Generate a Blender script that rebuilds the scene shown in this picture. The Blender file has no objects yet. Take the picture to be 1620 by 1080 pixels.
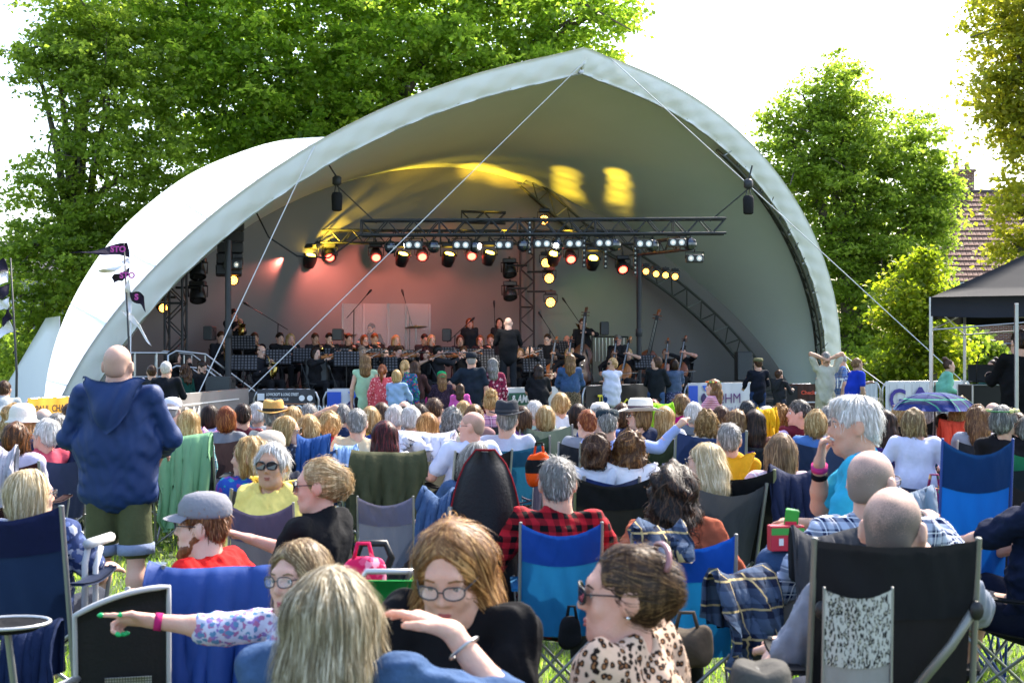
import bpy, math, random, time
import numpy as np
from mathutils import Vector, Matrix, Quaternion
T0 = time.time()
R_ = math.radians
SC = bpy.context.scene
COL = SC.collection
# ---------------------------------------------------------------- camera, sky, sun, exposure
FPX, YH, CAMH = 2100.0, 563.0, 1.685
cam = bpy.data.cameras.new('camera'); camo = bpy.data.objects.new('camera', cam); COL.objects.link(camo)
cam.sensor_width = 36.0; cam.lens = 36.0 * FPX / 1620.0
cam.shift_y = (YH - 540.0) / 1620.0
cam.clip_start = 0.05; cam.clip_end = 4000
camo.location = (0, 0, CAMH); camo.rotation_euler = (R_(90), 0, 0)
cam.dof.use_dof = True; cam.dof.focus_distance = 22.0; cam.dof.aperture_fstop = 7.1
SC.camera = camo
SUN_EL, SUN_AZ = 47.0, 38.0            # azimuth to the right of the view direction, behind the stage
world = bpy.data.worlds.new('World'); SC.world = world; world.use_nodes = True
wn = world.node_tree.nodes; wl = world.node_tree.links
sky = wn.new('ShaderNodeTexSky'); sky.sky_type = 'NISHITA'; sky.sun_disc = False
sky.sun_elevation = R_(SUN_EL); sky.sun_rotation = R_(SUN_AZ)
sky.air_density = 1.0; sky.dust_density = 3.0; sky.ozone_density = 1.0
bg = wn['Background']; bg.inputs['Strength'].default_value = 0.15
wl.new(sky.outputs['Color'], bg.inputs['Color'])
sl = bpy.data.lights.new('sun', 'SUN'); sl.energy = 2.7; sl.angle = R_(0.6); sl.color = (1.0, 0.93, 0.82)
suno = bpy.data.objects.new('sun', sl); COL.objects.link(suno)
_sd = Vector((math.sin(R_(SUN_AZ)) * math.cos(R_(SUN_EL)), math.cos(R_(SUN_AZ)) * math.cos(R_(SUN_EL)), math.sin(R_(SUN_EL))))
suno.rotation_euler = (-_sd).to_track_quat('-Z', 'Y').to_euler(); suno.location = _sd * 60
SC.view_settings.view_transform = 'Standard'; SC.view_settings.look = 'None'
SC.view_settings.gamma = 1.0; SC.view_settings.use_curve_mapping = False
SC.view_settings.exposure = 1.95
SC.render.engine = 'CYCLES'
SC.cycles.use_denoising = True
SC.cycles.max_bounces = 7; SC.cycles.transparent_max_bounces = 12
SC.cycles.diffuse_bounces = 4; SC.cycles.glossy_bounces = 2; SC.cycles.transmission_bounces = 3
SC.cycles.sample_clamp_indirect = 6.0

# ---------------------------------------------------------------- small helpers
def at(px, py, d):                      # a pixel and a distance give a point
    return Vector(((px - 810.0) / FPX * d, d, CAMH - (py - YH) / FPX * d))
def onground(px, py, z=0.0):            # a pixel on a level plane
    d = FPX * (CAMH - z) / (py - YH); return at(px, py, d)
def rngf(seed): return np.random.default_rng(seed)
def srgb(h):
    h = h.lstrip('#'); c = [int(h[i:i + 2], 16) / 255 for i in (0, 2, 4)]
    return tuple((x / 12.92 if x <= .04045 else ((x + .055) / 1.055) ** 2.4) for x in c)
def C(c): return srgb(c) if isinstance(c, str) else tuple(c)

def npmesh(name, V, F, smooth=True):
    V = np.asarray(V, np.float32); F = np.asarray(F, np.int32)
    me = bpy.data.meshes.new(name)
    n, k = F.shape
    me.vertices.add(len(V)); me.vertices.foreach_set('co', V.ravel())
    me.loops.add(n * k); me.loops.foreach_set('vertex_index', F.ravel())
    me.polygons.add(n); me.polygons.foreach_set('loop_start', np.arange(0, n * k, k, dtype=np.int32))
    try: me.polygons.foreach_set('loop_total', np.full(n, k, np.int32))
    except Exception: pass
    me.update(calc_edges=True)
    if smooth: me.polygons.foreach_set('use_smooth', np.ones(n, bool))
    me.validate()
    return me

class MB:                               # collects simple shapes into ONE mesh
    def __init__(s): s.v = []; s.f = []; s.m = []; s.cur = 0
    def addvf(s, v, f):
        b = len(s.v); s.v += [tuple(x) for x in v]; s.f += [tuple(i + b for i in q) for q in f]; s.m += [s.cur] * len(f)
    def box(s, c, d, M=None, bev=0.0):
        x, y, z = [a / 2 for a in d]; c = Vector(c)
        if bev <= 0:
            v = [Vector((i, j, k)) for i in (-x, x) for j in (-y, y) for k in (-z, z)]
            f = [(0, 1, 3, 2), (4, 6, 7, 5), (0, 4, 5, 1), (2, 3, 7, 6), (0, 2, 6, 4), (1, 5, 7, 3)]
        else:
            b = min(bev, x * .9, y * .9, z * .9); v = []
            for k, ins in ((-z, b), (-z + b, 0), (z - b, 0), (z, b)):
                X, Y = x - ins, y - ins; e = b
                v += [Vector(p) for p in ((-X + e, -Y, k), (X - e, -Y, k), (X, -Y + e, k), (X, Y - e, k), (X - e, Y, k), (-X + e, Y, k), (-X, Y - e, k), (-X, -Y + e, k))]
            f = [tuple(reversed(range(8))), tuple(range(24, 32))]
            for r in range(3):
                for i in range(8):
                    j = (i + 1) % 8; f.append((r * 8 + i, r * 8 + j, r * 8 + 8 + j, r * 8 + 8 + i))
        if M is not None: v = [M @ p for p in v]
        s.addvf([p + c for p in v], f); return s
    def tube(s, pts, r, n=8, cap=True, closed=False):
        pts = [Vector(p) for p in pts]; rs = r if isinstance(r, (list, tuple)) else [r] * len(pts)
        L = len(pts); v = []; prev = None
        for i, p in enumerate(pts):
            if closed: t = pts[(i + 1) % L] - pts[i - 1]
            else: t = pts[min(i + 1, L - 1)] - pts[max(i - 1, 0)]
            t = t.normalized() if t.length > 1e-9 else Vector((0, 0, 1))
            if prev is None:
                a = Vector((0, 0, 1)) if abs(t.z) < .9 else Vector((1, 0, 0)); prev = t.cross(a).normalized()
            u = (prev - t * prev.dot(t)).normalized(); w = t.cross(u); prev = u
            v += [p + (u * math.cos(2 * math.pi * k / n) + w * math.sin(2 * math.pi * k / n)) * rs[i] for k in range(n)]
        f = []
        for i in range(L if closed else L - 1):
            j = (i + 1) % L
            for k in range(n): f.append((i * n + k, i * n + (k + 1) % n, j * n + (k + 1) % n, j * n + k))
        if cap and not closed: f += [tuple(reversed(range(n))), tuple(range((L - 1) * n, L * n))]
        s.addvf(v, f); return s
    def lathe(s, prof, n=16, M=None):
        v = []; f = []
        for r, z in prof: v += [Vector((r * math.cos(2 * math.pi * k / n), r * math.sin(2 * math.pi * k / n), z)) for k in range(n)]
        L = len(prof)
        for i in range(L - 1):
            for k in range(n): f.append((i * n + k, i * n + (k + 1) % n, (i + 1) * n + (k + 1) % n, (i + 1) * n + k))
        f += [tuple(reversed(range(n))), tuple(range((L - 1) * n, L * n))]
        if M is not None: v = [M @ p for p in v]
        s.addvf(v, f); return s
    def sheet(s, P, thick=0.0, dirv=None):   # P: rows x cols of points; a sheet with a real thickness
        P = np.asarray(P, float); a, b, _ = P.shape
        du = np.gradient(P, axis=0); dv = np.gradient(P, axis=1); N = np.cross(du, dv); N /= (np.linalg.norm(N, axis=2, keepdims=True) + 1e-9)
        idx = np.arange(a * b).reshape(a, b)
        q = np.stack([idx[:-1, :-1], idx[1:, :-1], idx[1:, 1:], idx[:-1, 1:]], -1).reshape(-1, 4)
        if thick <= 0: s.addvf(P.reshape(-1, 3), q.tolist()); return s
        T = P + N * thick; o = a * b
        f = (q[:, ::-1] + o).tolist()[:0]
        f = [tuple(x[::-1]) for x in q.tolist()] + [tuple(i + o for i in x) for x in q.tolist()]
        per = list(idx[0, :]) + list(idx[1:, -1]) + list(idx[-1, -2::-1]) + list(idx[-2:0:-1, 0])
        for i in range(len(per)):
            x, y = int(per[i]), int(per[(i + 1) % len(per)]); f.append((x, y, y + o, x + o))
        s.addvf(np.concatenate([P.reshape(-1, 3), T.reshape(-1, 3)]), f); return s
    def prism(s, poly, z0, z1, M=None):
        n = len(poly); v = [Vector((x, y, z0)) for x, y in poly] + [Vector((x, y, z1)) for x, y in poly]
        f = [tuple(reversed(range(n))), tuple(range(n, 2 * n))] + [(i, (i + 1) % n, n + (i + 1) % n, n + i) for i in range(n)]
        if M is not None: v = [M @ p for p in v]
        s.addvf(v, f); return s
    def mesh(s, name, smooth=False):
        me = bpy.data.meshes.new(name); me.from_pydata(s.v, [], s.f)
        if any(s.m): me.polygons.foreach_set('material_index', s.m)
        if smooth: me.polygons.foreach_set('use_smooth', [True] * len(me.polygons))
        me.update(); return me
    def build(s, name, mat, parent=None, smooth=False, **k): return put(name, s.mesh(name, smooth), mat, parent, **k)

def put(name, me, mat, parent=None, loc=None, rot=None, M=None, label=None, cat=None, group=None, kind=None, scale=None):
    o = bpy.data.objects.new(name, me); COL.objects.link(o)
    mats = mat if isinstance(mat, (list, tuple)) else [mat]
    if me is not None:
        while len(me.materials) < len(mats): me.materials.append(mats[len(me.materials)])
        for i, m in enumerate(mats):
            if me.materials[i] is not m:
                o.material_slots[i].link = 'OBJECT'; o.material_slots[i].material = m
    if parent is not None: o.parent = parent
    if M is not None: o.matrix_local = M
    if loc is not None: o.location = loc
    if rot is not None: o.rotation_euler = rot
    if scale is not None: o.scale = scale
    tag(o, label, cat, group, kind)
    return o
def tag(o, label=None, cat=None, group=None, kind=None):
    if label: o['label'] = label
    if cat: o['category'] = cat
    if group: o['group'] = group
    if kind: o['kind'] = kind
    return o
def thing(name, label, cat, loc=(0, 0, 0), rz=0.0, group=None, scale=None):
    o = bpy.data.objects.new(name, None); COL.objects.link(o); o.empty_display_size = .1
    o.location = loc; o.rotation_euler = (0, 0, rz)
    if scale is not None: o.scale = scale
    return tag(o, label, cat, group)
_unit = {}
def unit_cyl(n=8):
    if n not in _unit: _unit[n] = MB().tube([(0, 0, 0), (0, 0, 1)], 1.0, n).mesh('rod', True)
    return _unit[n]
def rod(name, a, b, r, mat, parent=None, n=8, **k):     # a straight rod that shares one mesh
    a = Vector(a); b = Vector(b); d = b - a
    q = d.to_track_quat('Z', 'Y')
    M = Matrix.Translation(a) @ q.to_matrix().to_4x4() @ Matrix.Diagonal((r, r, d.length, 1))
    return put(name, unit_cyl(n), mat, parent, M=M, **k)

# ---------------------------------------------------------------- materials
_mats = {}
def newmat(name):
    m = bpy.data.materials.new(name); m.use_nodes = True
    return m, m.node_tree.nodes, m.node_tree.links, m.node_tree.nodes['Principled BSDF']
def mat(color, rough=.6, metal=0., spec=.4, var=.12, vs=9.0, bump=0., bs=60., coat=0., emit=None, es=0., alpha=None, trans=0., through=0.):
    color = C(color); key = ('m', color, rough, metal, spec, var, vs, bump, bs, coat, emit, es, alpha, trans, through)
    if key in _mats: return _mats[key]
    m, N, L, P = newmat('plain'); _mats[key] = m
    P.inputs['Roughness'].default_value = rough; P.inputs['Metallic'].default_value = metal
    P.inputs['Specular IOR Level'].default_value = spec; P.inputs['Coat Weight'].default_value = coat
    P.inputs['Transmission Weight'].default_value = trans
    P.inputs['Base Color'].default_value = (*color, 1)
    if emit: P.inputs['Emission Color'].default_value = (*C(emit), 1); P.inputs['Emission Strength'].default_value = es
    if alpha is not None: P.inputs['Alpha'].default_value = alpha
    if var > 0:
        tc = N.new('ShaderNodeTexCoord'); nz = N.new('ShaderNodeTexNoise'); nz.inputs['Scale'].default_value = vs; nz.inputs['Detail'].default_value = 4
        L.new(tc.outputs['Object'], nz.inputs['Vector'])
        mx = N.new('ShaderNodeMix'); mx.data_type = 'RGBA'
        mx.inputs['A'].default_value = (*[c * (1 - var) for c in color], 1); mx.inputs['B'].default_value = (*[min(1, c * (1 + var)) for c in color], 1)
        L.new(nz.outputs['Fac'], mx.inputs['Factor']); L.new(mx.outputs['Result'], P.inputs['Base Color'])
        if bump > 0:
            n2 = N.new('ShaderNodeTexNoise'); n2.inputs['Scale'].default_value = bs; n2.inputs['Detail'].default_value = 3; L.new(tc.outputs['Object'], n2.inputs['Vector'])
            b = N.new('ShaderNodeBump'); b.inputs['Strength'].default_value = bump; b.inputs['Distance'].default_value = .01
            L.new(n2.outputs['Fac'], b.inputs['Height']); L.new(b.outputs['Normal'], P.inputs['Normal'])
    if through > 0:                       # thin fabric that lets sunlight through
        tr = N.new('ShaderNodeBsdfTranslucent'); tr.inputs['Color'].default_value = (*[min(1, c * 1.5) for c in color], 1); ms = N.new('ShaderNodeMixShader'); ms.inputs[0].default_value = through
        L.new(P.outputs[0], ms.inputs[1]); L.new(tr.outputs[0], ms.inputs[2]); L.new(ms.outputs[0], N['Material Output'].inputs['Surface'])
    return m
def cloth(color, var=.18): return mat(color, rough=.88, spec=.15, var=var, vs=14, bump=.75, bs=20)
def pattern(kind, cols, scale=1.0):
    cols = [C(c) for c in cols]; key = ('p', kind, tuple(cols), scale)
    if key in _mats: return _mats[key]
    m, N, L, P = newmat(kind); _mats[key] = m
    P.inputs['Roughness'].default_value = .85; P.inputs['Specular IOR Level'].default_value = .15
    tc = N.new('ShaderNodeTexCoord'); mp = N.new('ShaderNodeMapping'); mp.inputs['Scale'].default_value = (scale,) * 3
    L.new(tc.outputs['Object'], mp.inputs['Vector']); vec = mp.outputs['Vector']
    def rgb(c): n = N.new('ShaderNodeRGB'); n.outputs[0].default_value = (*c, 1); return n.outputs[0]
    def mix(f, a, b):
        n = N.new('ShaderNodeMix'); n.data_type = 'RGBA'; L.new(f, n.inputs['Factor']); L.new(a, n.inputs['A']); L.new(b, n.inputs['B']); return n.outputs['Result']
    def mth(op, a, b=None):
        n = N.new('ShaderNodeMath'); n.operation = op
        for i, x in enumerate((a, b)):
            if x is None: continue
            if isinstance(x, (int, float)): n.inputs[i].default_value = x
            else: L.new(x, n.inputs[i])
        return n.outputs[0]
    sep = N.new('ShaderNodeSeparateXYZ'); L.new(vec, sep.inputs[0]); X, Y, Z = sep.outputs
    col = rgb(cols[0])
    if kind in ('plaid', 'check'):
        xy = mth('ADD', X, mth('MULTIPLY', Y, .6))
        sx = mth('GREATER_THAN', mth('FRACT', xy), .5); sz = mth('GREATER_THAN', mth('FRACT', Z), .5)
        dark = mth('MULTIPLY', mth('ADD', sx, sz), .5)
        col = mix(dark, rgb(cols[0]), rgb(cols[1]))
        if len(cols) > 2:
            lx = mth('LESS_THAN', mth('FRACT', mth('ADD', xy, .23)), .07); lz = mth('LESS_THAN', mth('FRACT', mth('ADD', Z, .23)), .07)
            col = mix(mth('MAXIMUM', lx, lz), col, rgb(cols[2]))
    elif kind == 'stripe':
        col = mix(mth('GREATER_THAN', mth('FRACT', Z), .5), rgb(cols[0]), rgb(cols[1]))
    elif kind == 'leopard':
        vo = N.new('ShaderNodeTexVoronoi'); L.new(vec, vo.inputs['Vector']); vo.inputs['Scale'].default_value = 1
        nz = N.new('ShaderNodeTexNoise'); nz.inputs['Scale'].default_value = 2.2; L.new(vec, nz.inputs['Vector'])
        d = mth('ADD', vo.outputs['Distance'], mth('MULTIPLY', mth('SUBTRACT', nz.outputs['Fac'], .5), .5))
        ring = mth('MULTIPLY', mth('GREATER_THAN', d, .22), mth('LESS_THAN', d, .47))
        core = mth('LESS_THAN', d, .24)
        col = mix(core, rgb(cols[0]), rgb(cols[2])); col = mix(ring, col, rgb(cols[1]))
    elif kind == 'floral':
        for i, c in enumerate(cols[1:]):
            vo = N.new('ShaderNodeTexVoronoi'); vo.inputs['Scale'].default_value = 1.0 + .23 * i
            off = N.new('ShaderNodeVectorMath'); off.inputs[1].default_value = (i * 3.7, i * 1.3, i * 2.1); L.new(vec, off.inputs[0])
            nz = N.new('ShaderNodeTexNoise'); nz.inputs['Scale'].default_value = 3.; L.new(off.outputs[0], nz.inputs['Vector'])
            L.new(off.outputs[0], vo.inputs['Vector'])
            d = mth('ADD', vo.outputs['Distance'], mth('MULTIPLY', mth('SUBTRACT', nz.outputs['Fac'], .5), .7))
            col = mix(mth('LESS_THAN', d, .34), col, rgb(c))
    elif kind == 'mesh':
        f = mth('MULTIPLY', mth('GREATER_THAN', mth('FRACT', X), .35), mth('GREATER_THAN', mth('FRACT', Z), .35)); col = mix(f, rgb(cols[0]), rgb(cols[1]))
    L.new(col, P.inputs['Base Color'])
    n2 = N.new('ShaderNodeTexNoise'); n2.inputs['Scale'].default_value = 20; n2.inputs['Detail'].default_value = 4; L.new(tc.outputs['Object'], n2.inputs['Vector'])
    b = N.new('ShaderNodeBump'); b.inputs['Strength'].default_value = .7; b.inputs['Distance'].default_value = .01
    L.new(n2.outputs['Fac'], b.inputs['Height']); L.new(b.outputs['Normal'], P.inputs['Normal'])
    return m
def skin(c=(.60, .36, .26)):
    key = ('s', c)
    if key in _mats: return _mats[key]
    m, N, L, P = newmat('skin'); _mats[key] = m
    tc = N.new('ShaderNodeTexCoord'); nz = N.new('ShaderNodeTexNoise'); nz.inputs['Scale'].default_value = 22; nz.inputs['Detail'].default_value = 4
    L.new(tc.outputs['Object'], nz.inputs['Vector'])
    mx = N.new('ShaderNodeMix'); mx.data_type = 'RGBA'; mx.inputs['A'].default_value = (c[0] * .97, c[1] * .78, c[2] * .74, 1); mx.inputs['B'].default_value = (c[0] * 1.05, c[1] * 1.18, c[2] * 1.2, 1)
    L.new(nz.outputs['Fac'], mx.inputs['Factor']); L.new(mx.outputs['Result'], P.inputs['Base Color'])
    P.inputs['Roughness'].default_value = .55; P.inputs['Specular IOR Level'].default_value = .3
    n2 = N.new('ShaderNodeTexNoise'); n2.inputs['Scale'].default_value = 130; n2.inputs['Detail'].default_value = 6; L.new(tc.outputs['Object'], n2.inputs['Vector']); bp_ = N.new('ShaderNodeBump'); bp_.inputs['Strength'].default_value = .35; bp_.inputs['Distance'].default_value = .004; L.new(n2.outputs['Fac'], bp_.inputs['Height']); L.new(bp_.outputs['Normal'], P.inputs['Normal'])
    P.inputs['Subsurface Weight'].default_value = .12; P.inputs['Subsurface Radius'].default_value = (.012, .005, .003); P.inputs['Subsurface Scale'].default_value = 1.0
    return m
def stubble(c, sk):
    c = C(c); key = ('st', c, sk)
    if key in _mats: return _mats[key]
    m, N, L, P = newmat('stubble'); _mats[key] = m
    tc = N.new('ShaderNodeTexCoord'); a = N.new('ShaderNodeTexNoise'); a.inputs['Scale'].default_value = 420; a.inputs['Detail'].default_value = 3; b = N.new('ShaderNodeTexNoise'); b.inputs['Scale'].default_value = 9; b.inputs['Detail'].default_value = 4
    L.new(tc.outputs['Object'], a.inputs['Vector']); L.new(tc.outputs['Object'], b.inputs['Vector'])
    sx = N.new('ShaderNodeSeparateXYZ'); L.new(tc.outputs['Object'], sx.inputs[0]); h1 = N.new('ShaderNodeMath'); h1.operation = 'MULTIPLY_ADD'; h1.inputs[1].default_value = -4.5; h1.inputs[2].default_value = .62; L.new(sx.outputs[2], h1.inputs[0])
    ad = N.new('ShaderNodeMath'); ad.operation = 'ADD'; L.new(a.outputs['Fac'], ad.inputs[0]); L.new(b.outputs['Fac'], ad.inputs[1]); a2 = N.new('ShaderNodeMath'); a2.operation = 'ADD'; L.new(ad.outputs[0], a2.inputs[0]); L.new(h1.outputs[0], a2.inputs[1])
    cr = N.new('ShaderNodeValToRGB'); e = cr.color_ramp.elements; e[0].position = .36; e[0].color = (*sk, 1); e[1].position = .56; e[1].color = (*c, 1); hf = N.new('ShaderNodeMath'); hf.operation = 'MULTIPLY'; hf.inputs[1].default_value = .36; L.new(a2.outputs[0], hf.inputs[0]); L.new(hf.outputs[0], cr.inputs['Fac'])
    L.new(cr.outputs['Color'], P.inputs['Base Color']); P.inputs['Roughness'].default_value = .6; bp_ = N.new('ShaderNodeBump'); bp_.inputs['Strength'].default_value = .3; bp_.inputs['Distance'].default_value = .002; L.new(a.outputs['Fac'], bp_.inputs['Height']); L.new(bp_.outputs['Normal'], P.inputs['Normal'])
    return m
def hairmat(c, c2=None):
    c = C(c); c2 = C(c2) if c2 else tuple(min(1, x * 1.7 + .02) for x in c); key = ('h', c, c2)
    if key in _mats: return _mats[key]
    m, N, L, P = newmat('hair'); _mats[key] = m
    tc = N.new('ShaderNodeTexCoord'); mp = N.new('ShaderNodeMapping'); mp.inputs['Scale'].default_value = (70, 70, 9)
    L.new(tc.outputs['Object'], mp.inputs['Vector']); nz = N.new('ShaderNodeTexNoise'); nz.inputs['Scale'].default_value = 1; nz.inputs['Detail'].default_value = 5; nz.inputs['Distortion'].default_value = .6
    L.new(mp.outputs['Vector'], nz.inputs['Vector'])
    at_ = N.new('ShaderNodeAttribute'); at_.attribute_name = 'tint'
    ad = N.new('ShaderNodeMath'); ad.operation = 'ADD'; L.new(nz.outputs['Fac'], ad.inputs[0]); L.new(at_.outputs['Fac'], ad.inputs[1])
    cr = N.new('ShaderNodeValToRGB'); e = cr.color_ramp.elements; e[0].position = .3; e[0].color = (*[x * .68 for x in c], 1); e[1].position = .75; e[1].color = (*c2, 1)
    k = cr.color_ramp.elements.new(.5); k.color = (*c, 1)
    L.new(ad.outputs[0], cr.inputs['Fac']); L.new(cr.outputs['Color'], P.inputs['Base Color'])
    P.inputs['Roughness'].default_value = .45; P.inputs['Specular IOR Level'].default_value = .4
    tr = N.new('ShaderNodeBsdfTranslucent'); L.new(cr.outputs['Color'], tr.inputs['Color'])
    ms = N.new('ShaderNodeMixShader'); ms.inputs[0].default_value = .36
    L.new(P.outputs[0], ms.inputs[1]); L.new(tr.outputs[0], ms.inputs[2]); L.new(ms.outputs[0], N['Material Output'].inputs['Surface'])
    b = N.new('ShaderNodeBump'); b.inputs['Strength'].default_value = .5; b.inputs['Distance'].default_value = .004
    L.new(nz.outputs['Fac'], b.inputs['Height']); L.new(b.outputs['Normal'], P.inputs['Normal'])
    return m
def leafmat(c1, c2, c3):
    m, N, L, P = newmat('leaf'); 
    at_ = N.new('ShaderNodeAttribute'); at_.attribute_name = 'tint'
    cr = N.new('ShaderNodeValToRGB'); e = cr.color_ramp.elements; e[0].position = 0; e[0].color = (*c1, 1); e[1].position = 1; e[1].color = (*c3, 1)
    k = cr.color_ramp.elements.new(.5); k.color = (*c2, 1)
    L.new(at_.outputs['Fac'], cr.inputs['Fac']); L.new(cr.outputs['Color'], P.inputs['Base Color'])
    P.inputs['Roughness'].default_value = .5; P.inputs['Specular IOR Level'].default_value = .3
    tr = N.new('ShaderNodeBsdfTranslucent')
    hs = N.new('ShaderNodeHueSaturation'); hs.inputs['Hue'].default_value = .495; hs.inputs['Saturation'].default_value = 1.1; hs.inputs['Value'].default_value = 2.9
    L.new(cr.outputs['Color'], hs.inputs['Color']); L.new(hs.outputs['Color'], tr.inputs['Color'])
    ms = N.new('ShaderNodeMixShader'); ms.inputs[0].default_value = .64
    L.new(P.outputs[0], ms.inputs[1]); L.new(tr.outputs[0], ms.inputs[2]); L.new(ms.outputs[0], N['Material Output'].inputs['Surface'])
    return m
BLACKM = mat((.012, .012, .013), rough=.45, var=.2)
DARKM = mat((.03, .032, .035), rough=.5, var=.2)
STEEL = mat((.42, .43, .44), rough=.32, metal=.9, var=.15)
GREYP = mat((.30, .31, .31), rough=.4, metal=.6, var=.15)
WHITEP = mat((.75, .75, .73), rough=.5, var=.05)
LENS = mat((.006, .006, .007), rough=.08, spec=.8, var=0)
# ---------------------------------------------------------------- implicit surfaces for bodies, hair, clothes
def surfnet(D, org, h):
    s = D < 0
    c = np.zeros(tuple(np.array(D.shape) - 1), np.int8)
    for a in (0, 1):
        for b in (0, 1):
            for e in (0, 1): c += s[a:a + c.shape[0], b:b + c.shape[1], e:e + c.shape[2]]
    cell = np.argwhere((c > 0) & (c < 8))
    if len(cell) == 0: return np.zeros((0, 3)), np.zeros((0, 4), int)
    idx = np.full(c.shape, -1, np.int32); idx[tuple(cell.T)] = np.arange(len(cell))
    pos = np.zeros((len(cell), 3)); cnt = np.zeros(len(cell))
    offs = [(a, b, e) for a in (0, 1) for b in (0, 1) for e in (0, 1)]
    vals = {o: D[cell[:, 0] + o[0], cell[:, 1] + o[1], cell[:, 2] + o[2]] for o in offs}
    for o in offs:
        for ax in range(3):
            if o[ax]: continue
            p = list(o); p[ax] = 1; p = tuple(p); va, vb = vals[o], vals[p]
            m = (va < 0) != (vb < 0)
            t = np.where(m, va / np.where(m, va - vb, 1), 0)
            q = np.array(o, float)[None] + np.zeros((len(cell), 3)); q[:, ax] += t
            pos += q * m[:, None]; cnt += m
    V = (cell + pos / cnt[:, None]) * h + org
    Fs = []
    for ax in range(3):
        o1, o2 = [(1, 2), (2, 0), (0, 1)][ax]
        sa = [slice(None)] * 3; sb = [slice(None)] * 3
        sa[ax] = slice(0, -1); sb[ax] = slice(1, None)
        A, B = s[tuple(sa)], s[tuple(sb)]
        e = np.argwhere(A != B)
        ok = (e[:, o1] > 0) & (e[:, o2] > 0) & (e[:, o1] < D.shape[o1] - 1) & (e[:, o2] < D.shape[o2] - 1); e = e[ok]
        if len(e) == 0: continue
        def cidx(d1, d2):
            q = e.copy(); q[:, o1] -= d1; q[:, o2] -= d2; return idx[tuple(q.T)]
        q = np.stack([cidx(1, 1), cidx(0, 1), cidx(0, 0), cidx(1, 0)], 1)
        inside = A[tuple(e.T)]
        q[~inside] = q[~inside][:, ::-1]
        Fs.append(q)
    F = np.concatenate(Fs); F = F[(F >= 0).all(1)]
    return V, F

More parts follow.
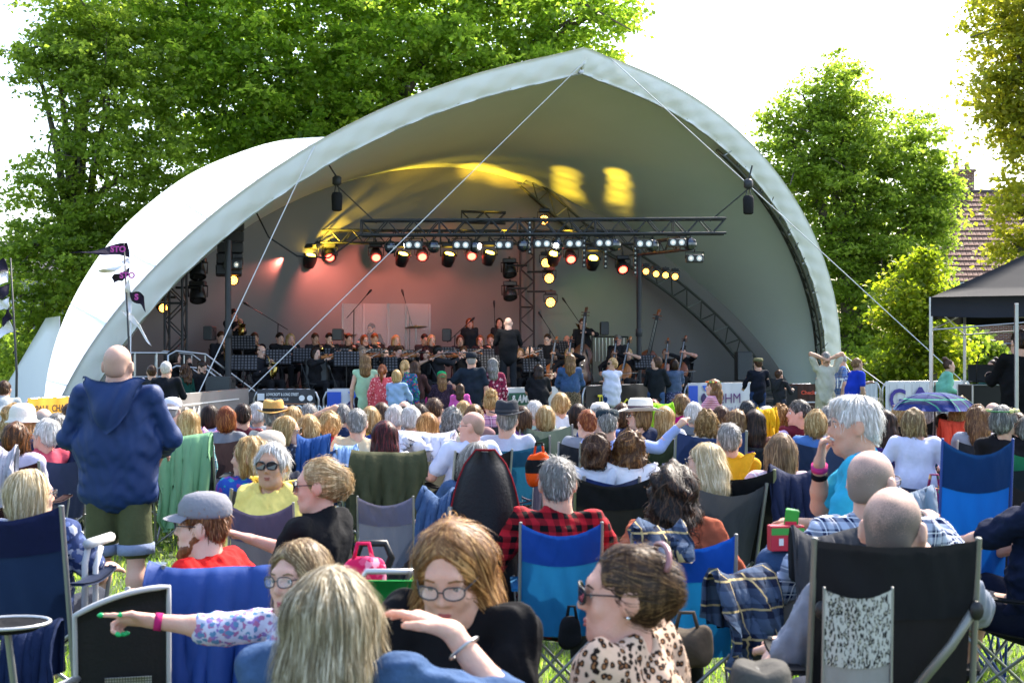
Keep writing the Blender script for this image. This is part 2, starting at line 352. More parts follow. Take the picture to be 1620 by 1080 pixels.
class Sdf:
    def __init__(s): s.p = []
    def cone(s, a, b, ra, rb=None, k=.02, sq=None, op=1):
        s.p.append(('c', np.array(a, float), np.array(b, float), ra, ra if rb is None else rb, k, sq, op)); return s
    def ell(s, c, r, Rm=None, k=.02, op=1):
        s.p.append(('e', np.array(c, float), np.array(r, float) * np.ones(3), None if Rm is None else np.array(Rm, float), k, op)); return s
    def cut(s, n, off, k=.02):             # keep the side where n.p < off
        s.p.append(('h', np.array(n, float), off, k)); return s
    def chain(s, pts, rs, k=.02, sq=None):
        for i in range(len(pts) - 1): s.cone(pts[i], pts[i + 1], rs[i], rs[i + 1], k, sq)
        return s
    def field(s, h, noise=None):
        lo = np.full(3, 9.); hi = np.full(3, -9.)
        bb = []
        for p in s.p:
            if p[0] == 'c':
                r = max(p[3], p[4]) * (p[6][1] if p[6] else 1.0) ; a = np.minimum(p[1], p[2]) - r; b = np.maximum(p[1], p[2]) + r
            elif p[0] == 'e': r = p[2].max() if p[3] is not None else p[2]; a = p[1] - r; b = p[1] + r
            else: a = b = None
            bb.append((a, b))
            if a is not None and p[-1] == 1: lo = np.minimum(lo, a); hi = np.maximum(hi, b)
        pad = 3 * h + .012; lo -= pad; hi += pad
        n = np.ceil((hi - lo) / h).astype(int) + 1
        ax = [lo[i] + h * np.arange(n[i]) for i in range(3)]
        D = np.full(tuple(n), .3, np.float32)
        for p, (a, b) in zip(s.p, bb):
            k = max(p[5] if p[0] == 'c' else p[-2] if p[0] == 'e' else p[3], 1e-4)
            if a is None: sl = [slice(0, m) for m in n]
            else:
                m = k + 3.2 * h
                i0 = np.clip(np.floor((a - m - lo) / h).astype(int), 0, n - 1); i1 = np.clip(np.ceil((b + m - lo) / h).astype(int) + 1, 1, n)
                sl = [slice(i0[i], i1[i]) for i in range(3)]
            X = ax[0][sl[0]][:, None, None].astype(np.float32); Y = ax[1][sl[1]][None, :, None].astype(np.float32); Z = ax[2][sl[2]][None, None, :].astype(np.float32)
            if p[0] == 'c':
                _, A, B, ra, rb, _, sq, op = p
                x, y, z = X - A[0], Y - A[1], Z - A[2]
                ba = B - A; 
                t = np.clip((x * ba[0] + y * ba[1] + z * ba[2]) / max(ba @ ba, 1e-9), 0, 1)
                x, y, z = x - t * ba[0], y - t * ba[1], z - t * ba[2]
                if sq:
                    w = np.array(sq[0], float); w /= np.linalg.norm(w); f = 1 / sq[1] - 1
                    dt = (x * w[0] + y * w[1] + z * w[2]) * f; x, y, z = x + dt * w[0], y + dt * w[1], z + dt * w[2]
                d = np.sqrt(x * x + y * y + z * z) - (ra + (rb - ra) * t)
            elif p[0] == 'e':
                _, c, r, Rm, _, op = p
                x, y, z = X - c[0], Y - c[1], Z - c[2]
                if Rm is not None:
                    x, y, z = (x * Rm[0, 0] + y * Rm[1, 0] + z * Rm[2, 0], x * Rm[0, 1] + y * Rm[1, 1] + z * Rm[2, 1], x * Rm[0, 2] + y * Rm[1, 2] + z * Rm[2, 2])
                q = np.sqrt((x / r[0]) ** 2 + (y / r[1]) ** 2 + (z / r[2]) ** 2)
                d = (q - 1) * r.min() if r.min() / r.max() > .7 else q * (q - 1) / (np.sqrt((x / r[0] ** 2) ** 2 + (y / r[1] ** 2) ** 2 + (z / r[2] ** 2) ** 2) + 1e-6)
            else:
                d = -(X * p[1][0] + Y * p[1][1] + Z * p[1][2] - p[2]) ; op = -1
            S = D[tuple(sl)]
            if op == 1:
                g = np.clip(.5 + .5 * (S - d) / k, 0, 1); D[tuple(sl)] = S + (d - S) * g - k * g * (1 - g)
            else:
                e = -d; g = np.clip(.5 - .5 * (S - e) / k, 0, 1); D[tuple(sl)] = S + (e - S) * g + k * g * (1 - g)
        if noise is not None:
            D += noise(ax[0][:, None, None].astype(np.float32), ax[1][None, :, None].astype(np.float32), ax[2][None, None, :].astype(np.float32))
        return D, lo, h
    def mesh(s, name, h, noise=None):
        D, lo, h = s.field(h, noise); V, F = surfnet(D, lo, h)
        return npmesh(name, V, F)
def folds(seed, amp=.006, fr=16.):
    r = rngf(seed); K = [(r.normal(size=3) * np.array([1, 1, .8]) * fr, r.random() * 6.28) for _ in range(4)]
    W = r.normal(size=3) * fr * .45
    def f(X, Y, Z):
        w = 1.6 * np.sin(X * W[0] + Y * W[1] + Z * W[2]); o = 0
        for k, ph in K: o = o + np.sin(X * k[0] + Y * k[1] + Z * k[2] + ph + w)
        return (amp / 2.6) * o
    return f

# ---------------------------------------------------------------- heads, hair and faces (head frame: faces +Y, up +Z)
def head_prims(S, M, female=False, fine=True):
    R3 = np.array(M.to_3x3()); o = np.array(M.translation)
    P = lambda x, y, z: R3 @ np.array((x, y, z)) + o
    E = lambda c, r, k=.02, op=1: S.ell(P(*c), r, R3, k, op)
    j = .9 if female else 1.0
    E((0, -.018, .032), (.075, .096, .088), .02)
    E((0, .026, -.03), (.062 * (.97 if female else 1), .066, .088), .03)
    S.cone(P(-.030 * j, .052, -.092), P(.030 * j, .052, -.092), .027, .027, .035)
    S.cone(P(0, .066, -.100), P(0, .072, -.104), .02, .018, .025)
    S.cone(P(-.052, -.005, -.02), P(-.046 * j, .03, -.075), .022, .018, .03); S.cone(P(.052, -.005, -.02), P(.046 * j, .03, -.075), .022, .018, .03)
    if fine:
        S.cone(P(-.03, .075, .030), P(.03, .075, .030), .014, .014, .02)
        for sx in (-1, 1):
            E((.033 * sx, .092, .005), (.016, .010, .0105), .010, -1); S.cone(P(.019 * sx, .0835, .014), P(.047 * sx, .0765, .013), .0055, .0055, .006); S.cone(P(.020 * sx, .082, -.004), P(.046 * sx, .0755, -.003), .005, .005, .006)
            S.cone(P(.042 * sx, .066, -.03), P(.035 * sx, .07, -.038), .017, .014, .025)
    S.cone(P(0, .088, .012), P(0, .106, -.024), .008, .012, .012)
    S.cone(P(-.013, .094, -.030), P(.013, .094, -.030), .008, .008, .008)
    if fine:
        S.cone(P(-.016, .086, -.062), P(.016, .086, -.062), .008, .008, .008); S.cone(P(-.014, .085, -.073), P(.014, .085, -.073), .009, .009, .008)
    for sx in (-1, 1):
        E((.083 * sx, -.012, -.006), (.011, .024, .036), .008); S.cone(P(.086 * sx, -.026, .02), P(.088 * sx, -.028, -.02), .006, .006, .006)
HAIRCACHE = {}
def hair_mesh(style, h, strands=0, seed=0):
    key = (style, round(h, 4), strands, seed)
    if key in HAIRCACHE: return HAIRCACHE[key]
    S = Sdf(); st = style
    t = {'buzz': .0026, 'short': .010, 'thin': .0018, 'quiff': .010, 'spiky': .010}.get(st, .018)
    if st in ('short', 'buzz', 'thin', 'spiky', 'quiff'):
        S.ell((0, -.020, .036) if st not in ('buzz', 'thin') else (0, -.018, .032), (.076 + t, .097 + t, .089 + t))
        if st == 'spiky': S.ell((0, .0, .09), (.07, .085, .055), k=.03)
        if st == 'quiff': S.ell((0, .04, .10), (.066, .055, .035), k=.03); S.ell((0, -.075, .0), (.062, .04, .07), k=.03)
        S.ell((0, -.07, -.03), (.058, .036, .045), k=.03)
        S.ell((0, .105, -.035), (.095, .085, .095), k=.012, op=-1)
        for sx in (-1, 1): S.ell((.092 * sx, .012, -.022), (.03, .036, .048), k=.010, op=-1)
        S.cut((0, .25, -1), .048, .012)
    elif st == 'rim':
        S.ell((0, -.022, .03), (.080, .101, .085)); S.ell((0, .10, -.02), (.1, .10, .11), k=.012, op=-1); S.cut((0, .25, -1), .048, .012)
        S.ell((0, .0, .115), (.095, .12, .075), k=.015, op=-1)
    else:
        S.ell((0, -.020, .035), (.083, .104, .097) if st not in ('updo', 'pony', 'bun') else (.079, .099, .092))
        if st in ('bob', 'wavybob', 'curlybob'):
            S.ell((0, -.045, -.035), (.086, .076, .10), k=.04)
            for sx in (-1, 1): S.cone((.066 * sx, -.01, .02), (.072 * sx, .012, -.085), .028, .021, .03)
        if st in ('crop', 'fluffy'):
            S.ell((0, -.05, -.02), (.088, .07, .075), k=.04)
            for sx in (-1, 1): S.ell((.078 * sx, .0, .0), (.022, .045, .05), k=.03)
        if st in ('long', 'longwavy', 'longcurly'):
            L = .30
            S.chain([(0, -.06, .02), (0, -.085, -.10), (0, -.085, -.20), (0, -.08, -L)], [.078, .070, .064, .035], .04, ((1, 0, 0), 1.25))
            for sx in (-1, 1): S.chain([(.064 * sx, -.015, .03), (.073 * sx, -.005, -.09), (.078 * sx, -.01, -.18), (.07 * sx, -.02, -L + .05)], [.028, .027, .026, .010], .03)
        if st in ('updo', 'pony', 'bun'):
            S.ell((0, -.05, -.01), (.070, .056, .066), k=.03)
            for sx in (-1, 1): S.ell((.062 * sx, -.02, .0), (.02, .042, .048), k=.02)
        if st == 'bun': S.ell((.0, -.085, .125), (.055, .055, .05), k=.015)
        if st == 'updo': S.ell((0, -.112, .02), (.05, .034, .052), k=.015); S.chain([(.02, -.125, .03), (.035, -.13, -.03), (.02, -.115, -.075)], [.02, .017, .008], .015)
        if st == 'pony': S.chain([(0, -.115, .03), (0, -.155, -.02), (0, -.15, -.12), (0, -.135, -.21)], [.028, .036, .03, .01], .015)
        if st == 'halfup':
            S.ell((0, -.055, -.04), (.085, .07, .10), k=.04); S.chain([(0, -.055, -.05), (0, -.07, -.17)], [.068, .055], .03, ((1, 0, 0), 1.25))
            S.ell((0, -.115, .03), (.03, .02, .03), k=.012)
            for sx in (-1, 1): S.cone((.075 * sx, -.01, .02), (.08 * sx, -.01, -.12), .03, .02, .03)
        fr = .118 if st in ('long', 'bob', 'longwavy', 'longcurly', 'wavybob', 'curlybob') else .112
        S.ell((0, fr, -.010), (.066 if st not in ('updo', 'pony', 'bun', 'crop') else .085, .090, .108), k=.015, op=-1)
        if st in ('updo', 'pony', 'bun', 'crop', 'fluffy'):
            for sx in (-1, 1): S.ell((.095 * sx, .02, -.05), (.03, .05, .05), k=.012, op=-1)
    cur = {'curlybob': .016, 'longcurly': .018, 'fluffy': .010, 'spiky': .009, 'wavybob': .008, 'longwavy': .010, 'updo': .005, 'buzz': .0007, 'thin': .0005, 'rim': .001}.get(st, .003)
    frq = {'curlybob': 75., 'longcurly': 62., 'fluffy': 70., 'spiky': 90.}.get(st, 60.)
    r = rngf(seed + 5); K = [(r.normal(size=3) * np.array([1, 1, .35 if 'curly' not in st else .8]) * frq, r.random() * 6) for _ in range(4)]
    def nz(X, Y, Z):
        o = 0
        for k, ph in K: o = o + np.sin(k[0] * X + k[1] * Y + k[2] * Z + ph + .8 * np.sin(40 * Z + ph))
        return cur / 2.4 * o
    D, lo, h = S.field(h, nz)
    V, F = surfnet(D, lo, h)
    tint = np.zeros(len(V))
    if strands:
        g = np.gradient(D, h)
        def samp(A, p):
            q = np.clip((p - lo) / h, 0, np.array(D.shape) - 1.001); i = q.astype(int); f = q - i; o = 0
            for a in (0, 1):
                for b in (0, 1):
                    for e in (0, 1):
                        o = o + A[i[:, 0] + a, i[:, 1] + b, i[:, 2] + e] * np.abs((1 - a) - f[:, 0]) * np.abs((1 - b) - f[:, 1]) * np.abs((1 - e) - f[:, 2])
            return o
        n = strands; pick = r.integers(0, len(V), n); p = V[pick].copy()
        longish = st in ('long', 'longwavy', 'longcurly', 'bob', 'wavybob', 'halfup', 'pony', 'curlybob')
        tied = st in ('updo', 'pony', 'bun'); step = .024 if longish and not tied else .016 if tied else .010 if st in ('crop', 'fluffy', 'quiff') else .0055; nst = 6; bunp = np.array({'updo': (0, -.125, .02), 'pony': (0, -.125, .03), 'bun': (0, -.085, .12)}.get(st, (0, 0, 0)))
        crown = np.array((0, -.045, .14)); off = r.uniform(.001, .005, n); fly = (r.random(n) < .2) * r.uniform(.004, .026, n)
        curl = {'longcurly': .8, 'curlybob': .9, 'longwavy': .4, 'wavybob': .35, 'fluffy': .7, 'spiky': .6}.get(st, .13)
        wv = r.normal(size=(n, 3)) * curl; pts = [p]
        for q in range(nst):
            rad = p - crown; rad /= np.linalg.norm(rad, axis=1, keepdims=True) + 1e-6
            dv = rad * (.9 if not longish else .35) + np.array((0, -.15, -1.)) * (.5 if not longish else 1.) + wv
            if longish and not tied: dv[:, 0] += np.sign(p[:, 0] - .012) * 1.5 * np.clip((p[:, 1] - .01) / .05, 0, 1)
            if tied:
                tb = bunp - p; near = np.linalg.norm(tb, axis=1, keepdims=True); dv = np.where(near > .05, tb / near * .8 + np.array((0, -.1, -.05)), np.array((0, -.2, -.8))) + wv
            wv = wv * .6 + r.normal(size=(n, 3)) * curl * .6
            G = np.stack([samp(a, p) for a in g], 1); G /= np.linalg.norm(G, axis=1, keepdims=True) + 1e-6
            dv = dv - G * (dv * G).sum(1, keepdims=True); dv /= np.linalg.norm(dv, axis=1, keepdims=True) + 1e-6
            p = p + dv * step * r.uniform(.7, 1.3, (n, 1))
            p = p - G * np.clip(samp(D, p) - off - fly * (q + 1) / nst, -.02, .02)[:, None]
            pts.append(p)
        pts = np.stack(pts, 1); G = np.stack([samp(a, pts.reshape(-1, 3)) for a in g], 1).reshape(n, nst + 1, 3); G /= np.linalg.norm(G, axis=2, keepdims=True) + 1e-6
        T = np.gradient(pts, axis=1); W = np.cross(T, G); W /= np.linalg.norm(W, axis=2, keepdims=True) + 1e-9
        wd = (np.array([.6, 1, 1, .9, .7, .45, .08]) * .5)[None, :, None] * r.uniform(.0014, .0036, n)[:, None, None] * max(1, h / .006)
        A = pts + W * wd; B = pts - W * wd
        SV = np.stack([A, B], 2).reshape(-1, 3); base = len(V) + np.arange(n)[:, None] * (2 * (nst + 1)) + np.arange(nst)[None] * 2
        SF = np.stack([base, base + 1, base + 3, base + 2], -1).reshape(-1, 4)
        V = np.concatenate([V, SV]); F = np.concatenate([F, SF])
        tint = np.concatenate([tint, np.repeat(r.normal(0, .13, n), 2 * (nst + 1))])
    me = npmesh('hair', V, F)
    a = me.attributes.new('tint', 'FLOAT', 'POINT'); a.data.foreach_set('value', tint.astype(np.float32))
    HAIRCACHE[key] = me
    return me
_fc = {}
def cached(key, fn):
    if key not in _fc: _fc[key] = fn()
    return _fc[key]
def eye_mesh():
    b = MB(); n, k = 14, 12; v = []; f = []
    for i in range(n + 1):
        th = math.pi * i / n
        for j in range(k): ph = 2 * math.pi * j / k; v.append((.0112 * math.sin(th) * math.cos(ph), .0112 * math.cos(th), .0112 * math.sin(th) * math.sin(ph)))
    for i in range(n):
        b.cur = 2 if i < 1 else 1 if i < 3 else 0
        for j in range(k): b.f.append((i * k + j, i * k + (j + 1) % k, (i + 1) * k + (j + 1) % k, (i + 1) * k + j)); b.m.append(b.cur)
    b.v = v; return b.mesh('eye', True)
EYEW = mat((.72, .70, .68), rough=.2, var=0); IRIS = mat((.07, .05, .03), rough=.2, var=0); PUP = mat((.004, .004, .004), rough=.1, var=0)
def frame_mesh(sun, big):
    b = MB()
    w, hh = (.029, .022) if big else (.026, .018)
    for sx in (-1, 1):
        ring = [(sx * .033 + w * math.copysign(abs(math.cos(a)) ** .7, math.cos(a)), .104 - .012 * abs(math.cos(a)) * (1 if math.cos(a) * sx > 0 else 0), .006 + hh * math.copysign(abs(math.sin(a)) ** .8, math.sin(a))) for a in [i * 2 * math.pi / 16 for i in range(16)]]
        b.tube(ring, .0022 if not sun else .003, 5, closed=True)
        b.tube([(sx * (.033 + w), .095, .012), (sx * .078, .03, .012), (sx * .08, -.02, .006)], .0022, 5)
    b.tube([(-.008, .106, .01), (.008, .106, .01)], .002, 5)
    return b.mesh('glasses_frame', True)
def lens_mesh(big):
    b = MB(); w, hh = (.028, .021) if big else (.025, .017)
    for sx in (-1, 1):
        poly = [(sx * .033 + w * math.copysign(abs(math.cos(a)) ** .7, math.cos(a)), .006 + hh * math.copysign(abs(math.sin(a)) ** .8, math.sin(a))) for a in [i * 2 * math.pi / 16 for i in range(16)]]
        v = [(x, .106 - .012 * max(0, (abs(x) - .033) / w), z) for x, z in poly] + [(x, .103 - .012 * max(0, (abs(x) - .033) / w), z) for x, z in poly]
        b.addvf(v, [tuple(range(16)), tuple(range(31, 15, -1))] + [(i, i + 16, (i + 1) % 16 + 16, (i + 1) % 16) for i in range(16)])
    return b.mesh('lens')
GLASSLENS = mat((.9, .9, .9), rough=.05, var=0, alpha=.12)
def hat_meshes(kind):
    M = None
    if kind == 'fedora':
        prof = [(.150, .058), (.152, .061), (.118, .066), (.100, .070), (.099, .10), (.094, .155), (.082, .178), (.05, .172), (.0, .165)]
    elif kind == 'wide':
        prof = [(.185, .045), (.187, .049), (.14, .062), (.101, .068), (.100, .10), (.093, .150), (.078, .168), (.0, .163)]
    elif kind == 'cloche':
        prof = [(.135, .035), (.137, .04), (.108, .055), (.103, .09), (.098, .14), (.075, .175), (.04, .188), (.0, .19)]
    elif kind == 'flat':
        prof = [(.096, .055), (.105, .075), (.104, .10), (.085, .128), (.0, .138)]
    else:
        prof = [(.094, .045), (.099, .06), (.097, .10), (.075, .138), (.035, .152), (.0, .155)]
    b = MB(); n = 24
    b.lathe(prof, n); v = []
    for x, y, z in b.v:
        y2 = y * 1.18 - .018; z2 = z
        if kind == 'fedora' and z > .15: z2 = z - .016 * math.exp(-(x / .03) ** 2)
        if kind in ('fedora', 'wide') and math.hypot(x, y) > .11: z2 += .16 * x * x * 9 - .012 * (1 if y > 0 else .3)
        v.append((x, y2, z2))
    b.v = v
    band = None
    if kind in ('fedora', 'wide'):
        q = MB(); q.lathe([(.1015, .072), (.1025, .073), (.1015, .097), (.1005, .098), (.099, .098), (.099, .072)], n); q.v = [(x, y * 1.18 - .018, z) for x, y, z in q.v]; band = q.mesh('hat_band', True)
    peak = None
    if kind in ('cap', 'flat'):
        q = MB(); P = []
        for i in range(6):
            r = i / 5; P.append([(.094 * math.sin(a) * (1 + .02 * r), .105 * math.cos(a) - .018 + (.075 if kind == 'cap' else .035) * r * math.cos(a * .8), .058 - .018 * r * r - .012 * (math.sin(a)) ** 2 * (r + .3)) for a in np.linspace(-1.15, 1.15, 11)])
        q.sheet(P, .005); peak = q.mesh('peak', True)
    return b.mesh('crown', True), band, peak
# ---------------------------------------------------------------- people
V3 = lambda *a: np.array(a, float)
def ik(a, t, l1, l2, hint):
    v = t - a; d = np.linalg.norm(v); m = (l1 + l2) * .995
    if d > m: t = a + v / d * m; v = t - a; d = m
    u = v / d; x = (l1 * l1 - l2 * l2 + d * d) / (2 * d); y = math.sqrt(max(l1 * l1 - x * x, 1e-6))
    hh = hint - u * (hint @ u); hh /= np.linalg.norm(hh) + 1e-9
    return a + u * x + hh * y, t
def skel(pose, lean, arms, sex, head, legs=None, turn=0., shrug=.0, broad=1.0):
    k = {}
    hip = V3(0, 0, .44) if pose == 'sit' else V3(0, 0, .95)
    th = R_(lean); u = V3(0, -math.sin(th), math.cos(th)); c, s = math.cos(R_(turn)), math.sin(R_(turn))
    X = V3(c, s, 0)
    k['hip'], k['u'], k['X'] = hip, u, X
    sw = (.155 if sex == 'f' else .178) * broad
    k['nb'] = hip + u * .50; k['ch'] = hip + u * .32
    k['hc'] = k['nb'] + u * .05 + V3(0, .018, .078) + V3(0, .035 * math.sin(-R_(head[1])), 0)
    for sd, q in ((-1, 'L'), (1, 'R')):
        sh = hip + u * (.452 + shrug) + X * sw * sd; k['sh' + q] = sh
        a = arms[0 if sd < 0 else 1]; hint = V3(.55 * sd, -.55, -.75)
        if isinstance(a, tuple):
            t = V3(*a[0]); hint = V3(*a[1]) if len(a) > 1 and a[1] else hint
        elif a == 'lap': t = hip + V3(.09 * sd, .30, .10)
        elif a == 'rest': t = hip + V3(.27 * sd, .26, .22)
        elif a == 'down': t = sh + V3(.07 * sd, .03, -.52)
        elif a == 'hip': t = hip + V3(.19 * sd, .03, .10); hint = V3(.9 * sd, -.5, 0)
        elif a == 'cross': t = k['ch'] + V3(-.06 * sd, .22, -.06)
        elif a == 'head': t = k['hc'] + V3(.05 * sd, -.10, .0); hint = V3(sd, .2, .25)
        elif a == 'front': t = sh + V3(-.04 * sd, .36, -.18)
        elif a == 'rail': t = sh + V3(.02 * sd, .34, -.33)
        k['el' + q], k['wr' + q] = ik(sh, t, .285, .25, hint)
        hp = hip + V3(.088 * sd, 0, 0); k['hp' + q] = hp
        if pose == 'sit':
            k['kn' + q] = hip + V3(.14 * sd, .43, .02); k['an' + q] = V3(.14 * sd, .47, .075)
        else:
            st = (legs or {}).get(q, (0, 0)); k['kn' + q] = V3(.105 * sd, .02 + st[0] * .5, .50); k['an' + q] = V3((.115 + st[1]) * sd, -.02 + st[0], .08)
    return k
def hand(S, w, d, n, thumb, curls, s=1.0, fine=True):
    d = d / np.linalg.norm(d); n = n - d * (n @ d); n /= np.linalg.norm(n) + 1e-9; lat = np.cross(d, n) * thumb
    if not fine:
        S.cone(w, w + d * .07 * s, .022, .026, .015, (lat, 1.5)); S.cone(w + d * .07, w + d * .13 + n * .03, .02, .013, .012, (lat, 1.7)); S.cone(w + d * .03 + lat * .03, w + d * .085 + lat * .045 + n * .02, .013, .010, .01); return {}
    S.cone(w - d * .01, w + d * .088 * s, .019, .016, .012, (lat, 1.9))
    tips = {}
    for i, (o, L) in enumerate(((.031, .068), (.0105, .078), (-.0105, .072), (-.030, .056))):
        cu = curls[i + 1]; p = w + d * (.088 - abs(i - 1.2) * .004) * s + lat * o * s; dr = d.copy(); ang = 0
        for j, (f, r) in enumerate(((.45, .0098), (.32, .0088), (.26, .0078))):
            ang += cu * (.75 if j == 0 else .95); dr = d * math.cos(ang) + n * math.sin(ang)
            q = p + dr * L * f * s; S.cone(p, q, r, r * .9, .004); p = q
        tips[i] = (p, dr)
    b = w + d * .022 + lat * .028; dr = d * .62 + lat * .72 + n * .15; dr /= np.linalg.norm(dr)
    p1 = b + dr * .042; d2 = d * (.75) + lat * (.45 - .7 * curls[0]) + n * (.15 + curls[0] * .6); d2 /= np.linalg.norm(d2)
    S.cone(w + d * .015 + lat * .018, p1, .017, .0118, .012); S.cone(p1, p1 + d2 * .034, .0112, .0092, .006); tips['t'] = (p1 + d2 * .034, d2)
    return tips
SHOE = {}
def shoe_mesh(h):
    def f():
        S = Sdf(); S.cone((0, -.04, .045), (0, .12, .035), .042, .036, .02, ((1, 0, 0), 1.05)); S.cone((0, -.035, .05), (0, -.03, .09), .04, .036, .02); S.cut((0, 0, -1), .0, .004)
        return S.mesh('shoe', max(h, .009))
    return cached(('shoe', max(h, .009)), f)
PCACHE = {}
def lod(d): return .0068 if d < 4.6 else .0092 if d < 8.5 else .0135 if d < 17 else .016
def person(label, loc, yaw=0., s=1.0, pose='sit', lean=12., arms=('lap', 'lap'), sex='f', head=(0, 0, 0), hair=None, skinc=(.60, .36, .26),
           top=None, sleeve='long', hood=False, bottom=None, bstyle='long', shoes=None, glasses=None, hat=None, d=10., fat=1.0, group=None, legs=None, turn=0.,
           hands=None, hem=0., shrug=.0, broad=1.0, rumple=1.0, handn=None, beard=None, cat='person', seed=None, lips=None, place_head=True, wide=1.0, name='person', slim=1.0, extra=None, strands=None):
    h = lod(d); fine = h < .0125
    seed = seed if seed is not None else sum(ord(c) for c in label) % 997
    k = skel(pose, lean, arms, sex, head, legs, turn, shrug, broad)
    Rh = Matrix.Rotation(R_(head[0]), 4, 'Z') @ Matrix.Rotation(R_(head[1]), 4, 'X') @ Matrix.Rotation(R_(head[2] if len(head) > 2 else 0), 4, 'Y')
    MH = Matrix.Translation(Vector(k['hc'])) @ Rh
    yr = R_(yaw); loc = Vector(loc)
    if place_head:
        o = Matrix.Rotation(yr, 3, 'Z') @ Vector((k['hc'][0], k['hc'][1], 0)) * s; loc = loc - Vector((o.x, o.y, 0))
    root = thing(name, label, cat, loc, yr, group, scale=(s, s, s))
    key = (pose, lean, str(arms), sex, str(head), sleeve, hood, bstyle, h, fat, str(legs), turn, str(hands), wide, slim, hem, shrug, broad, rumple, seed if fine else seed % 3)
    if key not in PCACHE:
        hip, u, X = k['hip'], k['u'], k['X']; out = {}
        # the skin body, one continuous surface
        S = Sdf(); nr = .046 if sex == 'f' else .060
        S.cone(hip + u * .05, hip + u * .38, .075 * fat, .082, .04, (X, 1.25)); S.cone(k['shL'], k['shR'], .036, .036, .04)
        S.cone(k['nb'] - u * .05, k['nb'] + u * .02, .050, nr + .004, .04); S.cone(k['nb'], np.array(MH @ Vector((0, -.022, -.05))), nr, nr * .97, .03)
        tips = {}
        for q, sd in (('L', -1), ('R', 1)):
            a, e, w = k['sh' + q], k['el' + q], k['wr' + q]
            g = 1.0 if sex == 'f' else 1.12
            S.cone(a, e, .043 * g, .036 * g, .03); S.cone(e, e + (w - e) * .35, .037 * g, .036 * g, .02); S.cone(e + (w - e) * .35, w, .036 * g, .0235 * g, .02, None)
            dn = (w - e) / np.linalg.norm(w - e)
            hs = (hands or {}).get(q, {})
            hd = V3(*hs['dir']) if 'dir' in hs else dn
            hn = V3(*hs['n']) if 'n' in hs else V3(-.3 * sd, .2, -1.) if abs(dn[2]) < .8 else V3(-sd, 0, 0)
            tips[q] = hand(S, w, hd, hn, hs.get('thumb', -sd if 'n' not in hs else 1), hs.get('curls', (.3, .35, .4, .45, .5)), 1.0 if sex == 'f' else 1.08, fine)
        if bstyle != 'long':
            for q in 'LR':
                S.cone(k['hp' + q], k['kn' + q], .066, .052, .03); S.cone(k['kn' + q], k['kn' + q] * .6 + k['an' + q] * .4 + V3(0, -.012, 0), .05, .054, .03); S.cone(k['kn' + q] * .6 + k['an' + q] * .4 + V3(0, -.012, 0), k['an' + q], .054, .034, .03)
            S.cone(k['hpL'], k['hpR'], .066, .066, .03); S.cone(hip, hip + u * .1, .07, .07, .03)
        head_prims(S, MH, sex == 'f', fine)
        out['body'] = S.mesh('body', h); out['tips'] = tips
        # the upper garment
        S = Sdf(); W = 1.28 * wide; F_ = fat
        S.cone(hip + u * ((.0 if pose == 'sit' else -.10) - hem), hip + u * .16, .124 * F_, .126 * F_, .05, (X, W)); S.cone(hip + u * .16, hip + u * .37, .124 * F_, .122 * slim, .06, (X, W))
        if sex == 'f':
            for sd in (-1, 1): S.ell(hip + u * .30 + X * .075 * sd + V3(0, .085, 0), (.075, .075, .075), k=.05)
        elif fat > 1.08: S.ell(hip + u * .15 + V3(0, .06, 0), (.15 * F_, .13 * F_, .15), k=.06)
        S.cone(k['shL'] - u * .005, k['shR'] - u * .005, .055, .055, .06); S.cone(k['nb'] - u * .10, k['nb'] - u * .005, .085, .064, .04)
        for q in 'LR':
            a, e, w = k['sh' + q], k['el' + q], k['wr' + q]
            if sleeve == 'long': S.chain([a, e, e + (w - e) * .93], [.058, .052, .042], .03)
            elif sleeve == '34': S.chain([a, e, e + (w - e) * .25], [.058, .052, .05], .03)
            elif sleeve == 'short': S.chain([a, a + (e - a) * .72], [.060, .064], .03)
        if hood:
            Q = MB(); back = np.cross(u, X); back = back if back[1] < 0 else -back; P_h = []
            for v in np.linspace(0, 1, 12):
                row = []
                for t in np.linspace(-1, 1, 25):
                    dn = -.035 * abs(t) + v * (.03 + .25 * max(0., 1 - abs(t) ** 1.6)) + .012 * math.sin(5 * t + seed) * v
                    row.append(k['nb'] + X * t * (.175 - .02 * v) - u * (dn - .03) + back * (.055 + .045 * (1 - t * t) + .105 * math.sin(math.pi * min(1, v * .62 + .12)) * (1 - .75 * abs(t) ** 2) + .012 * math.sin(9 * t + 6 * v)))
                P_h.append(row)
            Q.sheet(P_h, .016); out['hood'] = Q.mesh('hood', True)
            S.cone(k['nb'] + V3(-.07, 0, -.02), k['nb'] + V3(.07, 0, -.02), .045, .045, .04)
        S.ell(k['nb'] + u * .02 + V3(0, .01, .0), (.060, .066, .06), k=.02, op=-1)
        out['top'] = S.mesh('shirt', h * 1.15, (lambda A, B: (lambda x, y, z: A(x, y, z) + B(x, y, z)))(folds(seed, .011 * rumple, 22), folds(seed + 1, .006 * rumple, 58)) if fine else folds(seed, .010, 24))
        # the lower garment
        S = Sdf()
        S.cone(k['hpL'] - u * .03, k['hpR'] - u * .03, .090, .090, .04); S.cone(hip - u * .02, hip + u * .04, .092, .088, .04, (X, 1.25))
        if bstyle == 'skirt':
            S.cone(hip, (k['knL'] + k['knR']) / 2 + V3(0, 0, -.12), .15 * F_, .17, .05, (X, 1.2))
        else:
            for q in 'LR':
                if bstyle == 'shorts': S.cone(k['hp' + q] - V3(0, 0, .06), k['hp' + q] + (k['kn' + q] - k['hp' + q]) * .92, .092, .098, .03)
                else: S.chain([k['hp' + q], k['kn' + q], k['an' + q] + V3(0, 0, .02)], [.086, .070, .056], .03)
        out['bottom'] = S.mesh('trousers', h * 1.3, folds(seed + 9, .004, 18))
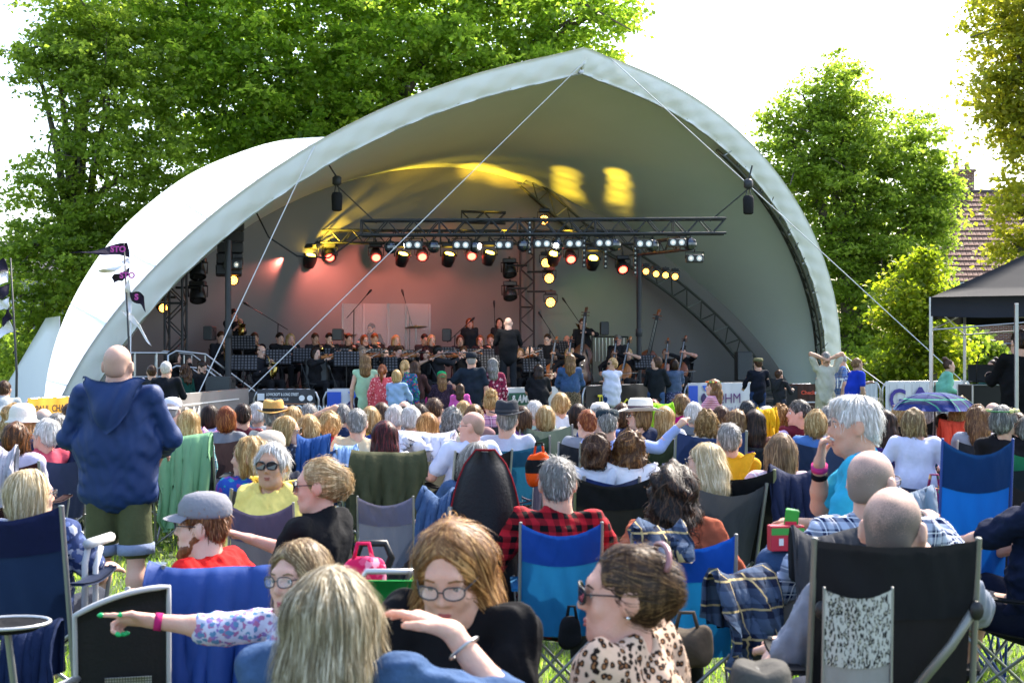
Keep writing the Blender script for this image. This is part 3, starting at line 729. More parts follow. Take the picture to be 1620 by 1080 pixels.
        PCACHE[key] = out
    out = PCACHE[key]
    sk = skin(skinc)
    body = put('body', out['body'], sk, root)
    put('shirt' if sleeve != 'long' else 'top', out['top'], top or cloth((.02, .02, .022)), root)
    if hood: put('hood', out['hood'], top or cloth((.02, .02, .022)), root)
    put({'shorts': 'shorts', 'skirt': 'skirt'}.get(bstyle, 'trousers'), out['bottom'], bottom or cloth((.03, .035, .05)), root)
    for q in 'LR':
        put('shoe', shoe_mesh(h), shoes or mat((.04, .035, .03)), root, loc=Vector(k['an' + q]) + Vector((0, .015, -.075)))
    if hair:
        st = hair[0]; ns = strands if strands is not None else (5000 if d < 4.6 else 1700 if d < 8.5 else 520 if d < 17 else 0)
        if st in ('buzz', 'rim', 'thin'): ns = 0
        put('hair', hair_mesh(st, min(h, .0135), ns, seed % 3 if d > 8 else seed % 50), hairmat(*hair[1:]) if st not in ('thin', 'buzz') else stubble(hair[1], skinc), root, M=MH)
    if d < 34:
        for sx in (-1, 1):
            e = put('eye', cached('eye', eye_mesh), [EYEW, IRIS, PUP], root, M=MH @ Matrix.Translation((.033 * sx, .0755, .005)))
        bc = C(hair[1]) if hair and hair[0] != 'none' else (.12, .08, .05); bc = tuple(min(x, .25) * .7 for x in bc)
        for sx in (-1, 1): put('eyebrow', cached(('brow', sx), lambda: MB().tube([(.050 * sx, .078, .024), (.036 * sx, .0885, .031), (.017 * sx, .0915, .027)], [.0015, .0035, .0025], 6).mesh('eyebrow', True)), mat(bc, .8), root, M=MH)
        put('lips', cached('lips', lambda: MB().tube([(-.026, .081, -.066), (-.011, .0945, -.063), (0, .0955, -.0645), (.011, .0945, -.063), (.026, .081, -.066)], [.001, .005, .0045, .005, .001], 6).tube([(-.024, .081, -.068), (-.01, .093, -.073), (0, .0948, -.074), (.01, .093, -.073), (.024, .081, -.068)], [.001, .005, .0058, .005, .001], 6).mesh('lips', True)), mat(lips or (skinc[0] * .72, skinc[1] * .42, skinc[2] * .42), .4, var=.05), root, M=MH)
    if beard:
        def bd():
            S = Sdf(); S.cone((-.055, .0, -.03), (-.048, .035, -.085), .026, .024, .03); S.cone((.055, .0, -.03), (.048, .035, -.085), .026, .024, .03)
            S.cone((-.03, .062, -.10), (.03, .062, -.10), .030, .030, .03); S.ell((0, .07, -.125), (.045, .035, .03), k=.02); S.cone((-.02, .088, -.05), (.02, .088, -.05), .009, .009, .01)
            S.ell((0, .098, -.067), (.02, .015, .008), k=.006, op=-1)
            return S.mesh('beard', .0075, folds(3, .0025, 150))
        put('beard', cached('beard', bd), hairmat(beard), root, M=MH)
    if glasses:
        sun = glasses == 'sun'; g = put('glasses', cached(('fr', sun), lambda: frame_mesh(sun, sun)), BLACKM if sun else DARKM, root, M=MH @ Matrix.Translation((0, .006, 0)))
        put('lens', cached(('ln', sun), lambda: lens_mesh(sun)), LENS if sun else GLASSLENS, g)
    if hat:
        cr, band, pk = cached(('hat', hat[0]), lambda: hat_meshes(hat[0])); hm = mat(hat[1], .85, spec=.15, bump=.3)
        ho = put('hat', cr, hm, root, M=MH @ (Matrix.Rotation(R_(180), 4, 'Z') if len(hat) > 3 else Matrix.Identity(4)))
        if band: put('hat_band', band, cloth(hat[2] if len(hat) > 2 else (.02, .02, .02)), ho)
        if pk: put('peak', pk, hm, ho)
    return root, k, MH, out

# ---------------------------------------------------------------- folding camp chairs
def chair_back(z0, z1, thick=.006, inset=0., proud=0., sag=.055):
    P = []
    for i in range(15):
        t = z0 + (z1 - z0) * i / 14; row = []
        for j in range(21):
            x = -1 + 2 * j / 20; zz = .40 + .53 * t - sag * (1 - x * x) * t ** 2
            y = -.20 - .15 * t - .06 * (1 - x * x) * (1 - .45 * t) - proud + .010 * math.sin(9 * x + 7 * t) * (1 - abs(x)) * t + .007 * math.sin(17 * x * (1.2 - t) + 11 * t) * (1 - x * x) + .005 * math.sin(23 * (abs(x) + t * .7)) * t
            row.append((x * (.255 - inset), y, zz))
        P.append(row)
    return MB().sheet(P, -thick).mesh('back', True)
def seat_mesh():
    P = []
    for i in range(9):
        t = i / 8; row = []
        for j in range(11):
            x = -1 + 2 * j / 10; row.append((x * .25, -.20 + .44 * t, .42 - .05 * (1 - x * x) * (1 - (2 * t - 1) ** 2 * .6)))
        P.append(row)
    return MB().sheet(P, .008).mesh('seat', True)
def arm_mesh():
    b = MB(); b.sheet([[(x, y, .62 - .02 * math.sin(math.pi * (y + .23) / .49)) for x in (-.035, -.012, .012, .035)] for y in np.linspace(-.23, .26, 8)], .012); return b.mesh('armrest', True)
def camp_chair(label, loc, yaw=0., w=.5, hgt=.92, body='#20242c', band=None, frame=None, group=None, arms=True, legs=True, cat='chair', sag=.055):
    root = thing('camp_chair', label, cat, loc, R_(yaw), group, scale=(w / .51, w / .51 if w < .5 else 1, hgt / .93))
    bm = mat(body, .8, spec=.2, var=.25, vs=5, bump=.9, bs=9, through=.14) if not hasattr(body, 'node_tree') else body
    fm = frame or GREYP
    put('back_panel', cached(('cb', sag), lambda: chair_back(0., 1., sag=sag)), bm, root)
    if band: put('top_band', cached(('ctb', sag), lambda: chair_back(.68, 1.012, .012, -.005, .013, sag)), band if hasattr(band, 'node_tree') else mat(band, .8, spec=.2, var=.25, vs=5, bump=.9, bs=9, through=.10), root)
    put('seat', cached('cs', seat_mesh), bm, root)
    for sx in (-1, 1):
        rod('post', (.262 * sx, -.355, .94), (.272 * sx, -.17, .03), .011, fm, root)
        if arms:
            put('armrest', cached('ca', arm_mesh), bm, root, loc=(.275 * sx, 0, 0)); rod('arm_post', (.262 * sx, .25, .41), (.285 * sx, .262, .625), .009, fm, root)
        if legs:
            rod('leg', (-.27 * sx, .25, .01), (.25 * sx, .24, .41), .009, fm, root); rod('leg', (-.27 * sx, -.17, .01), (.25 * sx, -.205, .41), .009, fm, root)
            rod('leg', (.272 * sx, -.17, .01), (.272 * sx, .25, .42), .009, fm, root); rod('leg', (.272 * sx, .25, .01), (.272 * sx, -.21, .42), .009, fm, root)
    return root
def drape(label, name, cat, loc, yaw, w, front, back, material, ztop, seed=1, lean=.30, group=None, sleeves=False, th=.012):
    # cloth folded over a chair back: hangs a little way down the far side and further on the near side
    r = rngf(seed); n = 46; P = []; ph = r.random(8) * 6.28
    prof = [(.05, -front), (.045, -front * .6), (.035, -.03), (.012, .008), (-.012, .012), (-.035, -.01), (-.05, -.06)] + [(-.055, -.06 - (back - .06) * q) for q in np.linspace(.12, 1, 9)]
    for i, (y, z) in enumerate(prof):
        row = []
        for j in range(n + 1):
            x = -1 + 2 * j / n; dn = max(0, -z) / max(back, .01)
            wob = .020 * math.sin(5.2 * x + ph[0] + 1.5 * dn) + .017 * math.sin(11 * x + ph[1] + 3 * dn) + .012 * math.sin(19 * x + ph[2] - 4 * dn) + .008 * math.sin(31 * x + 9 * dn + ph[3])
            yy = y + (wob * (.25 + 1.4 * dn)) * (-1 if i > 4 else .5) - (.04 * dn if i > 4 else 0) * (1 - abs(x)) + (lean * (z) * -.0)
            zz = z - .045 * (1 - x * x) + .012 * math.sin(3.1 * x + ph[3]) - (.05 * dn * (math.sin(4 * x + ph[4]) + .6 * math.sin(9 * x + ph[5])) if i > 5 else 0)
            row.append((x * w / 2 * (1 + .10 * dn * math.sin(ph[6]) + .05 * math.sin(6 * dn + ph[7])), yy - lean * z * -.55, zz))
        P.append(row)
    b = MB(); b.sheet(P, th)
    o = b.build(name, material, None, True, label=label, cat=cat, group=group); o.location = (loc[0], loc[1], ztop); o.rotation_euler = (0, 0, R_(yaw))
    return o
# ---------------------------------------------------------------- ground
def ground():
    m, N, L, P = newmat('grass_ground')
    tc = N.new('ShaderNodeTexCoord'); n1 = N.new('ShaderNodeTexNoise'); n1.inputs['Scale'].default_value = .55; n1.inputs['Detail'].default_value = 6
    n2 = N.new('ShaderNodeTexNoise'); n2.inputs['Scale'].default_value = 38; n2.inputs['Detail'].default_value = 5
    L.new(tc.outputs['Object'], n1.inputs['Vector']); L.new(tc.outputs['Object'], n2.inputs['Vector'])
    ad = N.new('ShaderNodeMath'); ad.operation = 'ADD'; mu = N.new('ShaderNodeMath'); mu.operation = 'MULTIPLY'; mu.inputs[1].default_value = .5
    L.new(n1.outputs['Fac'], ad.inputs[0]); L.new(n2.outputs['Fac'], ad.inputs[1]); L.new(ad.outputs[0], mu.inputs[0])
    cr = N.new('ShaderNodeValToRGB'); e = cr.color_ramp.elements; e[0].position = .3; e[0].color = (.03, .05, .014, 1); e[1].position = .7; e[1].color = (.085, .12, .032, 1)
    L.new(mu.outputs[0], cr.inputs['Fac']); L.new(cr.outputs['Color'], P.inputs['Base Color']); P.inputs['Roughness'].default_value = .9
    b = N.new('ShaderNodeBump'); b.inputs['Strength'].default_value = .6; b.inputs['Distance'].default_value = .03; L.new(n2.outputs['Fac'], b.inputs['Height']); L.new(b.outputs['Normal'], P.inputs['Normal'])
    g = MB(); n = 40; rr = np.concatenate([np.linspace(-60, 60, 41), [-1500, 1500]]); rr.sort()
    g.sheet([[(x, y + 60, 0) for y in rr] for x in rr], 0)
    o = g.build('ground', m, kind='structure', label='mown green lawn of the park under the audience', )
    # blades of grass where the lawn shows between the chairs
    r = rngf(4); n = 125000
    d = 2.6 + 13 * r.random(n) ** 1.5; px = r.uniform(-450, 2070, n); x = (px - 810) / FPX * d
    hgt = r.uniform(.025, .075, n); a = r.random(n) * 6.28; lean = r.normal(0, .022, (n, 2)); w = r.uniform(.002, .0045, n) * (.7 + d * .12)
    base = np.stack([x, d, np.zeros(n)], 1); side = np.stack([np.cos(a), np.sin(a), 0 * a], 1) * w[:, None]
    tip = base + np.stack([lean[:, 0], lean[:, 1], hgt], 1)
    V = np.stack([base - side, base + side, tip], 1).reshape(-1, 3); F = np.arange(3 * n).reshape(n, 3)
    me = npmesh('grass', V, F, False); at_ = me.attributes.new('tint', 'FLOAT', 'POINT'); at_.data.foreach_set('value', np.repeat(r.random(n), 3).astype(np.float32))
    put('grass_blades', me, leafmat((.05, .10, .015), (.10, .17, .03), (.20, .24, .06)), label='short grass blades growing on the lawn between chairs', cat='grass', kind='stuff')
ground()
# ---------------------------------------------------------------- trees
BARK = mat((.10, .085, .065), .9, var=.4, vs=5, bump=.8, bs=14)
def tree(label, base, blobs, nleaf, leaf, lm, seed, trunk_r=.4, droop=.25, group='trees round the stage', clump=46, crown_pts=None):
    r = rngf(seed); base = Vector(base); root = thing('tree', label, 'tree', base, 0, group)
    B = np.array([[*(Vector(b[0]) - base), *b[1]] for b in blobs]); vol = B[:, 3] * B[:, 4] * B[:, 5]; vol = vol ** .75
    nc = nleaf // clump; ib = r.choice(len(B), nc, p=vol / vol.sum())
    v = r.normal(size=(nc, 3)); v /= np.linalg.norm(v, axis=1, keepdims=True)
    rad = r.random(nc) ** .42 * (1 + r.normal(0, .09, nc)); cpos = B[ib, :3] + v * rad[:, None] * B[ib, 3:6]
    cr = r.uniform(.45, 1.0, nc) * leaf * 3.6
    off = r.normal(size=(nc, clump, 3)) * np.array([1.25, 1.25, .5]) * cr[:, None, None] * .5
    P = cpos[:, None] + off; P[..., 2] -= droop * (off[..., 0] ** 2 + off[..., 1] ** 2); P = P.reshape(-1, 3); n = len(P)
    nrm = r.normal(size=(n, 3)) * .75 + np.array((0, 0, 1.)) ; nrm /= np.linalg.norm(nrm, axis=1, keepdims=True)
    t = r.normal(size=(n, 3)); t -= nrm * (t * nrm).sum(1, keepdims=True); t /= np.linalg.norm(t, axis=1, keepdims=True); w = np.cross(nrm, t)
    L = leaf * r.uniform(.6, 1.25, n)[:, None]; fold = nrm * L * .16
    q = np.stack([P - t * L * .55, P + w * L * .46 + fold, P + t * L * .62, P - w * L * .46 + fold], 1).reshape(-1, 3)
    F = np.arange(4 * n).reshape(n, 4); F = np.concatenate([F[:, [0, 1, 2]], F[:, [0, 2, 3]]])
    me = npmesh('crown', q, F, False); a = me.attributes.new('tint', 'FLOAT', 'POINT')
    tint = np.clip(.45 + r.normal(0, .16, nc)[:, None] + r.normal(0, .17, (nc, clump)), 0, 1).reshape(-1)
    a.data.foreach_set('value', np.repeat(tint, 4).astype(np.float32)); put('crown', me, lm, root)
    ztop = max(b[0][2] for b in blobs) - base.z; tp = [Vector((0, 0, -.2)), Vector((.1, 0, ztop * .25)), Vector((-.1, .1, ztop * .5)), Vector((.15, 0, ztop * .8))]
    tk = MB(); tk.tube(tp, [trunk_r * 1.25, trunk_r, trunk_r * .7, trunk_r * .3], 12)
    tk.build('trunk', BARK, root, True)
    big = sorted(range(len(B)), key=lambda i: -vol[i])[:14]
    for i in big:
        e = Vector(B[i, :3]); s = tp[1].lerp(tp[2], r.random()); 
        if (e - s).length < .8: continue
        mid = s.lerp(e, .5) + Vector((0, 0, .12 * (e - s).length * (1 if e.z > s.z else -.2)))
        b = MB(); b.tube([s, s.lerp(mid, .5), mid, mid.lerp(e, .5) + Vector((0, 0, .1)), e], [trunk_r * .45, trunk_r * .36, trunk_r * .27, trunk_r * .17, trunk_r * .07], 8)
        for j in range(4):
            f = mid.lerp(e, r.uniform(0, 1)); g = Vector(r.normal(size=3)) * Vector(B[i, 3:6]).length * .33; b.tube([f, f + g * .5 + Vector((0, 0, .2)), f + g], [trunk_r * .12, trunk_r * .08, trunk_r * .03], 5)
        b.build('limb', BARK, root, True)
    return root
def blob(px, py, d, rx, ry=None, rz=None):          # sizes in picture pixels at that distance
    s = d / FPX; return (at(px, py, d), (rx * s, (rx if ry is None else ry) * s, (rx if rz is None else rz) * s))
LM1 = leafmat((.075, .13, .020), (.15, .225, .034), (.26, .33, .06))
LM2 = leafmat((.08, .125, .022), (.145, .20, .035), (.24, .30, .06))
LM3 = leafmat((.12, .14, .02), (.18, .19, .028), (.28, .26, .04))
LM4 = leafmat((.07, .10, .012), (.12, .16, .02), (.22, .22, .03))
D1 = 45.
tree('broad plane tree with bright green leaves rising behind the white stage canopy', at(520, 0, D1 + 2).xy.to_3d(), [
    blob(480, 120, D1, 260, 200, 190), blob(700, 60, D1, 230, 180, 120), blob(880, 40, D1, 110, 120, 85), blob(960, 10, D1, 55, 80, 60), blob(300, 60, D1 - 1, 190, 150, 140), blob(560, -60, D1, 300, 200, 120),
    blob(420, 280, D1, 150, 120, 110), blob(560, 200, D1 + 1, 200, 150, 90), blob(780, 110, D1 + 1, 130, 120, 60), blob(250, -60, D1, 170, 120, 90), blob(820, -50, D1, 150, 120, 80), blob(350, 170, D1 - 2, 150, 100, 120)], 112000, .175, LM1, 11, .75)
D2 = 41.
tree('dark leafy tree hanging over the left end of the stage', at(120, 0, D2 + 1).xy.to_3d(), [
    blob(180, 130, D2, 110, 110, 120), blob(90, 100, D2, 62, 70, 60), blob(55, 90, D2, 55, 60, 35), blob(150, 20, D2, 105, 100, 60), blob(230, 270, D2, 120, 110, 90), blob(110, 240, D2, 50, 60, 40), blob(60, 290, D2, 60, 60, 45), blob(95, 360, D2, 95, 90, 65),
    blob(40, 400, D2, 60, 70, 50), blob(130, 440, D2 - 1, 80, 70, 70), blob(80, 520, D2, 60, 60, 60), blob(190, 370, D2, 90, 90, 70), blob(30, 470, D2 - 1, 45, 50, 60), blob(20, 560, D2, 40, 50, 60)], 46000, .14, LM2, 12, .42, .3)
D3 = 50.
tree('rounded maple tree with a domed crown right of the stage', at(1345, 0, D3).xy.to_3d(), [
    blob(1325, 190, D3, 75, 80, 85), blob(1335, 130, D3, 45, 50, 45), blob(1260, 260, D3, 70, 80, 70), blob(1410, 250, D3, 85, 90, 75), blob(1340, 300, D3, 120, 110, 90), blob(1470, 270, D3, 38, 40, 45), blob(1240, 200, D3, 42, 40, 50),
    blob(1400, 380, D3, 105, 100, 80), blob(1290, 400, D3, 85, 90, 80), blob(1370, 480, D3, 110, 100, 80), blob(1460, 350, D3, 55, 60, 55), blob(1490, 300, D3, 40, 45, 45), blob(1455, 215, D3, 40, 45, 40), blob(1280, 170, D3, 48, 50, 50), blob(1340, 560, D3, 95, 90, 70), blob(1450, 450, D3, 60, 60, 60)], 74000, .145, LM2, 13, .45)
D4 = 42.
tree('young yellow-green tree spreading in front of the brick house', at(1470, 0, D4).xy.to_3d(), [
    blob(1462, 415, D4, 30, 40, 30), blob(1440, 480, D4, 50, 60, 60), blob(1480, 540, D4, 60, 60, 55), blob(1420, 575, D4, 45, 50, 50), blob(1480, 480, D4, 30, 40, 30), blob(1400, 620, D4, 50, 50, 35), blob(1340, 600, D4, 45, 50, 45)], 15000, .15, LM4, 14, .16)
D5 = 33.
tree('tawny autumn-tinted tree at the right edge above the black gazebo', at(1690, 0, D5).xy.to_3d(), [
    blob(1600, 60, D5, 75, 80, 85), blob(1660, 20, D5, 120, 110, 120), blob(1580, 150, D5, 55, 60, 60), blob(1630, 220, D5, 70, 70, 75), blob(1690, 150, D5, 110, 110, 130), blob(1600, 330, D5, 42, 45, 50), blob(1640, 390, D5, 60, 60, 45), blob(1590, 400, D5, 30, 35, 25)], 24000, .13, LM3, 15, .35)
# a low hedge line that closes the view under the trees
def hedge(label, x0, x1, d, h, n, seed, lm):
    r = rngf(seed); P = np.stack([r.uniform(x0, x1, n), d + r.normal(0, .6, n), h * r.random(n) ** .7], 1); P[:, 2] *= .8 + .2 * np.sin(P[:, 0] * 1.3 + seed)
    nrm = r.normal(size=(n, 3)) + (0, -.4, .5); nrm /= np.linalg.norm(nrm, axis=1, keepdims=True); t = r.normal(size=(n, 3)); t -= nrm * (t * nrm).sum(1, keepdims=True); t /= np.linalg.norm(t, axis=1, keepdims=True); w = np.cross(nrm, t); L = .16
    q = np.stack([P - t * L, P + w * L * .7, P + t * L, P - w * L * .7], 1).reshape(-1, 3); F = np.arange(4 * n).reshape(n, 4)
    me = npmesh('foliage', q, F, False); a = me.attributes.new('tint', 'FLOAT', 'POINT'); a.data.foreach_set('value', np.repeat(np.clip(r.normal(.4, .2, n), 0, 1), 4).astype(np.float32))
    root = thing('hedge', label, 'hedge', ((x0 + x1) / 2, d, 0)); o = put('foliage', me, lm, root, loc=(-(x0 + x1) / 2, -d, 0))
    b = MB(); rr = random.Random(seed)
    for i in range(14): x = x0 + (x1 - x0) * (i + .5) / 14; b.tube([(x, d, 0), (x + rr.uniform(-.2, .2), d, h * .7)], [.05, .02], 6)
    b.build('stems', BARK, root, loc=(-(x0 + x1) / 2, -d, 0))
hedge('dense green hedge at the park edge behind the right end of stage', 9, 26, 56, 3.0, 12000, 21, LM2)
hedge('dark hedge at the park edge left of the stage', -26, -12, 52, 3.2, 9000, 22, LM2)
# ---------------------------------------------------------------- houses behind
def brickmat(c1, c2, cm, sc):
    m, N, L, P = newmat('brickwork'); tc = N.new('ShaderNodeTexCoord'); mp = N.new('ShaderNodeMapping'); mp.inputs['Rotation'].default_value = (R_(90), 0, 0); mp.inputs['Scale'].default_value = (sc,) * 3
    L.new(tc.outputs['Object'], mp.inputs['Vector']); b = N.new('ShaderNodeTexBrick'); L.new(mp.outputs['Vector'], b.inputs['Vector'])
    b.inputs['Color1'].default_value = (*c1, 1); b.inputs['Color2'].default_value = (*c2, 1); b.inputs['Mortar'].default_value = (*cm, 1); b.inputs['Scale'].default_value = 1.0
    b.inputs['Brick Width'].default_value = .225; b.inputs['Row Height'].default_value = .075; b.inputs['Mortar Size'].default_value = .009
    L.new(b.outputs['Color'], P.inputs['Base Color']); P.inputs['Roughness'].default_value = .9
    bp = N.new('ShaderNodeBump'); bp.inputs['Strength'].default_value = .7; bp.inputs['Distance'].default_value = .01; bp.invert = True; L.new(b.outputs['Fac'], bp.inputs['Height']); L.new(bp.outputs['Normal'], P.inputs['Normal'])
    return m
BRICK = brickmat((.26, .085, .045), (.19, .06, .035), (.42, .38, .33), 1.0)
TILE = mat((.13, .068, .052), .85, var=.45, vs=3.0, bump=.4, bs=9)
def tile_mesh():
    P = [[(x, y, .028 * math.cos(x / .12 * 1.57) + (.02 if y < 0 else 0)) for x in np.linspace(-.115, .115, 5)] for y in (-.19, .19)]
    return MB().sheet(P, .016).mesh('tile', True)
def gutter(b, a, e): b.tube([a, e], .06, 8)
def house_right():
    d = 58.; s = d / FPX; root = thing('brick_house', 'red brick house with dark tiled roof behind the right-hand tree', 'house', at(1600, YH, d).xy.to_3d())
    o = root.location; x0, x1 = (1478 - 1600) * s, (1760 - 1600) * s; ze = CAMH - (448 - YH) * s; zr = CAMH - (284 - YH) * s - .2; run = 3.6
    w = MB(); w.box(((x0 + .4 + x1) / 2, 3.2, ze / 2), (x1 - x0 - .4, 6.4, ze)); wall = w.build('wall', BRICK, root)
    g = MB(); g.prism([(0.0, ze), (6.4, ze), (3.2, zr - .1)], 0, .2, Matrix(((0, 0, 1, x0 + .4), (1, 0, 0, 0), (0, 1, 0, 0), (0, 0, 0, 1)))); g.build('gable', BRICK, root)
    sl = math.atan2(zr - ze, run); rf = MB(); Mx = Matrix.Rotation(sl, 4, 'X')
    Lr = math.hypot(zr - ze, run)
    rf.box((0, 0, 0), (x1 - x0, Lr, .08), Matrix.Translation(((x0 + x1) / 2, -.4 + run / 2, (ze + zr) / 2)) @ Mx)
    rf.box((0, 0, 0), (x1 - x0, Lr, .08), Matrix.Translation(((x0 + x1) / 2, -.4 + run * 1.5, (ze + zr) / 2)) @ Matrix.Rotation(-sl, 4, 'X')); roof = rf.build('roof', TILE, root)
    tm = cached('tile', tile_mesh); rest = MB(); cnt = 0; nrow = int(Lr / .31); ncol = int((x1 - x0) / .232); rr = random.Random(3)
    for i in range(nrow):
        for j in range(ncol):
            x = x0 + .116 + j * .232; t = (i + .5) * .31; y = -.4 + t * math.cos(sl); z = ze + t * math.sin(sl) + .055
            M = Matrix.Translation((x, y - .05 * math.sin(sl), z + .02)) @ Matrix.Rotation(sl + R_(-2 + rr.uniform(-1, 1)), 4, 'X') @ Matrix.Rotation(R_(rr.uniform(-1, 1)), 4, 'Z')
            px = 1600 + x / s
            if 1530 < px < 1622 and cnt < 290 and i > 2: put('tile', tm, TILE, roof, M=M); cnt += 1
            else: rest.addvf([M @ v.co for v in tm.vertices], [tuple(p.vertices) for p in tm.polygons])
    tag(rest.build('roof_tiles', TILE, roof, True), kind='stuff')
    rd = MB()
    for j in range(int((x1 - x0) / .45)): rd.tube([(x0 + j * .45, -.4 + run, zr + .05), (x0 + j * .45 + .44, -.4 + run, zr + .05)], [.13, .12], 8)
    rd.build('ridge_tiles', mat((.10, .075, .065), .8), roof)
    xc = (1565 - 1600) * s; ch = MB(); ch.box((xc, run, zr + .35), (1.0, .6, 1.5)); ch.box((xc, run, zr + 1.05), (1.14, .74, .12)); c = ch.build('chimney', BRICK, roof)
    pt = MB()
    for k in (-.25, .25): pt.lathe([(.11, 0), (.13, .05), (.10, .1), (.12, .34), (.09, .35)], 10, Matrix.Translation((xc + k, run, zr + 1.1)))
    pt.build('chimney_pots', mat((.30, .13, .08), .8), root)
    gt = MB(); gt.tube([(x0, -.5, ze - .05), (x1, -.5, ze - .05)], .07, 8); gt.tube([((1603 - 1600) * s, -.08, ze - .1), ((1603 - 1600) * s, -.08, 0)], .045, 8); gt.build('gutter', mat((.35, .36, .36), .5), root)
    GR = mat((.03, .12, .08), .5)
    for px in (1545, 1592, 1690):
        x = (px - 1600) * s; zc = CAMH - (578 - YH) * s; wd = MB()
        for q in (-.48, 0, .48): wd.box((x + q, -.03, zc), (.07, .09, 1.3))
        for q in (-.62, .0, .62): wd.box((x, -.028, zc + q), (1.03, .086, .07))
        wo = wd.build('window', GR, root); pn = MB(); pn.box((x, .0 - .012, zc), (.98, .03, 1.26)); pn.build('pane', mat((.02, .025, .03), .1, spec=.7, var=0), wo); si = MB(); si.box((x, -.08, zc - .74), (1.2, .18, .08)); si.build('sill', WHITEP, wo)
    pp = MB(); pp.tube([(-2.0, -.06, CAMH - (545 - YH) * s), (.2, -.06, CAMH - (543 - YH) * s)], .03, 8); pp.build('pipe', STEEL, root)
house_right()
def house_left():
    d = 57.; s = d / FPX; root = thing('rendered_house', 'pale rendered house with a slate roof half hidden by the left tree', 'house', at(70, YH, d).xy.to_3d())
    x0, x1 = (-90 - 70) * s, (205 - 70) * s; ze = CAMH - (432 - YH) * s; zr = CAMH - (372 - YH) * s; wm = mat((.42, .40, .36), .9, var=.12, vs=1.5, bump=.3, bs=8)
    w = MB(); w.box(((x0 + x1) / 2, 3, ze / 2), (x1 - x0, 6, ze)); w.build('wall', wm, root)
    rf = MB(); rf.prism([(-.5, ze - .05), (6.5, ze - .05), (3, zr)], 0, x1 - x0 + .6, Matrix(((0, 0, 1, x0 - .3), (1, 0, 0, 0), (0, 1, 0, 0), (0, 0, 0, 1)))); rf.build('roof', mat((.09, .08, .08), .7, var=.3, vs=4, bump=.6, bs=6), root)
    for px, py in ((100, 430), (20, 470), (100, 540), (10, 560), (170, 540)):
        x = (px - 70) * s; z = CAMH - (py + 30 - YH) * s; wd = MB()
        for q in (-.5, 0, .5): wd.box((x + q, -.03, z), (.07, .08, 1.2))
        for q in (-.58, .58): wd.box((x, -.032, z + q), (1.07, .085, .07))
        wo = wd.build('window', WHITEP, root); pn = MB(); pn.box((x, -.012, z), (1.0, .03, 1.16)); pn.build('pane', mat((.03, .04, .05), .1, spec=.7, var=0), wo)
    dp = MB(); dp.tube([((62 - 70) * s, -.07, ze), ((62 - 70) * s, -.07, 0)], .05, 8); dp.build('drainpipe', GREYP, root)
house_left()

# ---------------------------------------------------------------- the canopy: a saddle-shaped membrane on two leaning arches
MX, MY, TT, HALF, HF, LF, PA, PB = -.228, 29.912, .517, 9.86, 7.536, 4.023, 1.154, 1.231
HR, LR, HBB, LB, HALFB = 7.921, 9.104, 5.869, 2.194, 8.65
ct, st_ = math.cos(TT), math.sin(TT)
def stg(u, n, z=0.): return Vector((MX + u * ct + n * st_, MY + u * st_ - n * ct, z))
def arch(s, half, H, L):
    an = s * math.pi / 2; c = abs(math.cos(an)) ** PB * (1 + (.032 * math.exp(-abs(s + .045) / .075) if H == HF else 0))
    return np.array((half * math.copysign(abs(math.sin(an)) ** PA, an), L * c, H * c))
def S3(q): return stg(q[0], q[1], q[2])
def nstage(px, n, z=0.):                       # where a pixel column meets the stage line n metres in front of its middle
    kk = (px - 810) / FPX; d = (n + MX * st_ - MY * ct) / (kk * st_ - ct); return Vector((kk * d, d, z))
Fa = lambda s: arch(s, HALF, HF, LF)
Ra = lambda s: arch(s, HALF, HR, -LR)
Ba = lambda s: arch(s, HALFB, HBB, -LB)
Bm = lambda s: arch(s, HALFB + .42, HBB + .42, -LB)
def memb(s, v, off=0.):
    f, b, r = Fa(s), Bm(s), Ra(s); vb = .42
    l0 = (v - vb) * (v - 1) / (vb); l1 = v * (v - 1) / (vb * (vb - 1)); l2 = v * (v - vb) / (1 - vb)
    p = f * l0 + b * l1 + r * l2
    if off: p = p * (1 - off / 7) 
    p[2] = max(p[2], 0.0)
    return p
root = thing('stage_canopy', 'huge white saddle-shaped canopy arching over the open-air stage', 'canopy', stg(0, 0))
CANM = mat((.80, .81, .80), .45, spec=.4, var=.03, vs=.6, bump=.25, bs=2.2)
m, N_, L_, P_ = newmat('liner'); P_.inputs['Base Color'].default_value = (.56, .61, .57, 1); P_.inputs['Roughness'].default_value = .75; LINER = m
tcn = N_.new('ShaderNodeTexCoord'); nzn = N_.new('ShaderNodeTexNoise'); nzn.inputs['Scale'].default_value = .9; nzn.inputs['Detail'].default_value = 5; L_.new(tcn.outputs['Object'], nzn.inputs['Vector'])
mxn = N_.new('ShaderNodeMix'); mxn.data_type = 'RGBA'; mxn.inputs['A'].default_value = (.50, .58, .55, 1); mxn.inputs['B'].default_value = (.58, .66, .63, 1); L_.new(nzn.outputs['Fac'], mxn.inputs['Factor']); L_.new(mxn.outputs['Result'], P_.inputs['Base Color'])
bpn = N_.new('ShaderNodeBump'); bpn.inputs['Strength'].default_value = .2; bpn.inputs['Distance'].default_value = .05; L_.new(nzn.outputs['Fac'], bpn.inputs['Height']); L_.new(bpn.outputs['Normal'], P_.inputs['Normal'])
def rel(p): return S3(p) - stg(0, 0)
ss = np.sin(np.linspace(-1, 1, 121) * math.pi / 2); rr = rngf(8)
G = [[rel(memb(s, v)) + Vector((0, 0, .018 * math.sin(31 * s + 4 * v) * math.sin(17 * v) * (1 - abs(s)))) for v in np.linspace(0, 1, 49)] for s in ss]
b = MB(); b.sheet(G, 0); b.build('membrane', CANM, root, True)
G = [[rel(memb(s, v, .07)) for v in np.linspace(.006, .44, 25)] for s in ss[1:-1]]
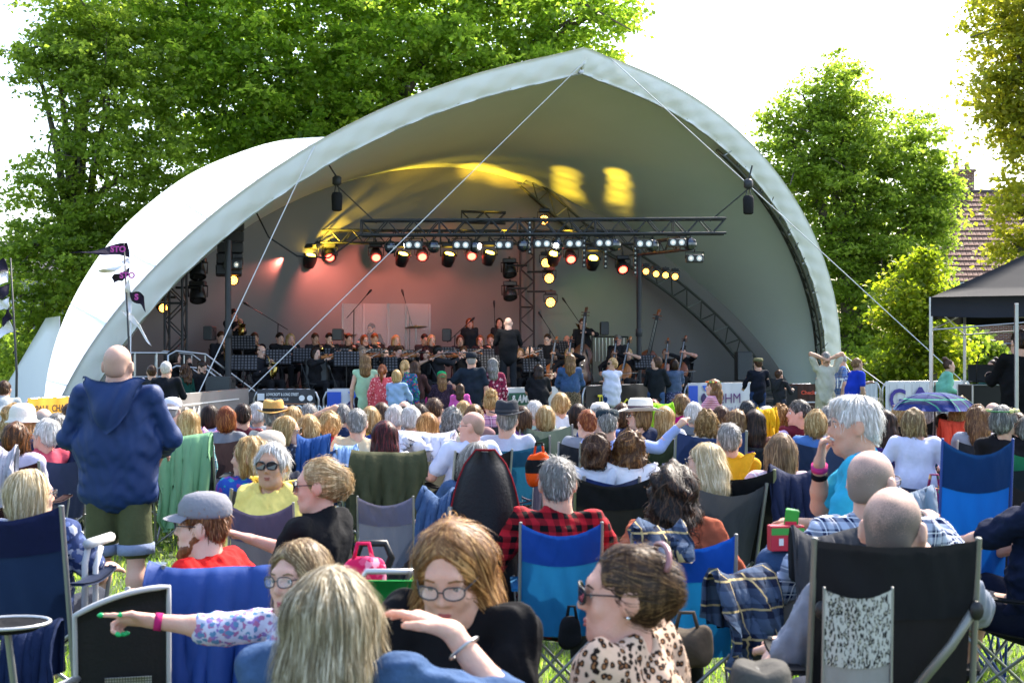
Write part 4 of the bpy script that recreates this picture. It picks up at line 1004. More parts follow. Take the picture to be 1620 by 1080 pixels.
b = MB(); b.sheet(G, 0); b.build('inner_liner', LINER, root, True)
# raised seams where the membrane panels are welded
for sv in np.linspace(-.86, .86, 13):
    b = MB(); b.tube([rel(memb(sv, v)) + Vector((0, 0, .01)) for v in np.linspace(0.0, 1, 25)], .007, 5); b.build('seam', CANM, root, True)
# front valance wrapped round the front arch
def inward(s, curve):
    e = .004; p = curve(s); t = curve(min(s + e, .999)) - curve(max(s - e, -.999)); t /= np.linalg.norm(t); q = np.array((0, 0, .6)) + np.array((0, LF * .25, .8)) - p * .0
    c = np.array((0, curve(0)[1] * .25, .5)) - p; c -= t * (c @ t); return c / np.linalg.norm(c)
sv = np.sin(np.linspace(-.985, .985, 401) * math.pi / 2); P = []
for i, s in enumerate(sv):
    p = Fa(s); n = inward(s, Fa); fw = np.array((0, 1.0, -.25)); row = []
    for j in range(8):
        t = j / 7; wr = .012 * math.sin(53 * s + 1.7 * t) * t + .011 * math.sin(97 * s - 7 * t) * t + .010 * math.sin(171 * s + 9 * t) * (.3 + t)
        row.append(rel(p + n * (.50 * t + .005 * t * math.sin(140 * s)) + fw * (.035 * math.sin(t * math.pi) + wr * 1.1 + .03)))
    P.append(row)
b = MB(); b.sheet(P, .008); b.build('valance', mat((.82, .83, .82), .6, spec=.3, var=.06, vs=1.2, bump=.35, bs=4), root, True)
b = MB(); b.tube([rel(Fa(s) + inward(s, Fa) * .51 + np.array((0, .02, 0))) for s in sv], .016, 6); b.build('hem_cord', mat((.25, .26, .2), .8), root, True)
FRAME = mat((.060, .064, .055), .5, metal=.3, var=.25)
def arch_truss(curve, name, i0, i1, r, lbl):
    o = MB(); ch = [[], [], []]
    S_ = np.linspace(i0, i1, 42); pts = []
    for q_, s in enumerate(S_):
        p = curve(s) + np.array((0, 0, .75 * max(0, 1 - q_ / 7) if name == 'rear' else 0)); n = inward(s, curve); pts.append((p + n * .12, p + n * .62 + np.array((0, .02, 0)), p + n * .40 - np.array((0, .42, 0))))
    tr = thing('arch_truss', None, None, (0, 0, 0)); tr.parent = root; tr.name = 'arch_truss'
    for c in range(3):
        b = MB(); b.tube([rel(q[c]) for q in pts], r, 8); b.build('chord', FRAME, tr, True)
    for i in range(len(pts) - 1):
        a, e = pts[i], pts[i + 1]
        for x, y in ((0, 1), (1, 2)):
            p, q = (a[x], e[y]) if i % 2 else (a[y], e[x]); rod('brace', rel(p), rel(q), r * .5, FRAME if i % 4 else STEEL, tr, 6)
arch_truss(Fa, 'front', .30, .985, .035, '')
arch_truss(Ba, 'rear', .16, .985, .035, '')
# the grey rear wall that hangs from the rear arch, with tapes and soft folds
P = []
for s in np.sin(np.linspace(-.99, .99, 101) * math.pi / 2):
    p = memb(s, .435, .07); base = np.array((p[0] * 1.0, -4.4 * math.sqrt(max(0, 1 - (p[0] / 9.4) ** 2)) - .1, .0)); row = []
    for j in range(15):
        t = j / 14; q = p * (1 - t) + base * t; q[1] += .035 * math.sin(p[0] * 5 + 2 * t) * t + .05 * math.sin(p[0] * 1.7 + 3 * t); row.append(rel(q))
    P.append(row)
b = MB(); b.sheet(P, 0); b.build('rear_wall', mat((.25, .245, .24), .85, spec=.15, var=.12, vs=.7, bump=.3, bs=1.6), root, True)
# white skirt panel at the outer left foot
b = MB(); A0 = at(95, 500, 31.5); A1 = at(73, 503, 32.5); A2 = at(10, 610, 34.0); 
b.sheet([[A0.lerp(Vector((A0.x * 1.0, A0.y, 0)), t) - stg(0, 0) for t in np.linspace(0, 1, 8)], [A1.lerp(Vector((A1.x - .05, A1.y, 0)), t) - stg(0, 0) for t in np.linspace(0, 1, 8)], [A2.lerp(Vector((A2.x - .4, A2.y, 0)), t) - stg(0, 0) for t in np.linspace(0, 1, 8)]], .01)
b.build('side_skirt', CANM, root, True)
# guy ropes with a ratchet strap at the bottom
ROPE = mat((.62, .63, .64), .6, var=.1)
def rope(label, a, e, r=.010, sag=.0):
    b = MB(); a = Vector(a); e = Vector(e); pts = [a.lerp(e, t) - Vector((0, 0, sag * 4 * t * (1 - t))) for t in np.linspace(0, 1, 13)]
    t = thing('guy_rope', label, 'rope', e, 0, 'guy ropes of the canopy'); b.tube([p - e for p in pts], r, 6); b.build('line', ROPE, t, True)
    k = MB(); k.tube([Vector((0, 0, -.15)), (a - e).normalized() * .35], .022, 6); k.build('ground_stake', STEEL, t)
apx = S3(Fa(-.02)); apr = S3(Fa(.02))
rope('long white guy rope from the canopy peak down to the lower left', apx, onground(298, 712))
rope('white guy rope from the left shoulder of the canopy to barrier', S3(Fa(-.42)), onground(270, 716))
rope('long white guy rope from the canopy peak down past the right edge', apr, onground(1622, 694))
rf_ = S3(Fa(.80))
rope('short guy rope dropping steeply from the right rim of canopy', rf_, onground(1395, 690))
rope('slack guy rope slanting from the right rim toward brick house', rf_, onground(1500, 683))
rope('thin stay rope at the far left foot of the canopy', S3(Fa(-.70)), onground(205, 720), .010)
# ---------------------------------------------------------------- stage deck
DECK = .70
sroot = thing('stage', 'black stage platform under the canopy', 'stage', stg(0, 0)); BLK = mat((.018, .018, .019), .7, var=.2, vs=3)
def prel(u, n, z): return stg(u, n, z) - stg(0, 0)
Mr = Matrix.Rotation(TT, 4, 'Z')
for i in range(8):
    for j in range(3):
        b = MB(); b.box(Mr @ Vector((-7 + i * 2, -1.6 + j * 2.1, DECK - .04)), (1.99, 2.09, .08), Mr, .01); b.build('deck_panel', BLK, sroot)
b = MB(); b.box(Mr @ Vector((0, -2.66, DECK / 2 - .05)), (16, .03, DECK - .1), Mr); b.build('front_skirt', mat((.02, .02, .022), .9, bump=.5, bs=5), sroot)
b = MB(); b.box(Mr @ Vector((0, 1.75, DECK + .15)), (13.5, 3.4, .3), Mr, .02); b.build('riser', BLK, sroot)
# stage coordinates: box helper y axis is -n; panels above were laid from n = +2.65 back to -3.65
def sbox(name, u, n, z, dims, material, label, cat, rz=0., bev=.015):
    t = thing(name, label, cat, stg(u, n, z), TT + rz); b = MB(); b.box((0, 0, dims[2] / 2), dims, None, bev); b.build('cabinet', material, t)
    g = MB(); g.box((0, -dims[1] / 2 - .006, dims[2] / 2), (dims[0] * .9, .012, dims[2] * .92)); g.build('grille', mat((.05, .055, .058), .6, var=.3, vs=80), t); return t
# ---------------------------------------------------------------- trusses and stage lights
def truss(label, a, e, size, r, bay, group='lighting trusses', ends=True, single=True):
    a = Vector(a); e = Vector(e); t = thing('lighting_truss' if abs((e - a).z) < 1 else 'truss_tower', label, 'truss', a, 0, group); L = (e - a).length; ax = (e - a).normalized()
    up = Vector((0, 0, 1)) if abs(ax.z) < .9 else Vector((1, 0, 0)); sd = ax.cross(up).normalized(); up = sd.cross(ax)
    cs = [(sd * i + up * j) * size / 2 for i in (-1, 1) for j in (-1, 1)]
    for c in cs: rod('chord', c, c + ax * L, r, DARKM, t)
    n = int(L / bay)
    br = MB()
    for k in range(n):
        p, q = ax * (L * k / n), ax * (L * (k + 1) / n)
        for x, y in ((0, 1), (2, 3), (0, 2), (1, 3)):
            u, v = (cs[x], cs[y]) if k % 2 else (cs[y], cs[x])
            if single and (x, y) == (0, 1): rod('brace', p + u, q + v, r * .55, DARKM, t, 6)
            else: br.tube([p + u, q + v], r * .5, 5)
        if k % 6 == 0:
            for x, y in ((0, 1), (2, 3)): br.tube([p + cs[x], p + cs[y]], r * .6, 5)
    br.build('bracing', DARKM, t)
    return t
DT = 26.3
TL, TR = at(572, 361, DT), at(1147, 358, DT)
truss('black lighting truss hanging across the front of the stage opening', TL, TR, .29, .024, .25)
DB = 30.5
truss('rear lighting truss in yellow glow behind the front truss', at(384, 374, DB), at(1010, 376, DB), .29, .022, .25)
truss('dark lattice tower standing in the middle of the stage', nstage(834, -2.6, 1.0), Vector((*nstage(834, -2.6).xy, CAMH + (563 - 345) / FPX * nstage(834, -2.6).y)), .34, .026, .3)
truss('dark lattice tower by the left end of the stage', nstage(278, .2, .7), Vector((*nstage(278, .2).xy, CAMH + (563 - 425) / FPX * nstage(278, .2).y)), .34, .026, .3)
truss('short slanting truss on the right carrying four amber lights', at(1085, 385, 28), at(1005, 395, 30.5), .26, .02, .25)
truss('short high truss glimpsed behind the rear truss', at(730, 343, 31.5), at(800, 345, 31.5), .26, .02, .25)
for px, y0, n, lb in ((361, 380, 1.6, 'dark support pole left of the orchestra holding the speaker cluster'), (1011, 395, 1.2, 'dark support pole right of the orchestra')):
    p = nstage(px, n, DECK); t = thing('support_pole', lb, 'pole', p); h = CAMH + (563 - y0) / FPX * p.y - DECK
    rod('pole', (0, 0, 0), (0, 0, h), .06, DARKM, t, 10); rod('collar', (0, 0, h * .42), (0, 0, h * .47), .08, DARKM, t, 10); b = MB(); b.box((0, 0, .01), (.5, .5, .02)); b.build('base_plate', DARKM, t)
AMBER = mat((.5, .2, .02), .4, var=0, emit=(1.0, .36, .04), es=5.5); RED = mat((.5, .02, .02), .4, var=0, emit=(1.0, .05, .03), es=5.0); YEL = mat((.6, .5, .05), .4, var=0, emit=(1., .62, .05), es=9.0)
WARMW = mat((.8, .74, .62), .2, var=0, emit=(1., .86, .66), es=.25)
def disc(b, c, ax, r, th=.01, n=14):
    q = Vector(ax).to_track_quat('Z', 'Y').to_matrix().to_4x4(); b.lathe([(r, 0), (r, th)], n, Matrix.Translation(c) @ q)
def wash_light(label, p, aim, lensm, size=1.0, cells=True, group=None, hang=.30):
    t = thing('stage_light', label, 'stage light', p, 0, group, scale=(size,) * 3); aim = Vector(aim).normalized(); q = aim.to_track_quat('Z', 'Y').to_matrix().to_4x4()
    b = MB(); b.lathe([(.06, -.20), (.10, -.18), (.13, -.05), (.135, .06), (.125, .07), (.11, .055)], 16, q); b.build('head', BLACKM, t, True)
    l = MB()
    if cells:
        for rr_, k in ((0, 1), (.042, 6), (.085, 12)):
            for i in range(k): a = 2 * math.pi * i / k + .2; disc(l, q @ Vector((rr_ * math.cos(a), rr_ * math.sin(a), .06)), aim, .0185, .008, 8)
    else: disc(l, q @ Vector((0, 0, .055)), aim, .085, .01)
    l.build('lens', lensm, t)
    y = MB(); y.tube([(-.15, 0, 0), (-.16, 0, .18), (.16, 0, .18), (.15, 0, 0)], .014, 6); y.box((0, 0, .22), (.26, .18, .09), None, .015); y.build('yoke', BLACKM, t); rod('clamp', (0, 0, .26), (0, 0, hang), .02, BLACKM, t); return t
def blinder(label, p):
    t = thing('twin_blinder', label, 'stage light', p, 0, 'twin blinders on the front truss'); b = MB(); b.box((0, 0, 0), (.36, .14, .17), None, .02); b.build('housing', mat((.045, .048, .05), .5), t)
    for sx in (-.085, .085):
        l = MB(); disc(l, Vector((sx, -.068, 0)), (0, -1, 0), .058, .012, 18); o = l.build('reflector', mat((.45, .46, .46), .2, metal=.9, var=0), t); k = MB(); disc(k, Vector((sx, -.080, 0)), (0, -1, 0), .026, .006, 12); k.build('bulb', WARMW, o)
    y = MB(); y.tube([(-.19, 0, 0), (-.19, 0, .13), (.19, 0, .13), (.19, 0, 0)], .010, 6); y.tube([(0, 0, .13), (0, 0, .2)], .018, 6); y.build('bracket', BLACKM, t)
def ball(label, p):
    t = thing('mirror_ball', label, 'mirror ball', p, 0, 'mirror balls under the front truss'); b = MB(); v = []; n, k = 9, 16
    b.lathe([(.135 * math.sin(math.pi * i / n), -.135 * math.cos(math.pi * i / n)) for i in range(n + 1)], k); b.build('ball', mat((.10, .11, .13), .12, metal=.85, var=0), t)
    y = MB(); y.tube([(0, 0, .13), (0, 0, .24)], .012, 6); y.build('hanger', BLACKM, t)
wh = ['first', 'second', 'third', 'fourth', 'fifth', 'sixth', 'seventh', 'eighth', 'ninth', 'tenth']
for i, (px, py) in enumerate([(654, 388), (730, 388), (797, 388), (858, 386), (908, 386), (955, 385), (1019, 386), (1071, 384)]): blinder(f'twin-lamp blinder, {wh[i]} from the left along the front truss', at(px, py, DT - .05))
blinder('twin-lamp blinder hanging lowest at the right end of the rig', at(1099, 409, DT + .8))
blinder('twin-lamp blinder low on the left speaker cluster', at(369, 419, 25.8))
for i, (px, py) in enumerate([(618, 391), (686, 390), (752, 390), (828, 388), (881, 388), (972, 387), (1032, 388), (1092, 386)]): ball(f'dark mirror ball, {wh[i]} from the left under the front truss', at(px, py, DT + .05))
lamps = []
for i, (px, py) in enumerate([(449, 407), (522, 405), (595, 405), (668, 404), (746, 403), (903, 408), (985, 424)]):
    p = at(px, py, DB); wash_light(f'red wash light, {wh[i]} from the left under the rear truss', p, (.12, -.75, -.65), RED, 1.1, False, 'red wash lights', .34); lamps.append(('r', p))
for i, (px, py) in enumerate([(418, 409), (491, 408), (637, 406), (710, 406), (774, 404), (876, 405), (938, 412)]):
    p = at(px, py, DB - .2); wash_light(f'yellow beam light, {wh[i]} from the left under the rear truss', p, (.25, -.35, .9) if i < 5 else (.1, -.6, .8), YEL, 1.2, False, 'yellow beam lights', .34); lamps.append(('y', p))
for i, (px, py, d) in enumerate([(861, 348, 31), (864, 416, 31), (869, 440, 31), (871, 478, 31)]): wash_light(f'amber cluster light, {wh[i]} from the top beside the middle tower', at(px, py, d), (-.05, -1, -.1), AMBER, 1.0, True, 'amber lights')
for i, (px, py, d) in enumerate([(1022, 429, 29.5), (1038, 433, 29.2), (1053, 435, 28.9), (1068, 437, 28.6)]): wash_light(f'small amber light, {wh[i]} from the left on slanting truss', at(px, py, d), (-.1, -1, -.2), AMBER, .62, True, 'amber lights')
for px, py, d, lb in ((368, 443, 26, 'amber light at the foot of the left speaker cluster'), (257, 455, 26.5, 'upper amber light on the left tower'), (257, 487, 26.5, 'lower amber light on the left tower')): wash_light(lb, at(px, py, d), (.5, -.8, -.1), AMBER, .8, True, 'amber lights')
OFFL = mat((.06, .06, .065), .15, spec=.8, var=0)
for px, py, d, lb in ((806, 431, 31.3, 'unlit moving head on the upper left arm of middle tower'), (807, 467, 31.3, 'unlit moving head on the lower left arm of middle tower'), (313, 433, 27, 'unlit moving head on the upper arm of left tower'), (313, 470, 27, 'unlit moving head on the lower arm of left tower')):
    wash_light(lb, at(px, py, d), (.15, -.4, -.9), OFFL, 1.25, False, 'unlit moving heads')
for px, py, d, x2, lb in ((834, 420, 31.2, 800, 'upper left outrigger arm of the middle tower'), (834, 456, 31.2, 800, 'lower left outrigger arm of the middle tower'), (834, 430, 31.2, 872, 'upper right outrigger arm of the middle tower'), (834, 461, 31.2, 872, 'lower right outrigger arm of the middle tower'), (278, 420, 26.8, 318, 'upper outrigger arm of the left tower'), (278, 455, 26.8, 318, 'lower outrigger arm of the left tower'), (278, 470, 26.7, 250, 'short outrigger arm on the outside of left tower')):
    a, e = at(px, py, d), at(x2, py, d); t = thing('outrigger_arm', lb, 'bracket', a); rod('bar', (0, 0, 0), e - a, .025, BLACKM, t); rod('end_clamp', e - a + Vector((0, 0, -.09)), e - a + Vector((0, 0, .05)), .035, BLACKM, t)
# dotted LED pixel strips that hang from the front truss
for i, (px, y0, y1) in enumerate([(838, 345, 402), (884, 365, 405), (924, 370, 423), (958, 375, 425), (1005, 372, 435)]):
    t = thing('pixel_strip', f'hanging strip of dotted lamps, {wh[i]} from the left below the truss', 'stage light', at(px, y1, DT + 1.2), 0, 'pixel strips'); h = (y1 - y0) / FPX * DT; b = MB(); b.box((0, 0, h / 2), (.07, .04, h)); b.build('bar', BLACKM, t); l = MB()
    for k in range(int(h / .1)): disc(l, Vector((0, -.02, .05 + k * .1)), (0, -1, 0), .02, .008, 8)
    l.build('cells', mat((.55, .55, .5), .3, var=0), t)
# chain hoists and slings that carry the front truss
for px, py, sx, lb in ((533, 320, 1, 'black chain hoist hanging left of the front truss'), (1184, 325, -1, 'black chain hoist hanging right of the front truss')):
    d = DT - .2; p = at(px, py + 14, d); t = thing('chain_hoist', lb, 'hoist', p, 0, 'chain hoists'); b = MB(); b.lathe([(.07, 0), (.10, .02), (.11, .3), (.09, .36), (.06, .37)], 12); b.build('chain_bag', cloth((.02, .02, .022)), t, True)
    m_ = MB(); m_.lathe([(.05, .5), (.09, .53), (.09, .66), (.05, .69)], 10); m_.build('motor', DARKM, t, True); c = MB()
    for k in (-.05, .05): c.tube([(k, 0, .36), (k * .4, 0, .52)], .012, 5)
    topp = at(521 if sx > 0 else 1190, 262, d) - p; c.tube([(0, 0, .66), topp], .018, 6); c.build('chain', DARKM, t); w = MB(); w.tube([(0, 0, .5), (TL if sx > 0 else TR) + Vector((.3 * sx, 0, .1)) - p], .014, 6); w.build('sling', DARKM, t)
b = MB(); pts = [at(400, 325, 26), at(425, 375, 26), at(470, 405, 26.1), at(520, 408, 26.2), at(570, 372, DT)]
o = MB().tube([pts[0].lerp(pts[1], .0), *[Vector(x) for x in pts[1:]]], .018, 6).build('power_cable', BLACKM, None, True, label='black power cable sagging to the left end of the front truss', cat='cable')
# line-array speakers left
t = thing('speaker_cluster', 'black line array speakers hanging at the left of the stage', 'speaker', at(362, 440, 26), R_(12)); 
for i in range(5):
    b = MB(); b.box((.05 * math.sin(i * .3), -.02 * i, .15 + i * .22), (.50 - .0 * i, .36, .21), Matrix.Rotation(R_(-4 + 3 * i), 3, 'X'), .02); b.build('cabinet', BLACKM, t)
# the lamps' own light: yellow pools on the ceiling and red on the rear wall
def spot(name, p, target, col, e, ang, blend=.5):
    l = bpy.data.lights.new(name, 'SPOT'); l.energy = e; l.color = col; l.spot_size = R_(ang); l.spot_blend = blend; l.shadow_soft_size = .05
    o = bpy.data.objects.new(name, l); COL.objects.link(o); o.location = p; o.rotation_euler = (Vector(target) - Vector(p)).to_track_quat('-Z', 'Y').to_euler()
CP = [S3(memb(s_, v_, .07)) for s_ in np.linspace(-.6, .6, 61) for v_ in np.linspace(.02, .42, 41)]
def ceil_at(px, py): return min(CP, key=lambda q: (810 + FPX * q.x / q.y - px) ** 2 + (YH - FPX * (q.z - CAMH) / q.y - py) ** 2)
WP = [S3(memb(s_, .435, .07) * (1 - t_) + np.array((memb(s_, .435, .07)[0], -4.4 * math.sqrt(max(0, 1 - (memb(s_, .435, .07)[0] / 9.4) ** 2)), 0)) * t_) for s_ in np.linspace(-.9, .9, 61) for t_ in np.linspace(0, 1, 21)]
def wall_at(px, py): return min(WP, key=lambda q: (810 + FPX * q.x / q.y - px) ** 2 + (YH - FPX * (q.z - CAMH) / q.y - py) ** 2)
YS = [((418, 409), [(625, 283)], 260), ((491, 408), [(670, 278)], 300), ((637, 406), [(740, 282), (752, 272), (765, 262)], 220), ((710, 406), [(785, 290), (800, 298), (818, 304)], 220), ((774, 404), [(902, 322), (900, 310), (898, 298), (897, 286), (896, 274)], 135), ((876, 405), [(982, 332), (981, 319), (980, 306), (979, 293), (978, 280)], 135)]
for (a, tt_, e) in YS:
    p = at(a[0], a[1] - 30, DB - .75)
    for t_ in tt_: spot('yellow_beam', p, ceil_at(*t_), (1., .60, .03), e * 1.6, 15, 1.)
for a, t_ in (((418, 409), (500, 345)), ((491, 408), (580, 335))): spot('yellow_glow', at(a[0], a[1] - 8, DB - .45), ceil_at(*t_) if 0 else wall_at(*t_), (1., .65, .05), 220, 60, 1.)
for i, (a, t_) in enumerate([((449, 407), (420, 450)), ((522, 405), (500, 450)), ((595, 405), (580, 450)), ((668, 404), (660, 455)), ((746, 403), (740, 460)), ((903, 408), (850, 470))]): spot('red_beam', at(a[0], a[1] + 2, DB - .6), wall_at(*t_), (1., .22, .16), 52 if i < 5 else 22, 90, 1.)
for i, (k, p) in enumerate([x for x in lamps if x[0] == 'r'][:5]): spot('red_wash', p + Vector((0, -.3, -.1)), p + Vector((.1, -.5, -3)), (1., .10, .06), 60, 60, .9)
for px_ in (640, 760, 880, 1010): spot('front_wash', at(px_, 386, DT - .1), nstage(px_ * .9 + 70, -.3, 1.6), (1., .9, .74), 170, 75, .9)
spot('green_wash', at(960, 420, 30), nstage(935, -4.0, 2.3), (.5, 1., .3), 40, 40, .9)
# ---------------------------------------------------------------- lettering, crowd barriers and their banners
def text_mesh(s, size, bold=0.0, serif=False, shear=0.):
    cu = bpy.data.curves.new('t', 'FONT'); cu.body = s; cu.size = size; cu.align_x = 'LEFT'; cu.offset = bold; cu.extrude = .0015; cu.shear = shear; cu.resolution_u = 3
    o = bpy.data.objects.new('t', cu); COL.objects.link(o); dg = bpy.context.evaluated_depsgraph_get(); me = bpy.data.meshes.new_from_object(o.evaluated_get(dg)); bpy.data.objects.remove(o)
    me.materials.clear(); return me
def lettering(parent, s, x, z, size, color, y=-.016, bold=.004, sx=1.0, shear=0., name='lettering'):
    me = text_mesh(s, size, bold, shear=shear); return put(name, me, mat(color, .6, var=.03), parent, M=Matrix.Translation((x, y, z)) @ Matrix.Rotation(R_(90), 4, 'X') @ Matrix.Diagonal((sx, 1, 1, 1)))
def barrier(label, a, e, bcol, blabel, texts, h=1.1, gap=.06, bm=None, cover=1.0, extras=None):
    a = Vector((a.x, a.y, 0)); e = Vector((e.x, e.y, 0)); L = (e - a).length; rz = math.atan2((e - a).y, (e - a).x)
    t = thing('crowd_barrier', label, 'barrier', a, rz, 'steel crowd barriers'); r = .021
    f = MB(); c = .16; pts = [(0, 0, .14), (0, 0, h - c), (c * .3, 0, h - c * .3), (c, 0, h), (L - c, 0, h), (L - c * .3, 0, h - c * .3), (L, 0, h - c), (L, 0, .14)]; f.tube(pts, r, 8); f.tube([(0, 0, .14), (L, 0, .14)], r * .8, 8); f.build('frame', STEEL, t, True)
    n = max(6, int(L / .13))
    for i in range(1, n): rod('bar', (L * i / n, 0, .14), (L * i / n, 0, h - .01), .007, STEEL, t, 6)
    for x in (.2, L - .2): rod('foot', (x, -.3, .02), (x, .3, .02), .018, STEEL, t, 6); rod('foot_riser', (x, 0, .02), (x, 0, .16), .018, STEEL, t, 6)
    P = [[(gap + (L - 2 * gap) * i / 24, -.032 - .014 * math.sin(i * .9) * math.sin(j * .7 + 1) - .008 * math.sin(i * 2.1), .2 + (h - .18 - .012 * abs(math.sin(i * .8))) * (j / 8) - .0) for j in range(9)] for i in range(25)]
    bt = thing('banner', blabel, 'banner', a, rz); b = MB(); b.sheet([[(x, y, z) for x, y, z in row] for row in P], -.003)
    b.build('sheet', bm or mat(bcol, .5, spec=.35, var=.06, vs=3, bump=.2, bs=6), bt, True)
    for tx in texts: lettering(bt, *tx[0], **tx[1])
    return t, bt, L
def bp(px, ytop): d = FPX * (CAMH - 1.1) / (ytop - YH); return at(px, ytop, d)
def T(*a, **k): k.setdefault('y', -.066); return (a, k)
barrier('left-hand crowd barrier behind the yellow banner', bp(36, 632), bp(165, 626), '#e8ab3a', 'yellow banner lettered PAUL CHAM on the far left barrier', [T('PAUL CHAM', .17, .92, .13, (.06, .03, .02), bold=.003)])
_, bt, L = barrier('crowd barrier behind the grey RM banner', bp(270, 626), bp(392, 615), '#8d8783', 'grey banner with large pale letters R M', [T('R', .42, .56, .52, (.62, .61, .60), bold=.0), T('M', .82, .56, .52, (.62, .61, .60), bold=.0)])
b = MB(); b.box((L * .45, -.066, .95), (L * .72, .004, .02)); b.build('rule_line', mat((.75, .74, .72), .6), bt)
_, bt, L = barrier('crowd barrier behind the charcoal names banner', bp(402, 616.5), bp(504, 616.5), '#3c3d42', 'charcoal banner lettered WILSON & ADAM WA below a logo', [T('WILSON', .33, .72, .17, (.8, .8, .8)), T('&', .93, .72, .17, (.75, .32, .12)), T('ADAM WA', 1.06 - .02, .72, .165, (.8, .8, .8), sx=.6), T('LOWICROFT & LONG STREET', .22, 1.0, .07, (.75, .75, .75), bold=.001, sx=.6), T('PRODUCTIONS & CLUB', .22, .92, .06, (.6, .6, .6), bold=.001, sx=.6)])
b = MB(); b.box((.13, -.066, .98), (.12, .004, .12)); b.build('logo_square', mat((.75, .75, .76), .6), bt); b = MB(); b.box((L / 2, -.066, .86), (L * .9, .004, .012)); b.build('rule_line', mat((.6, .25, .1), .6), bt)
for x in (L - .28, L - .14): b = MB(); disc(b, Vector((x, -.062, .96)), (0, -1, 0), .05, .006, 16); b.build('badge', mat((.8, .8, .8), .6), bt)
_, bt, L = barrier('crowd barrier behind the left white and blue banner', bp(512, 616), bp(630, 615.5), '#cfd0d6', 'white banner with blue corner and letters ΩHM beside the charcoal banner', [T('ΩHM', .56, .75, .28, (.12, .04, .16), bold=.0), T('Clothing Ltd', .58, .62, .12, (.2, .15, .25), bold=0.), T('www.ohm', .34, .38, .13, (.05, .03, .08))])
def corner(bt, h, L): 
    b = MB(); b.prism([(.06, h), (.30, h), (.30, h - .30), (.34, h - .5), (.22, h - .68), (.06, h - .72)], 0, .004, Matrix(((1, 0, 0, 0), (0, 0, -1, -.060), (0, 1, 0, 0), (0, 0, 0, 1)))); b.build('blue_patch', mat((.03, .10, .55), .5), bt)
    b = MB(); b.prism([(.42, h), (.9, h), (.9, h - .1), (.7, h - .07), (.5, h - .12)], 0, .004, Matrix(((1, 0, 0, 0), (0, 0, -1, -.060), (0, 1, 0, 0), (0, 0, 0, 1)))); b.build('blue_smear', mat((.04, .14, .6), .5), bt)
    b = MB(); b.prism([(.46 + .075 * math.sin(a) * (1 - .35 * max(0, math.cos(a))), h - .27 + .11 * math.cos(a)) for a in np.linspace(0, 6.28, 18)[:-1]], 0, .005, Matrix(((1, 0, 0, 0), (0, 0, -1, -.062), (0, 1, 0, 0), (0, 0, 0, 1)))); b.build('drop_logo', mat((.05, .03, .12), .5), bt)
corner(bt, 1.06, L)
barrier('crowd barrier behind the black MUSIC banner', bp(652, 616), bp(768, 615), '#17171a', 'black banner lettered MUSIC in bright pink', [T('MUSIC', .12, .76, .30, (.75, .05, .32), sx=.62), T('.UK HOG', .25, .45, .2, (.7, .7, .7), sx=.6)])
_, bt, L = barrier('crowd barrier behind the green and white property banner', bp(772, 615), bp(900, 612), '#cfd2d0', 'white banner lettered MAY & AMOS PROPERTY on green', [T('MAY', .18, .84, .2, (.05, .06, .06), shear=.25), T('& AMOS', .50, .84, .2, (.85, .86, .85), shear=.25, y=-.072, sx=.85), T('PROPERTY', .55, .68, .12, (.05, .06, .06), bold=.001), T('5870', .85, .42, .16, (.05, .06, .06))])
b = MB(); b.box((.86, -.062, .91), (.8, .004, .22)); b.build('green_band', mat((.02, .12, .07), .5), bt)
_, bt, L = barrier('crowd barrier behind the black banner with yellow writing', bp(922, 611), bp(1076, 606.5), '#1b1b1e', 'black banner lettered THE with a yellow loop', [T('THE', .40, .68, .36, (.72, .66, .03), sx=.62)])
b = MB(); b.tube([(1.22, -.066, .5), (1.28, -.066, .74), (1.38, -.066, .82), (1.5, -.066, .76), (1.55, -.066, .6), (1.5, -.066, .45), (1.4, -.066, .42), (1.3, -.066, .55), (1.2, -.066, .75), (1.08, -.066, .8), (1.02, -.066, .66), (1.1, -.066, .5), (1.22, -.066, .56)], .018, 6); b.build('yellow_loop', mat((.72, .66, .03), .5), bt)
_, bt, L = barrier('crowd barrier behind the right white and blue banner', bp(1083, 607), bp(1200, 605.5), '#c9cacc', 'white banner with blue corner and letters ΩHM near the flat-capped man', [T('ΩHM', .78, .68, .30, (.12, .04, .16), bold=.0), T('Clothing Ltd', .72, .52, .15, (.2, .15, .25), bold=0.)])
corner(bt, 1.06, L)
_, bt, L = barrier('crowd barrier behind the brown plank-patterned banner', bp(1240, 608), bp(1294, 608), '#4a2f25', 'brown plank-pattern banner lettered Checkatrade', [T('Check', .34, .90, .11, (.75, .10, .05)), T('a', .62, .90, .11, (.75, .75, .75)), T('trade', .68, .90, .11, (.05, .15, .55))])
for i in range(7): b = MB(); b.box((.28 + i * .105, -.050, .6), (.006, .004, .88)); b.build('plank_line', mat((.06, .035, .03), .8), bt)
for z, w in ((.74, .3), (.40, .2), (.34, .2), (.28, .24)): b = MB(); b.box((.36 + w / 2 + (.45 if z < .6 else 0), -.066, z), (w, .004, .025)); b.build('text_rule', mat((.7, .7, .7), .6), bt)
b = MB(); b.box((.16, -.056, .62), (.22, .004, .9)); b.build('black_edge', mat((.02, .02, .02), .6), bt)
_, bt, L = barrier('crowd barrier behind the white GAP banner', bp(1396, 604), bp(1535, 603), '#d4d2cf', 'white plank-pattern banner lettered GAP in purple by the gazebo', [T('G', .12, .48, .66, (.06, .04, .25), bold=.012), T('P', 1.42, .48, .66, (.06, .04, .25), bold=.012), T('SOLUTIONS', .22, .24, .24, (.12, .12, .16), bold=0.)])
Mp = Matrix(((1, 0, 0, 0), (0, 0, -1, -.066), (0, 1, 0, 0), (0, 0, 0, 1)))
